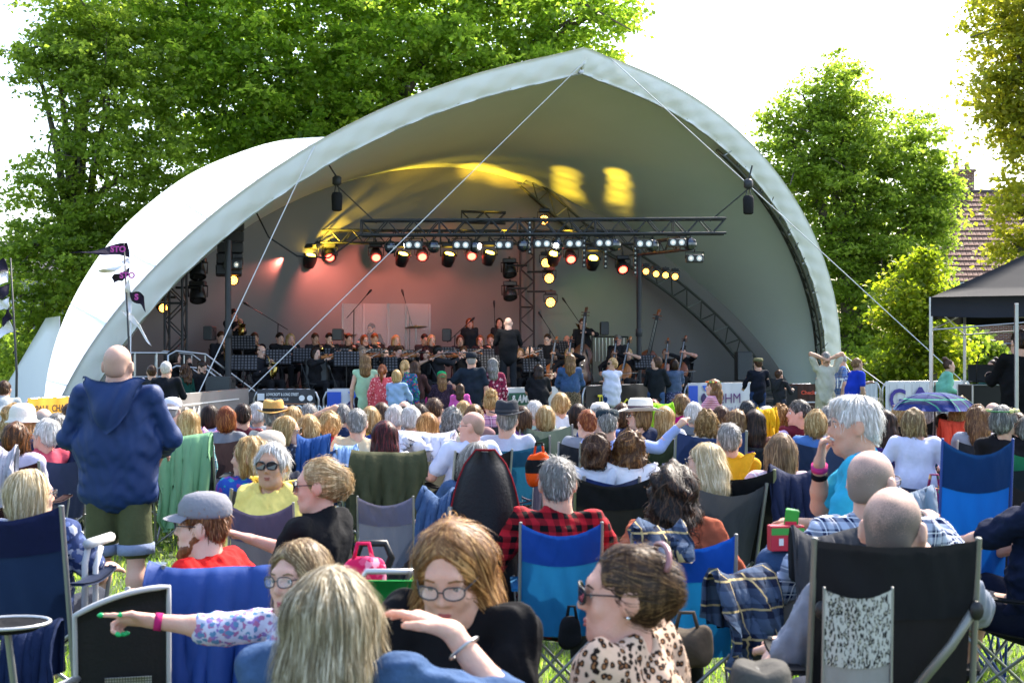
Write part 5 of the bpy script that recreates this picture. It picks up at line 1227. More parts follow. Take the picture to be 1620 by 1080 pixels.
b = MB(); b.prism([(.60, .48), (.92, .98), (1.0, .98), (1.32, .48), (1.18, .48), (.96, .84), (.74, .48)], 0, .004, Mp); b.build('lettering', mat((.06, .04, .25), .5), bt)
b = MB(); b.prism([(.88, .48), (.97, .63), (1.06, .48)], 0, .004, Mp); b.build('orange_triangle', mat((.75, .22, .03), .5), bt)
for i in range(9): b = MB(); b.box((.15 + i * .2, -.052, .62), (.008, .004, .85)); b.build('plank_line', mat((.45, .44, .43), .8), bt)
b = MB(); P0, P1 = bp(1362, 604), bp(1392, 604)
barrier('bare steel crowd barrier beside the white GAP banner', P0, P1, '#c8c8c8', 'narrow pale cloth strip tied on the bare barrier', [], cover=.3)
# ---------------------------------------------------------------- flags on thin poles at the left
def streamer_pole(label, px, ybase_d, top, flags, d):
    p = at(px, YH, d).xy.to_3d(); t = thing('flag_pole', label, 'flag', p, 0, 'festival flag poles'); H = CAMH - (top - YH) / FPX * d; b = MB(); b.tube([(0, 0, 0), (.02, 0, H * .5), (-.06, 0, H)], [.02, .016, .009], 6); b.build('pole', DARKM, t, True)
    for i, (poly, col, tx) in enumerate(flags):
        pts = [at(px + x, y, d) - Vector(p) for x, y in poly]; n = 10; a, bb, c, e = pts
        P = [[a.lerp(bb, u).lerp(e.lerp(c, u), v) + Vector((0, .07 * math.sin(5 * u + i + 2 * v), .02 * math.sin(7 * u + i))) for u in np.linspace(0, 1, n)] for v in np.linspace(0, 1, 5)]
        m = MB(); m.sheet(P, .004); o = m.build('pennant', cloth(col), t, True)
        if tx:
            q = P[2][3]; put('lettering', text_mesh(tx, .11, .004), mat((.45, .05, .3), .6), o, M=Matrix.Translation(q + Vector((0, -.10, -.03))) @ Matrix.Rotation(R_(90), 4, 'X'))
W_, K_ = (.78, .77, .80), (.025, .02, .035)
streamer_pole('tall pole with black and white pennants left of the canopy arch', 203, 0, 384, [([(-2, 384), (-92, 402), (-60, 399), (0, 407)], K_, 'STO'), ([(-2, 409), (-48, 432), (-40, 434), (2, 420)], W_, None), ([(0, 424), (-28, 440), (-24, 448), (2, 438)], K_, 'STO'), ([(0, 440), (-8, 478), (4, 498), (4, 445)], W_, None), ([(4, 460), (24, 466), (30, 492), (6, 474)], K_, 'S'), ([(-10, 488), (20, 512), (38, 546), (2, 506)], W_, None)], 18.)
streamer_pole('tall pole with checkered black and white pennants at the left edge', 24, 0, 408, [([(-18, 408), (-45, 420), (-40, 440), (-14, 428)], K_, None), ([(-16, 430), (-50, 436), (-42, 460), (-12, 448)], W_, None), ([(-12, 450), (-40, 455), (-35, 476), (-8, 468)], K_, None), ([(-10, 470), (-34, 480), (-30, 494), (-6, 484)], W_, None), ([(-8, 486), (-22, 500), (-16, 515), (-4, 500)], K_, None), ([(-6, 505), (-40, 530), (-30, 540), (-2, 522)], W_, None)], 17.)
# ---------------------------------------------------------------- black gazebo with the sound desk at the right
def gazebo():
    d = 17.0; s = d / FPX; xl = (1473 - 810) * s; w = 4.5; ze = CAMH - (500 - YH) * s; zt = CAMH - (470 - YH) * s; zp = zt + 1.3
    t = thing('gazebo', 'black pop-up gazebo on silver posts at the right edge', 'gazebo', (xl, d, 0), R_(-24)); FB = mat((.022, .023, .026), .85, spec=.15, var=.2, vs=2, bump=.3, bs=5)
    pk = Vector((w / 2, w / 2, zp)); cs = [Vector((0, 0, zt)), Vector((w, 0, zt)), Vector((w, w, zt)), Vector((0, w, zt))]
    for i in range(4):
        a, e = cs[i], cs[(i + 1) % 4]; P = []
        for k in range(10):
            v = k / 9; row = []
            for j in range(11):
                u = j / 10; q = a.lerp(e, u).lerp(pk, v); q.z -= .22 * math.sin(math.pi * v) * (.6 + .4 * math.sin(math.pi * u)) * .25; row.append(q)
            P.append(row)
        b = MB(); b.sheet(P[:-1] + [[pk + (x - pk) * .02 for x in P[-2]]], .006); b.build('roof_panel', FB, t, True)
        P = [[a.lerp(e, u) - Vector((0, 0, v * (zt - ze) + (.03 * math.sin(u * 9) if v > .5 else 0))) + (a + e - 2 * Vector((w / 2, w / 2, zt))).normalized() * (.02 + .015 * math.sin(12 * u)) for u in np.linspace(0, 1, 14)] for v in (0, .5, 1)]
        b = MB(); b.sheet(P, .006); b.build('valance', FB, t, True)
    for c in cs:
        b = MB(); b.box((c.x, c.y, zt / 2), (.045, .045, zt), None, .004); b.build('post', STEEL, t); f = MB(); f.box((c.x, c.y, .01), (.13, .13, .02)); f.build('foot', STEEL, t)
        k = MB(); k.box((c.x, c.y, zt * .5), (.06, .06, .08), None, .006); k.build('slider', STEEL, t)
    for c in ((0, 1), (1, 2), (2, 3), (3, 0)):
        a, e = cs[c[0]], cs[c[1]]
        rod('scissor_bar', a - Vector((0, 0, .08)), e - Vector((0, 0, .42)), .012, STEEL, t); rod('scissor_bar', e - Vector((0, 0, .08)), a - Vector((0, 0, .42)), .012, STEEL, t)
    b = MB(); b.box((.72 + .02, 0, zt / 2), (.042, .042, zt), None, .004)
gazebo()
p = at(1608, YH, 15.5).xy.to_3d(); t = thing('tent_leg', 'silver upright post in front of the black-clad sound man', 'post', p); b = MB(); b.box((0, 0, 1.15), (.04, .04, 2.3), None, .004); b.build('post', STEEL, t); b = MB(); b.box((0, 0, .92), (.055, .055, .1), None, .006); b.build('slider', STEEL, t); b = MB(); b.box((0, 0, .01), (.13, .13, .02)); b.build('foot', STEEL, t)
for px, w, z0, lb in ((1560, .58, 0, 'black flight case with metal edges under the laptop'), (1590, .5, 0, 'second black flight case behind the silver post')):
    d = 18.4 if px == 1560 else 19.0; p = at(px, YH, d).xy.to_3d(); h = CAMH - (608 - YH) / FPX * d; t = thing('flight_case', lb, 'case', p, 0, 'flight cases of the sound desk'); b = MB(); b.box((0, 0, h / 2), (w, .6, h), None, .01); b.build('body', BLACKM, t)
    for x in (-w / 2, w / 2):
        for y in (-.3, .3): rod('edge', (x, y, .02), (x, y, h), .015, STEEL, t, 6)
    rod('edge', (-w / 2, -.3, h), (w / 2, -.3, h), .015, STEEL, t, 6); k = MB(); k.box((w * .1, -.31, h * .75), (.09, .02, .12), None, .005); k.build('latch', STEEL, t)
d = 18.3; p = at(1556, 605, d); t = thing('laptop', 'open black laptop on the flight case', 'laptop', p, R_(-8)); b = MB(); b.box((0, 0, .012), (.36, .25, .02), None, .004); b.build('keyboard', BLACKM, t); b = MB(); b.box((0, .14, .13), (.36, .012, .24), Matrix.Rotation(R_(-14), 3, 'X'), .004); b.build('screen_lid', BLACKM, t)
p = at(1545, 607, 18.3); t = thing('desk_lamp', 'thin gooseneck lamp bending over the flight case', 'lamp', p); b = MB(); b.tube([(0, 0, 0), (.0, 0, .25), (.04, 0, .42), (.12, 0, .45), (.16, 0, .41)], .007, 6); b.build('gooseneck', BLACKM, t, True); b = MB(); b.lathe([(.012, 0), (.02, .03), (.02, .04)], 8, Matrix.Translation((.16, 0, .38))); b.build('lamp_head', BLACKM, t)
# stage-side steps, monitors and boxes
def steps():
    p = at(330, YH, 25.5).xy.to_3d(); t = thing('stage_steps', 'aluminium stage steps with rounded handrails at the left', 'steps', p, TT)
    for i in range(4): b = MB(); b.box((-.3 + i * .28, 0, .62 - i * .16), (.28, 1.0, .04)); b.build('tread', STEEL, t)
    for y in (-.45, .45):
        for k in (0, .28): b = MB(); b.tube([(-.9, y, .7), (-.9, y, 1.7 - k), (-.75, y, 1.78 - k), (-.2, y, 1.72 - k), (.75, y, 1.02 - k), (.85, y, .85 - k), (.8, y, .75 - k)], .024, 8); b.build('handrail', STEEL, t, True)
        for x in (-.6, -.2, .2): rod('baluster', (x, y, .6), (x, y, 1.70 - max(0, (x + .2)) * .72), .016, STEEL, t, 6)
    for x in (-1.9, -1.5, -1.1): rod('deck_rail_post', (x, -.4, .7), (x, -.4, 1.75), .025, STEEL, t, 6)
    rod('deck_rail', (-2.0, -.4, 1.74), (-.9, -.4, 1.74), .025, STEEL, t, 6); rod('deck_rail', (-2.0, -.4, 1.3), (-.9, -.4, 1.3), .02, STEEL, t, 6)
steps()
def spk(label, px, py0, py1, wpx, d, rz=0.): 
    s = d / FPX; p = at(px, py1, d); t = thing('speaker', label, 'speaker', p, rz); h = (py1 - py0) * s; w = wpx * s; b = MB(); b.box((0, 0, h / 2), (w, .45, h), None, .02); b.build('cabinet', mat((.035, .037, .038), .6, var=.15), t)
    g = MB(); g.box((0, -.231, h / 2), (w * .9, .012, h * .92)); g.build('grille', mat((.05, .055, .056), .55, var=.4, vs=90), t); k = MB(); k.box((w / 2 + .004, 0, h * .7), (.012, .16, .05), None, .003); k.build('handle', BLACKM, t)
spk('grey loudspeaker cabinet standing on the front left stage edge', 503, 567, 613, 34, 26.3)
spk('low black loudspeaker behind the grey RM banner', 349, 595, 618, 40, 24.2)
spk('black loudspeaker on the stage right of the cellists', 1176, 556, 602, 24, 31.5)
spk('small black loudspeaker on a stand behind the bass players', 956, 509, 530, 13, 31.5)
spk('small black loudspeaker at the back behind the left trumpets', 332, 516, 538, 14, 27.5)
spk('small black loudspeaker between the drum screen and singers', 707, 520, 540, 14, 31)
spk('dark amplifier box near the left of drum screen', 535, 520, 538, 15, 29.5)
for px, lb in ((1145, 'wedge monitor lying on the stage right of the players'), (470, 'wedge monitor at the stage edge by the left saxophones'), (385, 'wedge monitor beside the white canister')):
    p = nstage(px, 2.3, DECK); t = thing('monitor_wedge', lb, 'speaker', p, TT); b = MB(); b.prism([(-.25, 0), (.25, 0), (.25, .12), (-.1, .32), (-.25, .32)], -.3, .3, Matrix(((0, 0, 1, 0), (-1, 0, 0, 0), (0, 1, 0, 0), (0, 0, 0, 1)))); b.build('cabinet', BLACKM, t); g = MB(); g.box((0, -.08, .222), (.52, .36, .012), Matrix.Rotation(R_(-30) * -1, 3, 'X')); g.build('grille', DARKM, t)
p = nstage(392, 2.2, DECK); t = thing('canister', 'white canister standing by the stage steps', 'canister', p); b = MB(); b.lathe([(.08, 0), (.09, .02), (.09, .22), (.07, .26), (.03, .27), (.03, .30)], 14); b.build('body', WHITEP, t, True); b = MB(); b.lathe([(.035, .30), (.035, .33)], 10); b.build('cap', STEEL, t)
# ---------------------------------------------------------------- orchestra
OUT = [(0, 0), (.02, .16), (.08, .26), (.18, .295), (.28, .27), (.36, .21), (.44, .18), (.50, .185), (.56, .215), (.66, .235), (.78, .22), (.90, .16), (.97, .08), (1, 0)]
def fiddle_mesh():
    half = OUT[1:-1]; poly = [(0, 0)] + [(x, z) for z, x in half] + [(0, 1)] + [(-x, z) for z, x in reversed(half)]; n = len(poly); b = MB(); v = []
    for y, sc in ((-.095, .6), (-.08, .93), (-.065, 1.0), (.065, 1.0), (.08, .93), (.095, .6)): v += [(x * sc, y, .5 + (z - .5) * sc) for x, z in poly]
    f = [tuple(range(n)), tuple(reversed(range(5 * n, 6 * n)))]
    for r in range(5): f += [(r * n + (i + 1) % n, r * n + i, (r + 1) * n + i, (r + 1) * n + (i + 1) % n) for i in range(n)]
    b.addvf(v, f); return b.mesh('soundbox', True)
def neck_mesh():
    b = MB(); b.tube([(0, .10, .95), (0, .12, 1.3), (0, .11, 1.62)], [.045, .035, .028], 8); b.box((0, .135, 1.25), (.07, .03, .95)); return b.mesh('neck', False)
def scroll_mesh():
    b = MB(); b.tube([(0, .11, 1.60), (0, .09, 1.75), (0, .06, 1.84), (0, .03, 1.86), (0, .02, 1.82), (0, .045, 1.80)], [.03, .035, .04, .035, .03, .02], 8)
    for z in (1.66, 1.73): b.tube([(-.1, .10, z), (.1, .10, z)], .012, 5)
    return b.mesh('scroll', True)
WOOD = [mat((.30, .085, .022), .28, var=.3, vs=6, coat=.3), mat((.22, .06, .02), .3, var=.3, vs=6, coat=.3), mat((.36, .13, .035), .28, var=.3, vs=6, coat=.3), mat((.10, .04, .02), .35, var=.3, vs=6, coat=.2)]
BOWM = mat((.20, .10, .05), .4)
def fiddle(name, label, M, size, wood):
    t = thing(name, label, name.replace('_', ' ')); t.matrix_world = M @ Matrix.Diagonal((size, size, size, 1))
    put('soundbox', cached('fid', fiddle_mesh), wood, t); nk = put('neck', cached('fidn', neck_mesh), BLACKM, t); put('scroll', cached('fids', scroll_mesh), wood, t)
    put('bridge', cached('fbr', lambda: MB().box((0, .13, .42), (.15, .02, .08)).box((0, .11, .16), (.07, .02, .2)).mesh('bridge')), BLACKM, t)
    put('strings', cached('fst', lambda: MB().tube([(-.015, .16, .2), (-.015, .17, .44), (-.01, .15, 1.62)], .004, 4).tube([(.015, .16, .2), (.015, .17, .44), (.01, .15, 1.62)], .004, 4).mesh('strings')), STEEL, t)
    return t
def bow(label, a, e):
    a = Vector(a); e = Vector(e); t = thing('bow', label, 'bow', a); rod('stick', (0, 0, 0), e - a, .007, BOWM, t, 6); rod('bow_hair', Vector((0, -.0, -.025)), e - a + Vector((0, 0, -.02)), .003, WHITEP, t, 5); b = MB(); b.box((0, 0, -.012), (.03, .02, .03)); b.build('frog', BLACKM, t)
def frame_from(o, z, y):                   # a matrix with the long axis z and front y
    z = Vector(z).normalized(); y = Vector(y); y = (y - z * y.dot(z)).normalized(); x = y.cross(z)
    return Matrix(((x.x, y.x, z.x, o[0]), (x.y, y.y, z.y, o[1]), (x.z, y.z, z.z, o[2]), (0, 0, 0, 1)))
def fold_chair(label, loc, yaw):
    t = thing('folding_chair', label, 'chair', loc, yaw, 'black folding chairs of the orchestra'); 
    put('seat', cached('fcs', lambda: MB().box((0, .02, .44), (.40, .38, .03), None, .012).mesh('seat')), DARKM, t); put('backrest', cached('fcb', lambda: MB().sheet([[(x * .2, -.21 - .03 * (1 - x * x), z) for x in np.linspace(-1, 1, 7)] for z in np.linspace(.62, .82, 4)], .015).mesh('backrest', True)), DARKM, t)
    for sx in (-.2, .2): rod('leg', (sx, -.22, .84), (sx, .22, 0), .011, DARKM, t, 6); rod('leg', (sx, .16, .43), (sx, -.22, 0), .011, DARKM, t, 6)
def music_stand(label, loc, yaw, h=1.05, paper=True, plabel=None):
    t = thing('music_stand', label, 'music stand', loc, yaw, 'orchestra music stands'); Mt = Matrix.Translation((0, 0, h)) @ Matrix.Rotation(R_(-28), 4, 'X')
    put('desk', cached('msd', lambda: MB().box((0, 0, .16), (.50, .008, .33), None, .003).mesh('desk')), pattern('mesh', [(.012, .012, .013), (.10, .10, .11)], 16.), t, M=Mt); put('ledge', cached('msl', lambda: MB().box((0, .035, 0), (.50, .07, .006)).mesh('ledge')), BLACKM, t, M=Mt)
    rod('pole', (0, 0, .1), (0, 0, h + .05), .012, BLACKM, t, 6)
    for a in (90, 210, 330): rod('leg', (0, 0, .28), (.28 * math.cos(R_(a)), .28 * math.sin(R_(a)), .01), .009, BLACKM, t, 6)
    if paper:
        q = thing('sheet_music', plabel, 'sheet music', loc, yaw, 'sheets of music'); b = MB()
        put('pages', cached('pg', lambda: MB().sheet([[(x, .018 + .02 * math.sin(abs(x) * 12), z) for x in np.linspace(-.22, .22, 9)] for z in np.linspace(.02, .32, 4)], .003).mesh('pages', True)), WHITEP, q, M=Mt)
BLKC = cloth((.013, .013, .015)); BLK2 = cloth((.022, .022, .026))
CONDUCT = nstage(804, 2.2)
PALE, TAN, ROSY, OLIVE, BROWN = (.62, .39, .29), (.50, .29, .19), (.62, .33, .25), (.42, .26, .17), (.20, .11, .07)
BLONDE = ('#b8945c', '#ecd9a8'); PLAT = ('#cdb98f', '#f3e8cc'); BRN = ('#4a3020', '#83603f'); DBR = ('#2a1b13', '#5a3c28'); BLKH = ('#131010', '#3a302b'); GREY = ('#85837f', '#cfcdc9'); WHT = ('#d0cec9', '#ffffff'); GING = ('#8a4420', '#cf8a4a'); REDH = ('#3c0d12', '#8c2a2a'); LTBR = ('#7b5a38', '#c09c68')
MUS = [  # px, row n, who, sex, hair style, colours, instrument, extras
    (350, -.9, 'trumpeter at the far left by the dark pole', 'm', 'short', BRN, 'horn', {}), (370, -1.9, 'standing red-lit player behind the dark pole', 'm', 'short', DBR, 'stand', {}), (403, -1.6, 'red-lit player behind the balding saxophonist', 'm', 'short', BRN, 'horn', {}),
    (414, .9, 'balding saxophonist with glasses at the left', 'm', 'rim', BRN, 'horn', dict(glasses='clear')), (443, -1.4, 'brass player with dark red-lit hair left of the dancer', 'm', 'short', DBR, 'horn', {}), (460, -.3, 'blonde saxophone player in a short black dress', 'f', 'long', BLONDE, 'horn', {}),
    (499, -1.6, 'red-lit brass player above the grey loudspeaker', 'm', 'short', BRN, 'horn', {}), (521, -1.4, 'brass player with brown hair near the screen', 'm', 'short', DBR, 'horn', {}), (500, 1.5, 'dark-haired violinist behind the grey loudspeaker', 'f', 'bob', DBR, 'violin', {}),
    (531, 1.2, 'violinist with black curls left of front desk', 'f', 'curlybob', BLKH, 'violin', {}), (552, .4, 'violist with dark grey hair in the second desk', 'm', 'short', BLKH, 'violin', {}), (552, -1.7, 'red-lit player left under the drum screen', 'm', 'short', BRN, 'horn', {}),
    (573, 1.7, 'dark-skinned violinist in black at the front left', 'm', 'buzz', BLKH, 'violin', dict(skinc=OLIVE)), (577, -1.3, 'bespectacled red-lit woodwind player', 'f', 'bob', GING, 'horn', dict(glasses='clear')), (593, -1.3, 'red-lit man in the woodwinds below the drummer', 'm', 'short', GING, 'horn', {}),
    (610, .7, 'small dark-haired violinist between the music stands', 'f', 'bob', DBR, 'violin', {}), (627, -1.2, 'blonde flautist in front of the clear screen', 'f', 'long', BLONDE, 'horn', {}), (630, 1.5, 'young violinist with glasses and swept brown hair', 'm', 'quiff', BRN, 'violin', dict(glasses='clear')),
    (672, -1.4, 'red-lit woodwind player right of the clear screen', 'm', 'short', DBR, 'horn', {}), (683, -.9, 'curly fair woodwind player beside the screen', 'f', 'curlybob', BLONDE, 'horn', {}), (674, 1.6, 'violinist with long dark red hair in a sleeveless top', 'f', 'long', REDH, 'violin', dict(sleeve='none')),
    (694, 1.9, 'black-shirted violinist seen from the side left of conductor', 'm', 'short', BLKH, 'violin', dict(turn_to=80)), (728, -.6, 'singer with a headband behind the paper stands', 'f', 'bob', BRN, 'none', {}), (733, .9, 'man with glasses at the stand left of conductor', 'm', 'short', BRN, 'violin', dict(glasses='clear')),
    (760, -.9, 'fair-haired player with glasses left of conductor', 'f', 'wavybob', LTBR, 'horn', dict(glasses='clear')), (776, -1.0, 'red-lit player just left of the conductor', 'm', 'short', GING, 'horn', {}), (823, .6, 'long-haired player right behind the conductor', 'f', 'long', LTBR, 'violin', {}),
    (838, 1.7, 'bald bearded violinist with glasses right of conductor', 'm', 'none', BRN, 'violin', dict(glasses='clear', beard='#3a2618')), (866, -.2, 'man with short brown hair and glasses by the perforated stand', 'm', 'short', DBR, 'none', dict(glasses='clear')), (897, -1.6, 'bald tuba player at the back', 'm', 'rim', BRN, 'tuba', {}),
    (877, 1.2, 'cellist with brown bob and glasses right of conductor', 'f', 'bob', BRN, 'cello', dict(glasses='clear')), (900, 1.8, 'blonde cellist behind the denim jacket', 'f', 'bob', BLONDE, 'cello', {}), (922, -.2, 'large double bass player with glasses in black', 'm', 'short', BRN, 'bass', dict(glasses='clear', fat=1.15)),
    (977, -.3, 'man with swept dark grey hair by the chimes', 'm', 'short', GREY, 'none', {}), (972, 1.0, 'cellist with short brown hair and glasses', 'f', 'bob', BRN, 'cello', dict(glasses='clear')), (994, 1.7, 'blonde cellist in short sleeves at the front', 'f', 'pony', BLONDE, 'cello', dict(sleeve='short')),
    (1053, .6, 'violist with tied-back auburn hair', 'f', 'updo', GING, 'cello', {}), (1081, 1.3, 'cellist with a high dark bun at the right end', 'm', 'bun', BLKH, 'cello', dict(sleeve='short'))]
ARMV = (((-.21, .40, .98), (-.6, -.2, -.8)), ((.14, .38, .93), (.8, -.2, -.4)))
ARMC = (((-.10, .20, 1.06), (-.9, -.1, -.3)), ((.26, .40, .64), (.9, -.3, .0)))
ARMB = (((-.12, .24, 1.36), (-.9, -.1, -.2)), ((.20, .36, .92), (.9, -.3, .0)))
ARMH = (((-.03, .26, .84), None), ((.05, .24, .74), None))
brassm = mat((.55, .38, .10), .2, metal=1., var=.1)
def horn(label, M):
    t = thing('brass_horn', label, 'horn'); t.matrix_world = M; b = MB(); b.tube([(0, 0, .0), (0, .06, -.06), (0, .10, -.22), (0, .12, -.38), (0, .17, -.43), (0, .22, -.38), (0, .24, -.22)], [.008, .010, .018, .026, .032, .04, .06], 10); b.tube([(0, .24, -.22), (0, .245, -.15)], [.06, .085], 10, cap=False); b.build('tubing', brassm, t, True)
    k = MB()
    for z in (-.14, -.19, -.24, -.29): k.tube([(.0, .10, z), (.03, .085, z)], .012, 6)
    k.build('keys', STEEL, t)
for i, (px, n, who, sex, hs, hc, ins, ex) in enumerate(MUS):
    z = DECK + (.30 if n < 0 else 0); loc = nstage(px, n, z); tv = CONDUCT - loc; cy = math.atan2(-tv.x, tv.y); cv = math.atan2(loc.x, -loc.y)
    v1 = Vector((tv.x, tv.y)).normalized() * .45 + Vector((-loc.x, -loc.y)).normalized() * .75; yaw = math.degrees(math.atan2(-v1.x, v1.y)) + (i * 37 % 23 - 11)
    ex = dict(ex); 
    if 'turn_to' in ex: yaw = -ex.pop('turn_to')
    stand = ins in ('bass', 'stand'); arms = {'violin': ARMV, 'cello': ARMC, 'bass': ARMB, 'horn': ARMH, 'tuba': ARMH, 'stand': ARMH}.get(ins, ('lap', 'lap'))
    if ins == 'stand': arms = (((-.04, .28, 1.40), None), ((.06, .26, 1.3), None))
    sk = ex.pop('skinc', [PALE, ROSY, TAN, PALE][i % 4]); sl = ex.pop('sleeve', 'long')
    sc_ = .97 if sex == 'f' else 1.0
    if stand and ins == 'bass': sc_ = .98; loc.z -= .10
    root, k, MH, out = person(who, loc, yaw, sc_, 'stand' if stand else 'sit', 3. if not stand else 2., arms, sex, (0, -6, 0), None if hs == 'none' else (hs, *hc), sk, BLKC if i % 3 else BLK2, sl, False, BLKC, 'long', d=loc.y, group='orchestra players', **ex)
    root['label'] = who; Mw = Matrix.Translation(root.location) @ Matrix.Rotation(root.rotation_euler.z, 4, 'Z') @ Matrix.Diagonal((sc_, sc_, sc_, 1))
    short = who
    if not stand: fold_chair('black folding chair under the ' + short, root.location, root.rotation_euler.z)
    w = WOOD[i % 3]
    if ins == 'violin':
        fiddle('violin', 'violin of the ' + short, Mw @ frame_from((-.045, .10, 1.0), (-.42, .88, .02), (.25, .1, .95)), .36, w)
        bow('bow of the ' + short, Mw @ Vector((.15, .45, .95)), Mw @ Vector((-.34, .36, 1.14)))
    elif ins == 'cello':
        fiddle('cello', 'cello of the ' + short, Mw @ frame_from((.02, .46, .16), (-.06, -.36, .92), (0, .92, .36)), .74, w); bow('bow of the ' + short, Mw @ Vector((.27, .46, .62)), Mw @ Vector((-.40, .42, .66)))
    elif ins == 'bass': fiddle('double_bass', 'double bass of the ' + short, Mw @ frame_from((.0, .50, .10), (-.06, -.22, .95), (.1, .95, .2)), 1.02, WOOD[3])
    elif ins in ('horn', 'stand'): horn('brass horn of the ' + short, Mw @ Matrix.Translation((0, .15, 1.0 if ins == 'horn' else 1.52)))
    elif ins == 'tuba':
        t = thing('tuba', 'gold tuba with a raised bell at the back', 'tuba'); t.matrix_world = Mw @ Matrix.Translation((-.16, .28, .5)); b = MB(); b.tube([(.12, 0, .45), (.16, 0, .2), (.1, 0, .02), (-.05, 0, .0), (-.14, 0, .12), (-.16, .02, .4), (-.18, .05, .75)], [.02, .03, .045, .06, .07, .085, .11], 12); b.build('tubing', brassm, t, True); b = MB(); b.lathe([(.10, 0), (.12, .08), (.20, .16), (.23, .17), (.19, .15), (.11, .07), (.09, .0)], 16, Matrix.Translation((-.19, .06, .75)) @ Matrix.Rotation(R_(-20), 4, 'Y')); b.build('bell', brassm, t, True)
# the leaning double bass that stands at the right, and one scroll behind the bass player
p = nstage(1030, .3, DECK); fiddle('double_bass', 'tall double bass leaning right with a yellow tie on its scroll', Matrix.Translation((p.x - .25, p.y, DECK + .05)) @ frame_from((0, 0, 0), (.22, .05, .95), (-.25, -.95, .1)), 1.12, WOOD[1])
# drummer behind clear panels
p = nstage(587, -2.4, DECK + .55); person('drummer with dark beard behind the clear screen', p, 178, 1.0, 'sit', 2, (((-.25, .38, .72), None), ((.25, .38, .74), None)), 'm', (-25, -5, 0), ('short', *BLKH), TAN, BLK2, beard='#1c1410', d=31, glasses='clear')
fold_chair('drum stool chair under the bearded drummer', p, R_(178))
CLEAR = mat((.85, .87, .86), .06, var=0, alpha=.10, spec=.5)
for i, (a, e) in enumerate(((541, 575), (575, 614), (614, 642), (642, 680))):
    P0, P1 = nstage(a, -1.95, DECK), nstage(e, -1.95, DECK); yt = 480; h = CAMH + (563 - yt) / FPX * P0.y - DECK; t = thing('clear_screen', f'clear drum screen panel, {wh[i]} from the left', 'screen', P0, math.atan2((P1 - P0).y, (P1 - P0).x), 'clear drum screen panels'); L = (P1 - P0).length
    b = MB(); b.box((L / 2, 0, h / 2), (L - .02, .012, h), None, .002); b.build('pane', CLEAR, t)
    for x in (.0, L - .012): b = MB(); b.box((x + .006, -.004, h / 2), (.035, .022, h)); b.build('edge_strip', mat((.5, .42, .40), .3, alpha=.8), t)
t = thing('drum_kit', 'drum kit with brass cymbals behind the clear screen', 'drums', nstage(600, -2.2, DECK + .3), R_(180) + TT); b = MB(); b.lathe([(.28, -.2), (.29, -.19), (.29, .19), (.28, .2)], 20, Matrix.Translation((0, .35, .3)) @ Matrix.Rotation(R_(90), 4, 'X')); b.build('bass_drum', mat((.08, .015, .015), .3, coat=.5), t, True)
for x, y, z, r in ((-.25, .3, .72, .15), (.2, .3, .72, .16), (-.5, .0, .55, .2)): b = MB(); b.lathe([(r, 0), (r, .2)], 18, Matrix.Translation((x, y, z - .1))); b.build('drum', mat((.08, .015, .015), .3, coat=.5), t); 
for x, y, z in ((.95, .25, 1.15), (-.75, .4, 1.35)):
    b = MB(); b.lathe([(.26, 0), (.18, .015), (.05, .03), (.03, .05), (0, .055)], 20, Matrix.Translation((x, y, z)) @ Matrix.Rotation(R_(6), 4, 'X')); b.build('cymbal', mat((.30, .24, .12), .3, metal=.9), t, True); rod('cymbal_stand', (x, y, 0), (x, y, z), .012, STEEL, t, 6)
# singers and the conductor
person('singer in black at a microphone left of the conductor', nstage(743, -1.8, DECK + .3), 186, .93, 'stand', 2, ('down', 'down'), 'f', (0, 0, 0), ('long', *GING), ROSY, BLK2, d=31)
person('singer with dark hair at the microphone just left of conductor', nstage(790, -1.8, DECK + .3), 182, .94, 'stand', 2, ('down', 'down'), 'f', (0, 0, 0), ('long', *DBR), ROSY, BLK2, d=31)
p = nstage(804, 2.2, DECK + .08); person('bald conductor in black with his back to the audience', p, 5, 1.0, 'stand', 0, (((-.16, .36, 1.22), None), ((.18, .36, 1.2), None)), 'm', (0, 0, 0), None, (.66, .44, .36), BLKC, 'long', False, cloth((.02, .022, .026)), fat=1.05, wide=1.08, d=27)
b = MB(); b.box((0, 0, .04), (1.0, .9, .08), Mr, .01); b.build('podium', BLK, label='low black podium under the conductor', cat='podium', loc=Vector((p.x, p.y, DECK)))
# music stands and microphones
used_ = set()
for i, (px, n, h, pp) in enumerate([(385, 1.6, 1.0, 1), (440, 1.2, 1.15, 0), (482, .8, 1.2, 0), (532, .6, 1.2, 1), (548, 2.1, 1.1, 0), (592, .5, 1.2, 0), (609, 2.0, .95, 0), (636, .5, 1.15, 1), (703, .2, 1.25, 0), (729, .3, 1.2, 1), (765, .4, 1.2, 1), (779, 1.3, 1.0, 1), (843, .3, 1.25, 0), (885, -.6, 1.05, 0), (1022, 2.1, 1.0, 0), (846, 2.2, .9, 0), (385, -.8, 1.15, 0), (500, .2, 1.1, 1), (660, 1.0, 1.05, 0)]):
    q = nstage(px, n, DECK + (.3 if n < 0 else 0)); near = sorted((m for m in MUS if m[2] not in used_), key=lambda m: abs(m[0] - px) + 14 * abs(m[1] - n))[0][2]; used_.add(near)
    music_stand('black music stand nearest the ' + near, q, R_(8) if n > -.5 else R_(15), h * .72, bool(pp), 'white sheet music before the ' + near)
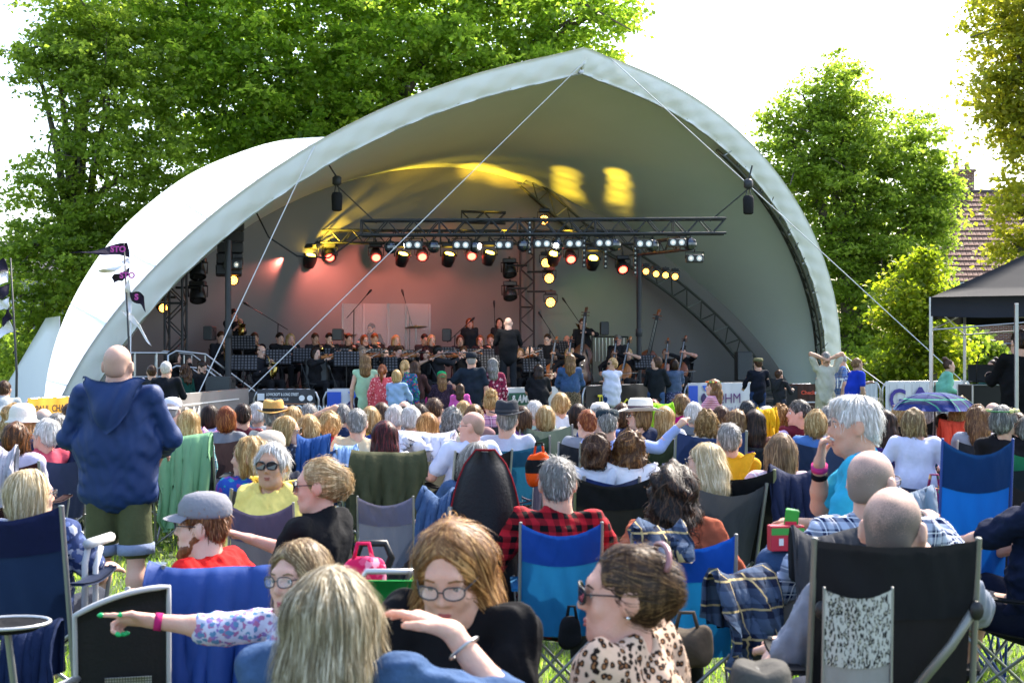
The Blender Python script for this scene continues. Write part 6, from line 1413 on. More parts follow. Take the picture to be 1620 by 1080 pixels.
def mic(label, px, n, z, tip, col=BLACKM):
    q = nstage(px, n, z); t = thing('microphone_stand', label, 'microphone', q, 0, 'microphone stands on stage'); topz = CAMH + (563 - tip[1]) / FPX * q.y - z; j = Vector(((tip[2] - px) / FPX * q.y, 0, CAMH + (563 - tip[3]) / FPX * q.y - z)); e = Vector(((tip[0] - px) / FPX * q.y, 0, topz))
    rod('pole', (0, 0, 0), j, .012, col, t, 6); rod('boom', j + (j - e).normalized() * .25, e, .009, col, t, 6); b = MB(); b.lathe([(.012, 0), (.025, .10), (.03, .14), (.012, .18)], 8, Matrix.Translation(e) @ (e - j).to_track_quat('Z', 'Y').to_matrix().to_4x4()); b.build('microphone', BLACKM, t, True)
    for a in (90, 210, 330): rod('leg', (0, 0, .12), (.26 * math.cos(R_(a)), .26 * math.sin(R_(a)), .01), .009, col, t, 6)
mic('tall boom microphone above the left brass players', 436, -1.6, DECK + .3, (396, 485, 440, 512)); mic('tall boom microphone left of the drum screen', 559, -1.6, DECK + .3, (580, 467, 560, 490)); mic('tall boom microphone over the drum screen', 648, -2.2, DECK + .3, (639, 469, 648, 500)); mic('tall boom microphone reaching over the tuba player', 924, -1.2, DECK + .3, (896, 480, 918, 512)); mic('short boom microphone beside the perforated stand', 872, -1., DECK + .3, (858, 503, 870, 522)); mic('red straight microphone stand left of the conductor', 783, -1.4, DECK + .3, (782, 487, 783, 520))
mic('microphone by the woman singing at the back', 716, -1.3, DECK + .3, (742, 510, 720, 530)); mic('low microphone in front of the left violins', 528, 2.3, DECK, (524, 590, 530, 605)); mic('low microphone beside the blonde cellist', 935, 2.2, DECK, (930, 565, 936, 590)); mic('low microphone near the bald violinist', 838, 2.3, DECK, (838, 560, 838, 580))
q = nstage(965, -2.3, DECK + .3); t = thing('tubular_bells', 'rack of silver tubular bells behind the cellists', 'bells', q, TT)
for i in range(9): rod('bell', (-.45 + i * .11, 0, .55 - .03 * i * 0), (-.45 + i * .11, 0, 1.15), .02, STEEL, t, 8)
for x in (-.55, .55): rod('frame_post', (x, 0, 0), (x, 0, 1.2), .02, BLACKM, t, 8)
rod('frame_bar', (-.55, 0, 1.18), (.55, 0, 1.18), .02, BLACKM, t, 8)
# ---------------------------------------------------------------- audience
def seat(px, ytop, label, zt=1.2, d=None, chair=None, yaw=0., lean=10., sc=None, croot=0., **k):
    if d is None: d = FPX * (CAMH - zt) / (ytop - YH)
    else: zt = CAMH - (ytop - YH) / FPX * d
    hatted = .03 if k.get('hat') else 0.
    hz = .012 if (k.get('hair') and k['hair'][0] not in ('buzz', 'rim', 'thin', 'none')) else 0.
    s = sc or (zt - hatted - hz) / 1.189; x = (px - 810) / FPX * d
    z0 = zt - hatted - hz - 1.189 * s
    r = person(label, (x, d, z0), yaw, s, 'sit', lean, d=d, **k); root = r[0]
    if chair is not None:
        c = dict(chair); lb = c.pop('label', None) or 'camp chair under the ' + ' '.join(label.split()[:11])
        cy = c.pop('yaw', yaw); dy = c.pop('dy', 0.)
        camp_chair(lb, (root.location.x + math.sin(R_(cy)) * dy, root.location.y + dy, 0), cy, **c)
    return r
CH = lambda body='#1d222b', band=None, w=.52, h=.90, **k: dict(body=body, band=band, w=w, hgt=h, **k)
def stander(px, ytop, label, d, yaw=0., **k):
    zt = CAMH - (ytop - YH) / FPX * d; x = (px - 810) / FPX * d; s = (zt - .012) / 1.699
    return person(label, (x, d, 0), yaw, s, 'stand', k.pop('lean', 2.), d=d, **k)
def H(st, c): return (st, *c)
W = cloth('#d9d9dc'); NAVY = cloth('#1b2540'); DNM = mat('#3a5275', .85, spec=.15, var=.45, vs=24, bump=.4, bs=70); JEAN = mat('#24344f', .85, spec=.15, var=.3, vs=30, bump=.4, bs=70); LBL = cloth('#8fa9d0'); BLKT = cloth('#17181b')
# --- standing along the barrier
stander(7, 588, 'person in a pale grey hoodie bending at the far left edge', 16., 10, lean=-38., top=cloth('#9aa0a2'), bottom=NAVY, sex='m', hair=H('short', BRN), arms=('down', 'down'))
stander(263, 571, 'white-haired man in a dark suit jacket by the RM banner', 19.5, 0, sex='m', hair=H('short', WHT), top=cloth('#15181f'), bottom=JEAN, arms=('front', 'front'), wide=1.1)
stander(240, 577, 'man with short brown hair beside the white-haired man', 21.5, 20, sex='m', hair=H('short', BRN), top=cloth('#2a2c30'), arms=('down', 'down'))
stander(291, 576, 'woman with long curls in a green top near the steps', 23.5, 60, hair=H('longcurly', BRN), top=cloth('#0f3b33'), arms=('down', 'down'))
stander(320, 570, 'bearded crew man in black with green logo by the steps', 24.5, -120, sex='m', hair=H('short', DBR), beard='#2a1c14', glasses='clear', top=BLKT, arms=('front', 'down'), head=(0, -20, 0))
stander(277, 553, 'photographer with dark hair raising a camera by the stage', 25.5, -60, hair=H('bob', BLKH), top=BLKT, arms=(((-.06, .25, 1.45), None), ((.10, .24, 1.45), None)))
stander(578, 560, 'woman with very long brown hair and a mint crop top', 22.3, 5, hair=H('long', LTBR), top=cloth('#9fc0a0'), sleeve='none', bottom=BLKT, arms=('down', 'down'))
stander(605, 575, 'red-haired girl with a ponytail in a coral dress', 22., 0, hair=H('pony', GING), top=pattern('floral', ['#c9535a', '#e8a0a0', '#b8343e'], 22), bottom=pattern('floral', ['#c9535a', '#e8a0a0', '#b8343e'], 22), bstyle='skirt', arms=('down', 'down'))
stander(628, 584, 'small blonde child in a pale blue cardigan', 21.5, -20, hair=H('bob', BLONDE), top=cloth('#8ba4c4'), bottom=LBL, bstyle='skirt', arms=('front', 'front'))
stander(641, 568, 'woman with a fair ponytail in a floral blue-green dress', 22.4, -15, hair=H('pony', BLONDE), top=pattern('floral', ['#22566e', '#3f9a72', '#b0474f', '#4a55b0'], 16), bottom=pattern('floral', ['#22566e', '#3f9a72', '#b0474f', '#4a55b0'], 16), bstyle='skirt', arms=('front', 'down'))
stander(657, 570, 'woman in a brown cardigan beside the floral dress', 23., -10, hair=H('long', BRN), top=cloth('#4a3230'), arms=('down', 'front'))
stander(699, 588, 'girl in a bright green backwards cap and dark top', 22.4, 10, hair=H('long', LTBR), hat=('cap', '#0e8a52', None, 1), top=pattern('floral', ['#2a2230', '#4a3a4a'], 30), sleeve='short', bottom=JEAN, arms=('rail', 'rail'))
stander(728, 606, 'little girl in a pink top with long brown hair', 21.8, 0, hair=H('long', BRN), top=cloth('#c2559a'), sleeve='short', bottom=cloth('#b92f78'), arms=('down', 'down'))
stander(746, 558, 'broad man in a black cap and tee with hand on hip', 22.6, 0, sex='m', hair=H('buzz', GREY), hat=('cap', '#22252c'), top=cloth('#1b2530'), sleeve='short', bottom=pattern('floral', ['#3a3d38', '#6a6a5c', '#22241f'], 12), arms=('hip', 'down'), wide=1.15, fat=1.1)
stander(779, 566, 'woman with grey hair in a burgundy floral dress', 22.8, 10, hair=H('longwavy', GREY), top=pattern('floral', ['#7c2340', '#c9a0a6', '#4a1a2c'], 14), bottom=pattern('floral', ['#7c2340', '#c9a0a6', '#4a1a2c'], 14), bstyle='skirt', arms=('front', 'down'), fat=1.1)
stander(852, 574, 'dark-haired woman in black leaning on the barrier', 23.7, 0, hair=H('long', DBR), top=BLKT, sleeve='short', bottom=cloth('#2e4a86'), arms=('rail', 'rail'), lean=-16., fat=1.12, wide=1.1)
stander(902, 559, 'long-haired woman in a denim jacket and leopard skirt', 24.2, 0, hair=H('long', LTBR), top=DNM, bottom=pattern('leopard', ['#6a5c48', '#2a2018', '#8a7a5c'], 26), bstyle='skirt', arms=('rail', 'rail'))
stander(968, 565, 'blonde woman in a white vest and sunglasses looking back', 25.2, 15, head=(110, 0, 0), hair=H('crop', BLONDE), glasses='sun', top=cloth('#c9ccdd'), sleeve='none', bottom=cloth('#2b4372'), arms=('cross', 'cross'), skinc=TAN, fat=1.08)
stander(1038, 563, 'smiling girl in a black bomber jacket with brown bob', 26.6, -20, head=(110, 0, 0), hair=H('bob', BRN), top=cloth('#1c2024'), bottom=DNM, arms=('rail', 'rail'))
stander(1066, 567, 'girl in a blue-grey tee and patterned skirt at the barrier', 26.8, 15, hair=H('bob', DBR), top=cloth('#47566e'), sleeve='short', bottom=pattern('floral', ['#3a3f5c', '#7a80a0'], 24), bstyle='skirt', arms=('rail', 'rail'))
r = stander(1127, 599, 'little girl with a flower crown and striped pink top', 17., 60, hair=H('longwavy', LTBR), top=pattern('stripe', ['#a85a72', '#d8b0bc'], 36), arms=('front', 'front'), head=(20, 0, 0))
def flower_crown(parent, MH, cols, seed=1, label=None):
    rr = random.Random(seed)
    for i in range(11):
        a = -1.9 + 3.8 * i / 10; p = Vector((.105 * math.sin(a), .118 * math.cos(a) - .02, .085)); b = MB(); b.lathe([(.004, -.012), (.018, -.004), (.02, .006), (.008, .012)], 7, Matrix.Rotation(rr.uniform(-1, 1), 4, 'X')); put('flower', b.mesh('flower', True), cloth(cols[i % len(cols)]), parent, M=MH @ Matrix.Translation(p))
    b = MB(); b.tube([(.103 * math.sin(a), .116 * math.cos(a) - .02, .08) for a in np.linspace(0, 6.28, 24)[:-1]], .005, 5, closed=True); put('crown_band', b.mesh('band', True), cloth('#3f7a4a'), parent, M=MH)
flower_crown(r[0], r[2], ['#c0302c', '#d8c25a', '#58a06a', '#d87a3a'])
stander(1199, 566, 'man in a flat cap and dark printed hoodie at the barrier', 27.2, 10, sex='m', hair=H('short', BRN), hat=('flat', '#6b6a4c'), top=cloth('#171b26'), bottom=cloth('#26395c'), arms=('rail', 'rail'))
stander(1233, 585, 'boy in a black and white hooded top by the flat-capped man', 26.6, -45, sex='m', hair=H('spiky', BRN), top=cloth('#2a2c30'), hood=True, arms=('front', 'front'))
stander(1306, 556, 'man in a cream shirt and shorts shading his eyes', 25., 0, sex='m', hair=H('short', GREY), top=cloth('#b9b6a4'), sleeve='short', bottom=cloth('#a8a084'), bstyle='shorts', arms=('head', 'head'), skinc=TAN)
stander(1330, 558, 'man in a blue plaid shirt with a wristwatch', 25.4, 80, sex='m', hair=H('buzz', GREY), glasses='sun', top=pattern('plaid', ['#5a7bb0', '#2c4474', '#b8c4dc'], 14), sleeve='short', bottom=cloth('#8a8470'), arms=('down', 'front'), head=(-20, -20, 0), fat=1.1)
r = stander(1357, 564, 'youth in a blue football shirt numbered 17 jumping down', 24.6, -70, sex='m', hair=H('updo', LTBR), top=cloth('#1836a8'), sleeve='short', bottom=cloth('#6d9cc0'), bstyle='shorts', arms=('front', 'down'), lean=-14., skinc=OLIVE, legs={'R': (.18, 0)}, glasses='sun')
put('number', text_mesh('17', .26, .008), mat((.8, .8, .8), .6), r[0], M=Matrix.Translation((-.15, -.24, 1.12)) @ Matrix.Rotation(R_(90), 4, 'X'))
seat(1502, 566, 'person wrapped in a mint green blanket by the gazebo', d=26., yaw=-95, hair=H('bun', BRN), top=cloth('#6fb096'), arms=('lap', 'lap'), sc=1.02, fat=1.25, wide=1.2, lean=-15., chair=CH('#111216'))
stander(1570, 568, 'woman with a dark bun behind the laptop', 21.5, 175, hair=H('bun', DBR), top=cloth('#2c5a54'), head=(-60, 0, 0), arms=('front', 'front'))
stander(1612, 522, 'sound man in a black hoodie under the gazebo', 16.6, 10, sex='m', hair=H('short', DBR), top=cloth('#0d0d0f'), bottom=cloth('#30363f'), arms=('front', 'front'), wide=1.1, fat=1.08)
# --- rows of seated listeners, far to near, left to right
seat(20, 637, 'blonde curly-haired woman at the far left edge', hair=H('longcurly', BLONDE), top=cloth('#c9b8b0'), chair=CH('#33383c'))
seat(37, 641, 'woman in a white felt hat at the left', zt=1.27, hair=H('bob', BLONDE), hat=('cloche', '#d6cfc4'), top=NAVY, chair=CH('#203a34'))
seat(70, 645, 'man with cropped grey hair right of the white felt hat', sex='m', hair=H('buzz', GREY), top=NAVY, chair=CH('#1c3a30'))
seat(71, 659, 'white-haired person turned left behind the navy draped chair', yaw=50, head=(30, 0, 0), hair=H('crop', WHT), top=cloth('#b84a5a'), skinc=ROSY, chair=CH('#26304a'))
seat(26, 664, 'woman with auburn brown waves in a lilac top', hair=H('wavybob', ('#5a3820', '#a86a38')), top=cloth('#b9b4cc'), chair=CH('#2a1418'))
seat(92, 650, 'person in a sky-blue shirt half hidden by the standing man', sex='m', lean=-14, hair=H('short', GREY), top=cloth('#7aa0d8'), chair=CH('#2a3d63'))
seat(272, 627, 'man in a white and navy baseball cap beside the RM banner', zt=1.25, sex='m', hair=H('buzz', GREY), hat=('cap', '#c8c8d0', None, 1), top=cloth('#b0a090'), chair=CH())
seat(300, 645, 'woman with long straight blonde hair in teal plaid', zt=1.22, hair=H('long', BLONDE), top=pattern('plaid', ['#7fb4b4', '#3f7484', '#d0dcd8'], 12), chair=CH('#20262c', h=.92))
seat(333, 638, 'dark-haired woman in a pale blue hoodie', hair=H('bob', DBR), top=cloth('#93a6cc'), hood=True, chair=CH('#3a4150'))
seat(408, 634, 'white-haired listener beyond the tall sage chair', hair=H('crop', WHT), top=cloth('#8a8f98'), chair=CH())
seat(433, 633, 'man in a straw hat with a black band', zt=1.26, sex='m', hair=H('short', GREY), hat=('fedora', '#b98f50', (.02, .02, .02)), top=cloth('#a9a49a'), chair=CH())
seat(489, 637, 'grey-haired person with both hands behind the head', sex='m', hair=H('short', GREY), top=cloth('#3d7f80'), sleeve='short', arms=('head', 'head'), skinc=TAN, chair=CH())
seat(456, 655, 'fair woman in sunglasses with a pink flower headband', yaw=-40, head=(-45, 0, 0), hair=H('bob', BLONDE), glasses='sun', top=pattern('floral', ['#2c3040', '#6a7080'], 26), chair=CH('#20242e'))
seat(489, 653, 'woman with cropped golden hair and blue coat on chair', hair=H('crop', BLONDE), top=cloth('#caa080'), chair=CH('#24406c', band='#24406c'))
seat(522, 648, 'woman with fluffy blonde hair in a red top', hair=H('fluffy', BLONDE), top=cloth('#a01f30'), chair=CH('#b02a2c', w=.48))
seat(565, 644, 'person with thick silver hair in a cream jumper', zt=1.24, hair=H('short', GREY), top=cloth('#c9b493'), chair=CH('#6f90b8'), wide=1.1)
seat(586, 640, 'woman with a smooth blonde bob beyond the silver hair', hair=H('bob', BLONDE), top=pattern('floral', ['#27448c', '#c8a040'], 16), chair=CH())
seat(607, 662, 'woman with long burgundy hair in a white top', hair=H('long', REDH), head=(20, 0, 0), glasses='clear', top=W, chair=CH('#3a3d34', w=.55, h=.86))
seat(625, 638, 'white-haired woman with a hair slide in pale grey', hair=H('crop', WHT), top=cloth('#b6b4b8'), chair=CH())
seat(650, 640, 'second white-haired woman just right of the hair slide', hair=H('fluffy', WHT), top=cloth('#5a6678'), chair=CH())
seat(664, 637, 'small dark-haired man beyond the ginger hair', sex='m', hair=H('short', DBR), top=cloth('#3a4250'), chair=CH())
seat(687, 628, 'man with tousled brown hair in a petrol blue tee', zt=1.25, sex='m', hair=H('short', BRN), top=cloth('#22567e'), sleeve='short', chair=CH('#1d5a4c'), wide=1.1)
seat(677, 650, 'woman with long ginger-gold hair in a grey hoodie', hair=H('long', ('#9a6a34', '#e0b070')), top=cloth('#626a78'), hood=True, chair=CH('#6c6c60', w=.56, h=.84))
seat(750, 637, 'woman with patterned grey-blonde hair behind the bald man', hair=H('crop', LTBR), top=cloth('#8a6a6a'), chair=CH('#2d5a48'))
seat(777, 619, 'woman with a big blonde bun in pink plaid', zt=1.26, hair=H('bun', BLONDE), top=pattern('plaid', ['#c890a8', '#8a5a78', '#e0c4d0'], 12), chair=CH())
seat(802, 634, 'man in a black felt hat and pale shirt', zt=1.29, sex='m', hair=H('short', GREY), hat=('fedora', '#2b2f36', (.05, .05, .055)), top=cloth('#b4b6c6'), chair=CH('#1f5a78', band='#1f4f6c', w=.60, h=.92, label='teal camp chair of the man in the black felt hat'), wide=1.1)
seat(745, 650, 'balding man with glasses in a white shirt facing left', zt=1.22, yaw=25, head=(52, 0, 0), sex='m', hair=H('buzz', ('#8f7565', '#b09080')), glasses='clear', top=cloth('#c4c8e0'), sleeve='short', arms=('rest', 'rest'), skinc=ROSY, chair=CH('#15161a', w=.5), wide=1.12, fat=1.1)
seat(863, 639, 'fair-haired woman low in a grey-green chair', hair=H('bob', BLONDE), top=cloth('#6a6f6a'), chair=CH('#56645c', w=.5, h=1.0, label='grey-green camp chair hiding a fair-haired woman'))
seat(887, 619, 'woman with cropped blonde hair in a crisp white shirt', zt=1.28, hair=H('crop', BLONDE), top=cloth('#d6d6da'), chair=CH('#1d2a24', w=.5), wide=1.1)
seat(949, 633, 'man in a pale cap and blue tee left of the wide hat', sex='m', zt=1.24, hair=H('short', GREY), hat=('cap', '#cfc6bc', None, 1), top=cloth('#33508c'), sleeve='short', chair=CH())
seat(961, 640, 'grey-haired man in a dark cap and pale blue shirt', zt=1.25, sex='m', hair=H('short', GREY), hat=('flat', '#1b2a33', None, 1), top=cloth('#93a3d6'), arms=('lap', ((.62, -.02, 1.03), (0, .2, -1))), chair=CH('#16181b', band='#1a1d22', w=.5, h=.92, label='black camp chair with white clips behind dark cap'))
seat(984, 635, 'brown-haired listener beyond the wide white hat', hair=H('bob', BRN), top=cloth('#4a4f5a'), chair=CH())
seat(1010, 629, 'woman in a wide cream hat and sunglasses turned left', zt=1.28, yaw=35, head=(55, 0, 0), hair=H('bob', LTBR), glasses='sun', hat=('wide', '#d8d2c6', (.10, .06, .07)), top=NAVY, chair=CH('#1c2a1e', w=.5))
seat(1032, 630, 'red-headed listener behind the lime green jacket', hair=H('short', ('#6a2a20', '#b05040')), top=cloth('#8a8f8a'), chair=CH())
seat(1078, 621, 'person with streaked short hair in a bright pink top', zt=1.27, hair=H('crop', LTBR), top=cloth('#c8157c'), chair=CH('#22301f'))
seat(1097, 634, 'grey-haired listener beside the bright pink top', hair=H('crop', WHT), top=cloth('#6a7078'), chair=CH())
seat(1118, 646, 'woman with short honey curls in a navy chair', hair=H('curlybob', ('#8a6a3a', '#d4b27a')), top=cloth('#d8d2ca'), chair=CH('#1f2d52', w=.62, h=1.0, label='navy camp chair of the woman with honey curls'))
seat(942, 683, 'woman with thick dark brown curls in a white hoodie', zt=1.18, hair=H('curlybob', BRN), top=cloth('#bcc2cc'), hood=True, chair=CH('#26304a'))
seat(996, 678, 'woman with long loose brown curls and a white hood', zt=1.2, hair=H('longcurly', ('#5c3d22', '#a97e48')), top=W, hood=True, chair=CH('#1d2f5e', w=.62, h=.90, label='navy camp chair of the long-curled woman'))
seat(1112, 697, 'woman with flyaway platinum hair leaning to the left', zt=1.16, yaw=30, head=(40, -10, 25), hair=H('long', PLAT), glasses='sun', top=pattern('floral', ['#d0b8bc', '#b87a8a'], 22), chair=CH('#3a3d44'))
seat(1163, 645, 'woman with long dark-blonde curls in a purple chair', hair=H('longwavy', LTBR), top=cloth('#c8beb4'), sleeve='short', chair=CH('#4a2f9a', w=.52, h=.86, label='purple camp chair of the dark-blonde woman'))
seat(1193, 645, 'woman with long dark hair in a brown lace top', hair=H('long', DBR), top=cloth('#5c3a34'), chair=CH())
seat(1182, 632, 'dark grey-haired listener beyond the brown lace top', sex='m', hair=H('short', ('#2c2b2c', '#6a6a6c')), top=cloth('#3a3c40'), chair=CH())
seat(1235, 638, 'woman with ginger-blonde ringlets left of the maroon jacket', hair=H('curlybob', ('#94652f', '#dcb070')), top=cloth('#4a3a30'), chair=CH())
seat(1262, 631, 'man with short grey hair in a maroon jacket facing left', d=13.4, yaw=30, head=(58, 0, 0), sex='m', hair=H('short', ('#4a4642', '#8a8682')), top=cloth('#5c1a2a'), skinc=ROSY, chair=CH('#22262c'), wide=1.1)
seat(1153, 667, 'grey-haired man in a mustard yellow hoodie', sex='m', hair=H('short', GREY), top=cloth('#c8901a'), hood=True, chair=CH('#3c444c', w=.5, h=.72), wide=1.05)
seat(1235, 681, 'woman with half-tied dark-blonde hair in pink and white plaid', zt=1.2, hair=H('halfup', ('#86694a', '#c4a47a')), top=pattern('plaid', ['#d8c4cc', '#b07a8c', '#e8dce0'], 9), chair=CH('#232742', w=.6, h=.78), arms=('rest', 'rest'))
seat(1425, 637, 'blonde woman beyond the black chair near the gazebo', hair=H('fluffy', BLONDE), top=W, chair=CH('#141518', w=.5, h=1.02, label='tall black camp chair near the gazebo post'))
seat(1448, 644, 'woman with windswept fair hair in a white tee', zt=1.24, yaw=-10, head=(-48, 0, 0), hair=H('wavybob', ('#8d7350', '#d6bf92')), top=cloth('#c9cae6'), sleeve='short', arms=('rest', 'rest'), lean=4, chair=CH('#2a3150', w=.5, h=.6), wide=1.05)
seat(1491, 652, 'dark-haired child under the tartan umbrella', zt=1.0, d=13.5, hair=H('short', DBR), top=LBL, sleeve='short', chair=CH('#2a78a8', w=.4, h=.7, label='small turquoise camp chair of the dark-haired child'))
seat(1519, 627, 'woman with bright curly blonde hair and coral cardigan', zt=1.28, hair=H('curlybob', BLONDE), top=cloth('#c2452f'), chair=CH('#4a2446', w=.5, h=1.0, label='plum camp chair beside the coral cardigan'))
seat(1545, 638, 'woman with long wavy brown hair right of coral cardigan', zt=1.24, hair=H('longwavy', ('#6a4a30', '#b08a5a')), top=cloth('#8a8e98'), chair=CH())
seat(1570, 636, 'cropped grey-haired man beyond the wavy brown hair', sex='m', hair=H('buzz', GREY), top=cloth('#4a5058'), chair=CH())
r = seat(1588, 638, 'grey-haired person with a daisy band in a black top', zt=1.29, hair=H('crop', ('#6f6e6b', '#bdbcb8')), head=(-40, 0, 0), yaw=-10, glasses='sun', top=cloth('#1a171a'), chair=CH('#1c2430', w=.5, h=.8), wide=1.1)
flower_crown(r[0], r[2], ['#d8cf8a', '#c8c0a0'], 3)
seat(1625, 655, 'listener in a blue denim jacket at the right edge', hair=H('crop', GREY), top=DNM, chair=CH('#1f6a4c', label='green camp chair at the right edge'))
# nearer rows
seat(394, 688, 'woman with a feathered blonde bob facing left', yaw=40, head=(42, 0, 0), hair=H('wavybob', BLONDE), top=pattern('floral', ['#24489c', '#7a3a8a', '#2a8a9a'], 14), chair=CH('#2c3036'))
seat(426, 679, 'person in an oatmeal cap and dark top', zt=1.22, sex='m', hair=H('buzz', GREY), hat=('cap', '#b3aa9e', None, 1), top=cloth('#1d2230'), chair=CH('#24262c', w=.5))
seat(430, 698, 'white-haired woman in a lemon yellow hoodie and sunglasses', zt=1.2, yaw=165, head=(8, 0, 0), hair=H('crop', WHT), glasses='sun', top=cloth('#e6cf74'), hood=True, skinc=TAN, arms=('lap', 'lap'), lean=6, chair=CH('#4a4c55', h=.8), wide=1.15, fat=1.15)
seat(503, 722, 'smiling blonde woman in black and sunglasses facing left', zt=1.22, yaw=62, head=(25, -4, 0), hair=H('updo', ('#b3956a', '#efdcb4')), glasses='sun', top=cloth('#121316'), sleeve='short', arms=('lap', ((.02, .42, .80), None)), skinc=ROSY, lean=2, chair=CH('#20222a', w=.5, h=.75), wide=1.1)
seat(750, 696, 'grey-haired woman in denim behind the hooded black chair', zt=1.16, yaw=15, head=(0, -12, 12), hair=H('bob', GREY), top=DNM, arms=('rest', 'lap'), chair=CH('#22262c', w=.5, h=.75))
seat(882, 722, 'grey-haired man in a red and black check shirt', zt=1.2, sex='m', hair=H('short', GREY), top=pattern('check', ['#a01824', '#0c0a0c'], 17), chair=CH('#1a6494', band='#1a489c', w=.36, h=.92, yaw=2, dy=-.12, label='bright blue camp chair of the man in red check'), lean=2, wide=1.1, arms=('rest', 'rest'))
seat(1065, 733, 'woman with dark wavy hair and a rust wool cardigan', zt=1.2, hair=H('longcurly', ('#241a16', '#6a4a34')), top=cloth('#a5563c'), head=(-12, 0, 0), chair=CH('#14669a', band='#1450b0', w=.42, h=.93, yaw=-2, dy=-.12, label='bright blue camp chair of the rust cardigan woman'), arms=('rest', 'rest'), bottom=BLKT, lean=0, wide=1.05)
seat(50, 737, 'woman with a straight blonde bob and glasses at left', zt=1.17, head=(-45, 0, 0), hair=H('bob', PLAT), glasses='clear', top=pattern('floral', ['#38466e', '#b9bccb', '#5a6a98'], 14), sleeve='short', chair=CH('#10203c', band='#141c40', w=.60, h=1.03, dy=-.22, label='large navy camp chair of the blonde-bob woman'), arms=('rest', 'rest'))
r = seat(1350, 625, 'white-haired man in turquoise tee resting chin on fist', d=5.9, yaw=72, head=(12, -4, 0), sex='m', hair=H('quiff', WHT), top=cloth('#2f9fc0'), sleeve='short', skinc=(.52, .29, .20), bottom=DNM, sc=1.0, lean=-8, arms=(((.02, .34, .62), None), ((.06, .25, .90), (.5, .1, -1))), hands={'R': dict(dir=(-.2, -.2, 1.), n=(-.2, -1., 0), curls=(.5, .9, .9, .9, .9))}, wide=1.1)
put('moustache', MB().tube([(-.026, .086, -.056), (-.012, .099, -.049), (0, .101, -.047), (.012, .099, -.049), (.026, .086, -.056)], [.003, .0065, .006, .0065, .003], 7).mesh('moustache', True), hairmat(*WHT), r[0], M=r[2])
tw = r[1]['wrR']; te = r[1]['elR']; ax_ = Vector(te - tw).normalized()
for off, c, rr_, nm in ((.035, '#d8408a', .038, 'wristband'), (.075, '#15151a', .038, 'watch_strap')):
    q = Vector(tw) + ax_ * off; rod(nm, q - ax_ * .013, q + ax_ * .013, rr_, cloth(c), r[0], 14)
b = MB(); b.box((0, 0, .3), (.42, .42, .6), None, .02); t = thing('stool', 'low padded stool under the white-haired turquoise-shirted man', 'stool', r[0].location); zz = r[0].location.z + .36; 
b = MB(); b.lathe([(.18, zz - .06), (.2, zz - .04), (.2, zz), (.17, zz + .01)], 18); b.build('cushion', BLKT, t, True)
for a in (45, 135, 225, 315): rod('leg', (.14 * math.cos(R_(a)), .14 * math.sin(R_(a)), zz - .05), (.24 * math.cos(R_(a)), .24 * math.sin(R_(a)), 0), .014, STEEL, t)
seat(1381, 709, 'bald man with glasses in a navy check shirt', d=5.35, head=(-35, 0, 0), yaw=-8, sex='m', hair=H('thin', ('#7a6b62', '#c8aca0')), glasses='clear', top=pattern('plaid', ['#aab4c8', '#16244a', '#d8dce4'], 20), skinc=(.62, .37, .29), chair=CH('#2a2c2f', w=.5), arms=('rest', ((.30, .36, .86), None)), wide=1.12)
seat(1414, 768, 'man with shaved grey-brown hair and glasses in big black chair', d=4.05, head=(-28, 0, 0), sex='m', hair=H('buzz', ('#5c5149', '#bda999')), glasses='clear', top=cloth('#7d828e'), sleeve='short', skinc=(.60, .36, .27), arms=('rest', ((.20, .32, .95), None)), chair=None, wide=1.12, lean=8)

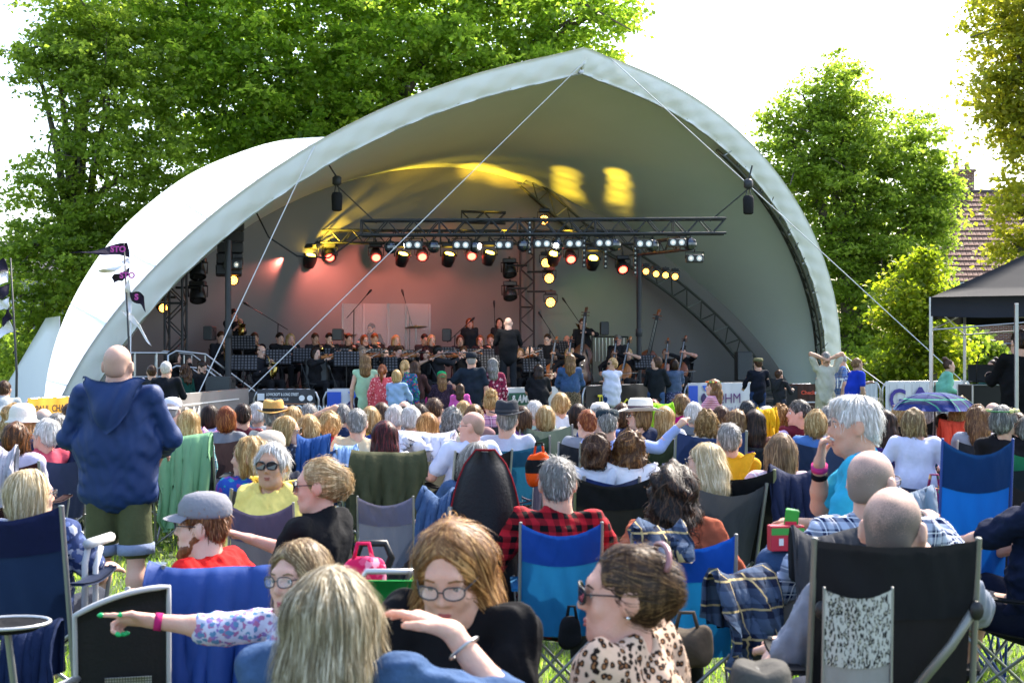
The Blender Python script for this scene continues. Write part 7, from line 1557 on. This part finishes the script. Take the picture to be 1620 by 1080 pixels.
# more listeners that fill the middle rows
for px, yt, lb, sx, hs, hc, tc, cc in [
    (112, 636, 'brown-haired man in olive just right of the yellow banner', 'm', 'short', BRN, '#4a5038', '#2a2e30'), (232, 640, 'grey-haired woman in lavender beside the standing man', 'f', 'crop', GREY, '#9a8fb8', '#2a2e38'), (357, 641, 'auburn-haired woman in grey left of the sage chair', 'f', 'wavybob', GING, '#7a7d84', '#3a2e30'),
    (384, 637, 'dark-haired man in a wine shirt behind the sage chair', 'm', 'short', DBR, '#5a2430', '#22262c'), (465, 640, 'blonde woman in teal left of the raised arms', 'f', 'bob', BLONDE, '#2a7078', '#2a2e38'), (541, 637, 'silver-haired man in navy behind the fluffy blonde', 'm', 'short', GREY, '#22304e', '#2c3036'),
    (604, 634, 'brown-haired woman in peach beyond the burgundy hair', 'f', 'long', BRN, '#c89a80', '#2a3a34'), (640, 633, 'bald man in a grey fleece beyond the white-haired women', 'm', 'rim', BRN, '#6a6e74', '#22262c'), (714, 642, 'curly grey-haired woman in cream left of the bald man', 'f', 'curlybob', GREY, '#c8bca4', '#34406a'),
    (733, 632, 'fair woman in a coral top behind the patterned hair', 'f', 'crop', BLONDE, '#c8705c', '#2a2e38'), (826, 640, 'brown-haired woman in violet right of the black felt hat', 'f', 'bob', BRN, '#6a4a80', '#26382e'), (846, 632, 'white-haired man in pale green left of the grey-green chair', 'm', 'short', WHT, '#9ab0a0', '#22262c'),
    (915, 636, 'dark-haired woman in cream right of the crisp white shirt', 'f', 'bob', DBR, '#c4b8a0', '#2a3450'), (928, 646, 'ginger man in a grey tee left of the pale cap', 'm', 'short', GING, '#80848c', '#22262c'), (1052, 640, 'blonde woman in white behind the bright pink top', 'f', 'long', BLONDE, '#d0d0d4', '#2a3a2e'),
    (1140, 640, 'brown-haired man in green left of the dark-blonde curls', 'm', 'short', BRN, '#3a5a40', '#2a2440'), (1212, 640, 'white-haired woman in lilac beside the yellow raincoat', 'f', 'crop', WHT, '#a898c0', '#2a2e38'), (1290, 645, 'fair woman in blue right of the maroon jacket', 'f', 'wavybob', BLONDE, '#4a70a8', '#22304c'),
    (1310, 640, 'grey-haired man in cream beyond the denim jacket', 'm', 'short', GREY, '#b8ac94', '#2a2e30'), (1398, 646, 'dark-haired woman in orange left of the tall black chair', 'f', 'long', DBR, '#c86a30', '#3a2e70'), (1466, 636, 'silver-haired woman in rose left of the tartan umbrella', 'f', 'crop', GREY, '#b86a80', '#2a2e38'),
    (1606, 650, 'brown-haired man in white behind the daisy band', 'm', 'short', BRN, '#c8c8cc', '#1f4a3c')
    ]:
    seat(px, yt, lb, sex=sx, hair=H(hs, hc), top=cloth(tc), chair=CH(cc), zt=1.2, head=((px * 7) % 50 - 25, 0, 0))
# ---------------------------------------------------------------- people and things close to the camera
# standing man in the blue jacket
r = stander(187, 543, 'bald man in a blue hooded jacket and olive shorts standing', 8.0, 0, sex='m', hair=('thin', '#b08c7a', '#c8a898'), hem=.0, top=mat('#16305e', .6, spec=.3, var=.18, vs=8, bump=.3, bs=18), hood=True, bottom=cloth('#4d5138'), bstyle='shorts', arms=(((-.19, .23, 1.06), (-.85, -.5, -.7)), ((.19, .23, 1.06), (.85, -.5, -.7))), wide=1.32, fat=1.10, broad=1.14, shrug=.01, rumple=.6, skinc=(.60, .36, .27), shoes=mat((.05, .04, .035)), legs={'L': (.05, 0), 'R': (-.05, .02)})
for q, sd in (('L', -1), ('R', 1)):
    a, e = Vector(r[1]['hp' + q]), Vector(r[1]['kn' + q]); p = a.lerp(e, .97); b = MB(); b.lathe([(.101, -.03), (.108, -.028), (.108, .03), (.101, .032)], 18, Matrix.Translation(p) @ (e - a).to_track_quat('Z', 'Y').to_matrix().to_4x4()); b.build('turn_up', cloth('#7f8aa6'), r[0], True)
# red tee man in grey cap
r = seat(318, 765, 'bearded man in a grey cap and red tee facing left', d=5.5, yaw=70, head=(22, 0, 0), lean=-16, sex='m', hair=('short', '#7a4a2a', '#b07a4a'), hat=('cap', '#7f7f86'), beard='#8a5230', glasses='clear', top=cloth('#c81e1c'), sleeve='short', skinc=(.66, .41, .31), sc=.96, arms=(((-.12, .40, .72), None), ((.16, .20, .70), (.6, -.8, -.1))), chair=CH('#1d3a70', w=.5, h=.88, yaw=10, label='blue camp chair of the bearded man in red'), wide=1.12, fat=1.08, hands={'L': dict(curls=(.4, .8, .8, .8, .8))})
p = at(248, 930, 5.3); t = thing('plastic_cup', 'clear plastic cup held by the bearded man in red', 'cup', p); b = MB(); b.lathe([(.028, 0), (.030, .003), (.040, .10), (.042, .10), (.038, .097), (.028, .006)], 16); b.build('cup', mat((.85, .85, .83), .1, var=0, alpha=.45), t, True); b = MB(); b.lathe([(.028, .005), (.033, .05)], 14); b.build('drink', mat((.5, .35, .2), .2, var=0, alpha=.8), t)
# pointing woman
FLOR = pattern('floral', ['#c3c2d6', '#8a72b0', '#a86a92', '#5f86a8'], 26)
dpt = 4.2
r = seat(472, 852, 'woman with glasses in a lilac floral blouse pointing left', d=dpt, yaw=92, head=(56, 0, 4), hair=('bob', '#8d7350', '#d9c296'), glasses='clear', top=FLOR, sleeve='34', sc=.95, lean=4, skinc=(.63, .37, .28), lips='#b05058', arms=('lap', ((.06, .90, .93), (.25, 0, -1))), hands={'R': dict(dir=(-.05, 1., .06), n=(-.6, 0, -.8), thumb=1, curls=(.2, .02, 1.0, 1.15, 1.2))}, chair=CH('#b02024', w=.5, h=.8, label='red camp chair of the pointing woman'), wide=1.1)
NAIL = mat('#1fae62', .25, var=0)
if r[3]['tips'].get('R'):
    for i, (q, dv) in r[3]['tips']['R'].items():
        b = MB(); b.lathe([(.0005, -.010), (.0075, -.006), (.0085, .004), (.004, .012), (.0005, .014)], 10, Matrix.Translation(Vector(q)) @ Vector(dv).to_track_quat('Z', 'Y').to_matrix().to_4x4()); b.build('fingernail', NAIL, r[0], True)
w_, e_ = Vector(r[1]['wrR']), Vector(r[1]['elR']); ax_ = (e_ - w_).normalized(); rod('wristband', w_ + ax_ * .02, w_ + ax_ * .045, .031, cloth('#d8317c'), r[0], 14)
# woman in glasses with black top, looking down
r = seat(714, 824, 'woman with long caramel hair and glasses in black looking down', d=3.5, yaw=158, head=(10, -20, 0), hair=('long', '#8a6238', '#d9ad70'), glasses='clear', top=cloth('#101013'), sleeve='34', skinc=(.60, .36, .26), arms=(((-.10, .34, .74), None), ((.08, .36, .74), None)), shrug=.05, lean=-4, chair=CH('#1c2f5c', w=.5, h=.72), bottom=JEAN, lips='#a5504c', hands={'L': dict(curls=(.4, .6, .6, .6, .6)), 'R': dict(curls=(.4, .6, .6, .6, .6))})
# leopard woman
r = seat(985, 858, 'woman in leopard print and sunglasses facing left', d=3.4, yaw=58, head=(32, 0, 0), hair=('updo', '#4a3526', '#9a7850'), glasses='sun', top=pattern('leopard', ['#c9ab94', '#1d1512', '#8a5c3a'], 52), skinc=(.62, .34, .25), arms=('lap', 'rest'), shrug=.03, lean=-2, fat=1.05, chair=CH('#1a1b1f', w=.5, h=.72), wide=1.15, lips='#a5504c')
b = MB(); b.lathe([(.001, -.005), (.005, -.002), (.005, .002), (.001, .005)], 8); 
for sx in (-1, 1): put('earring', b.mesh('earring', True), mat((.8, .8, .78), .1, metal=.8, var=0), r[0], M=r[2] @ Matrix.Translation((.086 * sx, -.006, -.042)))
b = MB(); b.tube([(.075 * math.cos(a), -.10 + .012 * math.sin(a * 2), .06 + .07 * math.sin(a)) for a in np.linspace(.1, 3.0, 14)], .008, 6); put('hair_clip', b.mesh('clip', True), mat('#8a5c5c', .3, coat=.4), r[0], M=r[2])
# blonde woman from behind in denim, forearm raised
r = seat(532, 890, 'grey-blonde woman in a denim jacket seen from behind', d=2.95, yaw=-12, hair=('long', '#98896a', '#e6dcc4'), top=DNM, sleeve='34', skinc=(.62, .38, .29), arms=('lap', ((.22, .16, 1.035), (.9, .2, -.7))), hands={'R': dict(dir=(-.95, .2, .28), n=(.2, -.2, -1.), thumb=1, curls=(.15, .15, .2, .25, .3))}, lean=0, shrug=.07, chair=CH('#1c3c6a', w=.5, h=.78, label='blue camp chair of the grey-blonde denim woman'), wide=1.1)
w_, e_ = Vector(r[1]['wrR']), Vector(r[1]['elR']); ax_ = (e_ - w_).normalized(); b = MB(); q = (ax_).to_track_quat('Z', 'Y').to_matrix().to_4x4(); b.tube([Matrix.Translation(w_ + ax_ * .05) @ q @ Vector((.037 * math.cos(a), .037 * math.sin(a), 0)) for a in np.linspace(0, 6.28, 19)[:-1]], .004, 6, closed=True); b.build('bracelet', STEEL, r[0], True)
# hat at the bottom edge
seat(1202, 1043, 'person under a grey felt hat at the bottom edge', d=3.25, yaw=0, sex='m', sc=.76, hair=('short', *GREY), hat=('fedora', '#4a4844', (.02, .02, .02)), top=cloth('#2b2d33'), chair=CH('#1b1d22', w=.45, h=.62))
# right edge: man's arm and thigh
seat(1668, 700, 'man in navy at the right edge resting his forearm', d=6.3, yaw=35, sex='m', hair=('short', *BRN), top=cloth('#141c34'), sleeve='short', bottom=cloth('#141a2c'), bstyle='shorts', arms=(((-.25, .42, .66), None), ((.2, .40, .62), None)), skinc=(.58, .34, .25), wide=1.15, chair=CH('#131417', w=.52, h=.85, label='black camp chair of the man in navy at right edge'))
# --- chairs whose backs show
def chair_px(label, x0, x1, top, hgt, body, band=None, yaw=0., frame=None, d=None, **k):
    d = d or FPX * (CAMH - hgt) / (top - YH); w = (x1 - x0) / FPX * d; hh = CAMH - (top - YH) / FPX * d; cx = (x0 + x1) / 2
    return camp_chair(label, ((cx - 810) / FPX * d, d + .34, 0), yaw, w=max(.16, w), hgt=hh, body=body, band=band, frame=frame, **k), d
OL = mat((.22, .23, .13), .4, metal=.5)
chair_px('black camp chair with olive posts behind the red check man', 912, 1032, 756, .95, '#181a19', '#15171a', frame=OL)
chair_px('tall black camp chair with olive posts right of dark wavy hair', 1098, 1234, 744, .98, '#161817', '#131415', yaw=-8, frame=OL)
chair_px('black chair with lime frame behind the pale blue sleeve', 1026, 1086, 660, .95, '#161719', frame=mat((.45, .55, .25), .4))
chair_px('royal blue camp chair with navy band at the right', 1503, 1613, 700, 1.0, '#0b4f9c', '#0d3563', frame=mat((.02, .06, .25), .4), d=6.6)
chair_px('navy camp chair behind the woman in white tee', 1415, 1461, 712, .85, '#3a4664', '#1f2550', yaw=-20)
chair_px('grey camp chair with mauve band in front of the yellow hoodie', 354, 456, 802, .84, '#4b4e58', '#55516a', d=6.5)
chair_px('slate grey camp chair beside the black trolley', 563, 650, 790, .84, '#525a6c', '#6a6a84')
chair_px('tall sage camp chair with a rounded fabric top', 356, 434, 645, 1.12, '#7c8a84', '#86938c')
chair_px('navy camp chair right of the crisp white shirt', 897, 931, 646, .95, '#1b2c54')
chair_px('navy camp chair left of the turquoise-shirted man', 1298, 1330, 645, 1.0, '#1d2f66')
chair_px('red camp chair with dark arms left of the standing man', 34, 124, 694, 1.0, '#c41a26', '#c41a26', d=10.9)
chair_px('dark camp chair under the blue denim jacket', 1272, 1332, 670, 1.0, '#20242c', d=13.66)
chair_px('black camp chair post at the right edge', 1596, 1700, 768, 1.0, '#131417', None, yaw=8, frame=BLACKM)
chair_px('violet camp chair in front of the GAP banner', 1376, 1402, 690, .8, '#4a35a0')
# the big black chair in the right foreground, with a second leopard chair bag hooked on it
c, d = chair_px('big padded black camp chair in the right foreground', 1296, 1550, 860, 1.13, '#141518', '#1b1c20', frame=mat((.20, .20, .18), .4, metal=.5), d=3.72, sag=.012)
for sx in (-1, 1): b = MB(); b.tube([(.24 * sx, -.375, .78), (.17 * sx, -.37, .70), (-.02 * sx, -.33, .52)], .014, 8); b.build('brace', mat((.22, .22, .20), .4, metal=.5), c, True); k = MB(); k.lathe([(.001, -.012), (.022, -.01), (.022, .01), (.001, .012)], 10, Matrix.Translation((.245 * sx, -.38, .78)) @ Matrix.Rotation(R_(90), 4, 'X')); k.build('bolt_cap', BLACKM, c, True)
LEO = pattern('leopard', ['#b8b6b0', '#15151a', '#c8c4b0'], 60)
chair_px('small child chair with black and white leopard fabric', 1338, 1450, 960, .62, '#8f8e8c', LEO, d=3.3, sag=.02)
p = at(1580, 985, 3.9); t = thing('backpack', 'black backpack lying on the grass behind the big chair', 'bag', (p.x, p.y + .4, 0)); S = Sdf(); S.ell((0, 0, .16), (.17, .13, .2)); S.ell((0, -.11, .12), (.12, .06, .11), k=.03); S.cut((0, 0, -1), -.0, .01); put('pack', S.mesh('pack', .012, folds(4, .012, 22)), BLKT, t); b = MB(); b.tube([(-.06, -.05, .34), (-.03, -.06, .42), (.03, -.06, .42), (.06, -.05, .34)], .012, 6); b.build('handle', BLKT, t, True)
# coats, towels and blankets thrown over chairs
def coat(label, name, x0, x1, top, hgt, back, m, yaw=0., seed=1, d=None, cat='jacket', front=.18, th=.014):
    d = d or FPX * (CAMH - hgt) / (top - YH); w = (x1 - x0) / FPX * d; return drape(label, name, cat, (((x0 + x1) / 2 - 810) / FPX * d, d + .02), yaw, w, front, back, m, CAMH - (top - YH) / FPX * d, seed, th=th)
coat('navy jacket draped over the red chair at the left', 'jacket', 20, 122, 690, .97, .30, cloth('#1a2440'), seed=2, d=10.82)
coat('pale grey towel hung over a chair at the left edge', 'towel', -8, 26, 708, .9, .34, cloth('#a8a4ae'), seed=3, cat='towel', d=9.7)
coat('sage green quilted jacket over a chair behind the standing man', 'quilted_jacket', 256, 334, 689, .98, .72, None or mat('#6f9a72', .8, spec=.2, var=.1), seed=4, th=.03, d=11.5)
coat('olive waxed coat over the chair of the burgundy-haired woman', 'coat', 556, 672, 713, .92, .50, cloth('#43442f'), seed=5, d=9.85)
coat('white knitted cardigan rolled over the beige chair', 'cardigan', 626, 722, 688, .96, .10, cloth('#c6c4d2'), seed=6, cat='cardigan', th=.05, d=11.3)
coat('bright pink jacket over the chair of the white-shirted woman', 'jacket', 874, 935, 683, .92, .22, cloth('#c81860'), seed=7, d=14.75)
coat('blue denim jacket over a chair left of turquoise-shirted man', 'denim_jacket', 1266, 1336, 668, 1.0, .52, mat('#22344c', .85, spec=.15, var=.35, vs=30, bump=.4, bs=70), seed=8, d=13.6)
coat('navy fleece hung over the chair of the plaid-bloused woman', 'fleece', 1216, 1306, 742, .88, .36, cloth('#20263e'), seed=9, d=8.2)
coat('yellow raincoat over a chair beyond the ringlets', 'raincoat', 1196, 1230, 645, .98, .30, cloth('#d09a10'), seed=10, d=12.8)
coat('charcoal jacket over the chair of the bald check-shirted man', 'jacket', 1254, 1372, 838, .92, .62, cloth('#33353a'), d=4.95, seed=11)
coat('bright blue jacket over the chair of bearded man in red', 'jacket', 236, 452, 893, .90, .62, mat('#173a7c', .65, spec=.3, var=.15, bump=.3, bs=18), d=5.05, seed=12)
coat('light blue denim shirt over the cream jumper chair', 'denim_shirt', 528, 566, 703, .95, .40, mat('#7d9cc4', .85, var=.3, vs=30), seed=13, d=11.1)
coat('pink towel on the chair of the pale blue hoodie', 'towel', 320, 352, 679, .95, .20, cloth('#c88fae'), seed=14, cat='towel', d=13.2)
coat('blue coat over the chair of the golden-haired woman', 'coat', 470, 522, 689, .98, .32, cloth('#22457c'), seed=15, d=10.9)
coat('lime and grey high-visibility jacket over a far chair', 'high_visibility_jacket', 1024, 1066, 637, .98, .22, cloth('#7fb81c'), seed=16, d=14.8)
coat('coral cardigan hanging from the plum chair', 'cardigan', 1486, 1532, 664, .96, .42, cloth('#c2452f'), seed=17, cat='cardigan', d=12.9)
coat('dark blue coat hung on the chair at lower left', 'coat', 5, 96, 985, .72, .60, cloth('#12203f'), d=4.8, seed=18)
coat('blue and grey towel over the arm near the royal blue chair', 'towel', 1418, 1480, 772, .70, .38, cloth('#7d8794'), d=6.3, seed=19, cat='towel')
TART = pattern('plaid', ['#46566e', '#1a2238', '#a8966c'], 9)
coat('navy and mustard tartan blanket over blue chair top', 'blanket', 1005, 1085, 832, .93, .10, TART, d=5.55, seed=20, cat='blanket', th=.03)
coat('tartan blanket bunched over the arm of the blue chair', 'blanket', 1118, 1222, 905, .68, .30, TART, d=5.35, seed=21, cat='blanket', th=.03, yaw=25)
coat('pale denim jacket draped beside the grey-haired woman', 'denim_jacket', 664, 722, 778, .78, .40, DNM, d=7.0, seed=22, yaw=-20)
# black hooded bag-like chair back
d = 6.6; p = at(768, YH, d).xy.to_3d(); t = thing('hooded_chair', 'rounded black hooded camp chair behind the red check man', 'chair', p); P = []
for i in range(13):
    a = i / 12; P.append([(.185 * math.sqrt(max(0.0, 1 - max(0, (a - .35) / .65 * .97) ** 2)) * (-1 + 2 * j / 12), -.10 - .10 * (1 - (-1 + 2 * j / 12) ** 2) + .05 * a, .38 + .84 * a) for j in range(13)])
b = MB(); b.sheet(P, .03); b.build('shell', mat('#16171c', .7, spec=.3, var=.2, bump=.3), t, True); b = MB(); b.tube([(x[0][0] * 1.01, x[0][1] + .012, x[0][2]) for x in P] + [(x[-1][0] * 1.01, x[-1][1] + .012, x[-1][2]) for x in reversed(P)], .008, 6); b.build('piping', cloth('#7c1820'), t, True)
put('seat', cached('cs', seat_mesh), mat('#16171c', .7), t, scale=(.68, 1, 1))
for sx in (-.17, .17): rod('post', (sx, -.12, .95), (sx, -.15, 0), .012, GREYP, t); rod('leg', (sx, .24, 0), (sx, -.1, .42), .012, GREYP, t); rod('leg', (sx, .24, .42), (sx, -.1, 0), .012, GREYP, t)
chair_px('folded mauve camp chair leaning right of the hooded chair', 822, 846, 722, .98, '#3d3848', yaw=62)
# tartan umbrella
d = 13.2; p = at(1479, 652, d); t = thing('umbrella', 'open blue and green tartan umbrella by the gazebo post', 'umbrella', p, R_(10)); UM = pattern('plaid', ['#1a2c66', '#0f1c48', '#2f7a66'], 6); ns = 8
for i in range(ns):
    a0, a1 = 2 * math.pi * i / ns, 2 * math.pi * (i + 1) / ns; P = []
    for k in range(7):
        q = k / 6; r0 = .42 * math.sin(q * 1.35) / math.sin(1.35); z = .20 * math.cos(q * 1.45); P.append([(r0 * math.cos(a) * (1 - .05 * q * math.sin((a - a0) / (a1 - a0) * math.pi)), r0 * math.sin(a) * (1 - .05 * q * math.sin((a - a0) / (a1 - a0) * math.pi)), z) for a in np.linspace(a0, a1, 6)])
    b = MB(); b.sheet(P, .003); b.build('panel', UM, t, True); rod('rib', (0, 0, .17), (.40 * math.cos(a0), .40 * math.sin(a0), .02), .003, STEEL, t, 5)
rod('shaft', (0, 0, -.55), (0, 0, .27), .008, BLACKM, t); rod('tip', (0, 0, .2), (0, 0, .30), .006, mat((.3, .15, .06), .5), t)
# trolley, bags and picnic things
d = 5.6; p = at(592, YH, d).xy.to_3d(); t = thing('trolley', 'black shopping trolley handle and wheel behind the pink bag', 'trolley', p); 
for x in (-.07, .07): rod('rail', (x, 0, .1), (x, 0, .62), .011, BLACKM, t)
b = MB(); b.tube([(-.07, 0, .60), (-.075, -.02, .84), (-.05, -.03, .90), (.05, -.03, .90), (.075, -.02, .84), (.02, 0, .70), (0, 0, .62)], .016, 8); b.build('handle', BLACKM, t, True); b = MB(); b.tube([(-.12 + .17 * math.cos(a), .06, .66 + .06 * math.sin(a)) for a in np.linspace(0, 6.28, 21)[:-1]], .014, 8, closed=True); b.build('hoop', BLACKM, t, True); b = MB(); b.box((0, .03, .28), (.34, .25, .42), None, .04); b.build('bag_body', BLKT, t)
def tote(label, px, py, wpx, hpx, d, m, cat='bag'):
    p = at(px, py, d); s = d / FPX; w, h = wpx * s, hpx * s; t = thing('bag', label, cat, (p.x, p.y + w * .3, p.z)); S = Sdf(); S.ell((0, 0, h * .45), (w * .52, w * .3, h * .5)); S.cone((-w * .3, 0, h * .25), (w * .3, 0, h * .25), w * .2, w * .2, .03); S.cut((0, 0, -1), 0, .008); S.cut((0, 0, 1), h * .86, .01)
    put('body', S.mesh('bag', .012, folds(int(px), .014, 26)), m, t); b = MB(); b.tube([(-w * .2, 0, h * .8), (-w * .12, 0, h * 1.15), (w * .12, 0, h * 1.15), (w * .2, 0, h * .8)], .008, 6); b.build('handle', m, t, True)
p = at(565, 920, 4.9); tote('bright pink patterned bag behind the grey-blonde head', 572, 945, 75, 72, 4.7, pattern('floral', ['#c81f52', '#e08aa0', '#d84a70'], 10))
tote('black rucksack with orange panels beside the teal chair', 853, 770, 40, 60, 8.2, pattern('stripe', ['#d0480f', '#141417'], 6))
tote('black and white checked cool bag beside the tall black chair', 1262, 915, 70, 62, 5.9, pattern('check', ['#c8c8cc', '#10121c'], 34))
tote('white and grey holdall under the checked cool bag', 1258, 990, 80, 70, 5.5, cloth('#8e8c8a'))
tote('brown rucksack on the grass under the blue chair', 1090, 1060, 90, 75, 4.6, cloth('#4a4136'))
tote('multicoloured bag beside the royal blue chair', 1482, 815, 45, 55, 6.9, pattern('floral', ['#8a2c50', '#3a6a4a', '#c8a060'], 20))
tote('dark bag on the lawn under the bright blue chair', 905, 1030, 40, 60, 5.8, BLKT)
p = at(1251, 850, 5.85); t = thing('drink_carton', 'green and red fruit drink carton poking out of the bag', 'carton', p, R_(-12)); b = MB(); b.box((0, 0, .06), (.06, .06, .13), Matrix.Rotation(R_(8), 3, 'Y'), .004); b.build('carton', mat('#2f9a2f', .4), t); b = MB(); b.box((0, -.034, .05), (.05, .004, .05)); b.build('fruit_print', mat('#c02040', .4), t)
p = at(1243, 868, 5.8); t = thing('snack_box', 'red and green printed snack box in the bag', 'box', p, R_(6)); b = MB(); b.box((0, 0, .05), (.15, .06, .11), None, .003); b.build('box', mat('#c23040', .4), t); b = MB(); b.box((0, -.032, .08), (.146, .003, .03)); b.build('green_band', mat('#3f9a3f', .4), t); b = MB(); b.box((-.03, -.033, .035), (.02, .003, .03)); b.box((.03, -.033, .035), (.02, .003, .03)); b.build('white_print', WHITEP, t)
p = at(237, 890, 6.0)
t = thing('folded_frame', 'white tubular chair frame standing beside the standing man', 'chair', (at(141, YH, 6.2).x, 6.2, 0)); 
b = MB(); b.tube([(-.02, 0, .0), (-.02, 0, .72), (-.01, .02, .80), (.03, .06, .82)], .016, 8); b.tube([(.03, 0, .0), (.03, .0, .70), (.04, .05, .79)], .014, 8); b.build('tubes', mat((.68, .68, .66), .4), t, True); b = MB(); b.tube([(.0, -.02, .81), (.01, .30, .80)], .025, 8); b.build('arm_pad', mat((.6, .6, .58), .5), t, True); b = MB(); b.box((.0, .32, .32), (.06, .62, .02)); b.build('seat_rail', BLKT, t); rod('leg', (.0, .6, 0), (.0, .62, .5), .014, mat((.68, .68, .66), .4), t)
# black chair back with grey piping at lower left, its arm and mesh pocket
d = 4.75; p = at(172, YH, d).xy.to_3d(); t = thing('camp_chair', 'black camp chair with silver piping at the lower left', 'chair', (p.x, p.y + .2, 0), R_(14), scale=(.84, 1, .88)); P = []
for i in range(10):
    a = i / 9; P.append([(x * .19, -.16 - .1 * a - .03 * (1 - (x) ** 2), .35 + .60 * a + .05 * a * (x + .2) - .03 * a * x * x) for x in np.linspace(-1, 1, 11)])
b = MB(); b.sheet(P, .02); b.build('back_panel', mat('#111113', .75, bump=.3), t, True); b = MB(); b.tube([P[i][0] for i in range(10)] + [x for x in P[9][1:]] + [P[i][-1] for i in range(8, -1, -1)], .012, 6); b.build('piping', mat((.42, .42, .42), .5), t, True)
b = MB(); b.sheet([[(x, -.205 - .1 * (z - .35) / .6, z) for x in np.linspace(-.07, .12, 6)] for z in np.linspace(.38, .62, 5)], .004); b.build('mesh_pocket', pattern('mesh', [(.12, .12, .12), (.5, .5, .5)], 90.), t, True)
put('seat', cached('cs', seat_mesh), mat('#111113', .75), t, scale=(.66, .8, .9))
for sx in (-.17, .17): rod('post', (sx, -.2, .5), (sx, -.1, 0), .014, mat((.5, .5, .5), .35, metal=.7), t); rod('leg', (sx, .2, 0), (-sx, .18, .38), .012, GREYP, t); 
b = MB(); b.tube([(-.17, -.2, .62), (-.36, -.3, .57), (-.6, -.25, .56)], .016, 8); b.build('arm_tube', mat((.5, .5, .5), .35, metal=.7), t, True)
# cap-like fabric cup holder and dark hat shape at the left edge
p = at(12, 985, 4.3); t = thing('cup_holder_tray', 'black mesh chair tray with silver rim at the left edge', 'tray', p, R_(10)); b = MB(); b.lathe([(.001, -.03), (.08, -.025), (.12, 0), (.115, .0), (.075, -.018), (.001, -.022)], 20); b.v = [(x * 1.1, y * .9, z) for x, y, z in b.v]; b.build('tray', BLKT, t, True); b = MB(); b.tube([(.132 * math.cos(a), .108 * math.sin(a), 0) for a in np.linspace(0, 6.28, 25)[:-1]], .006, 6, closed=True); b.build('rim', mat((.5, .5, .5), .4, metal=.6), t, True); rod('stem', (0, 0, -.03), (.05, .2, -p.z), .012, GREYP, t)
# green folding chair glimpsed between the two heads
d = 4.2; p = at(624, YH, d).xy.to_3d(); t = thing('folding_chair', 'green fabric folding chair with grey frame behind caramel hair', 'chair', (p.x, p.y, 0)); b = MB(); b.sheet([[(x * .085, -.1 - .05 * z, .4 + .6 * z) for x in np.linspace(-1, 1, 7)] for z in np.linspace(0, 1, 6)], .01); b.build('back_panel', cloth('#17803c'), t, True); b = MB(); b.tube([(-.092, -.1, 0), (-.092, -.1, .4), (-.092, -.155, 1.0), (-.07, -.16, 1.03), (.07, -.16, 1.03), (.092, -.155, 1.0), (.092, -.1, .4), (.092, -.1, 0)], .009, 8); b.build('frame', mat((.5, .5, .5), .4, metal=.5), t, True); put('seat', cached('cs', seat_mesh), cloth('#17803c'), t, scale=(.55, .8, .95)); 
for sx in (-.13, .13): rod('leg', (sx, .24, 0), (sx, -.08, .42), .012, GREYP, t)
print('objects', len(bpy.data.objects), 'time', round(time.time() - T0, 1))
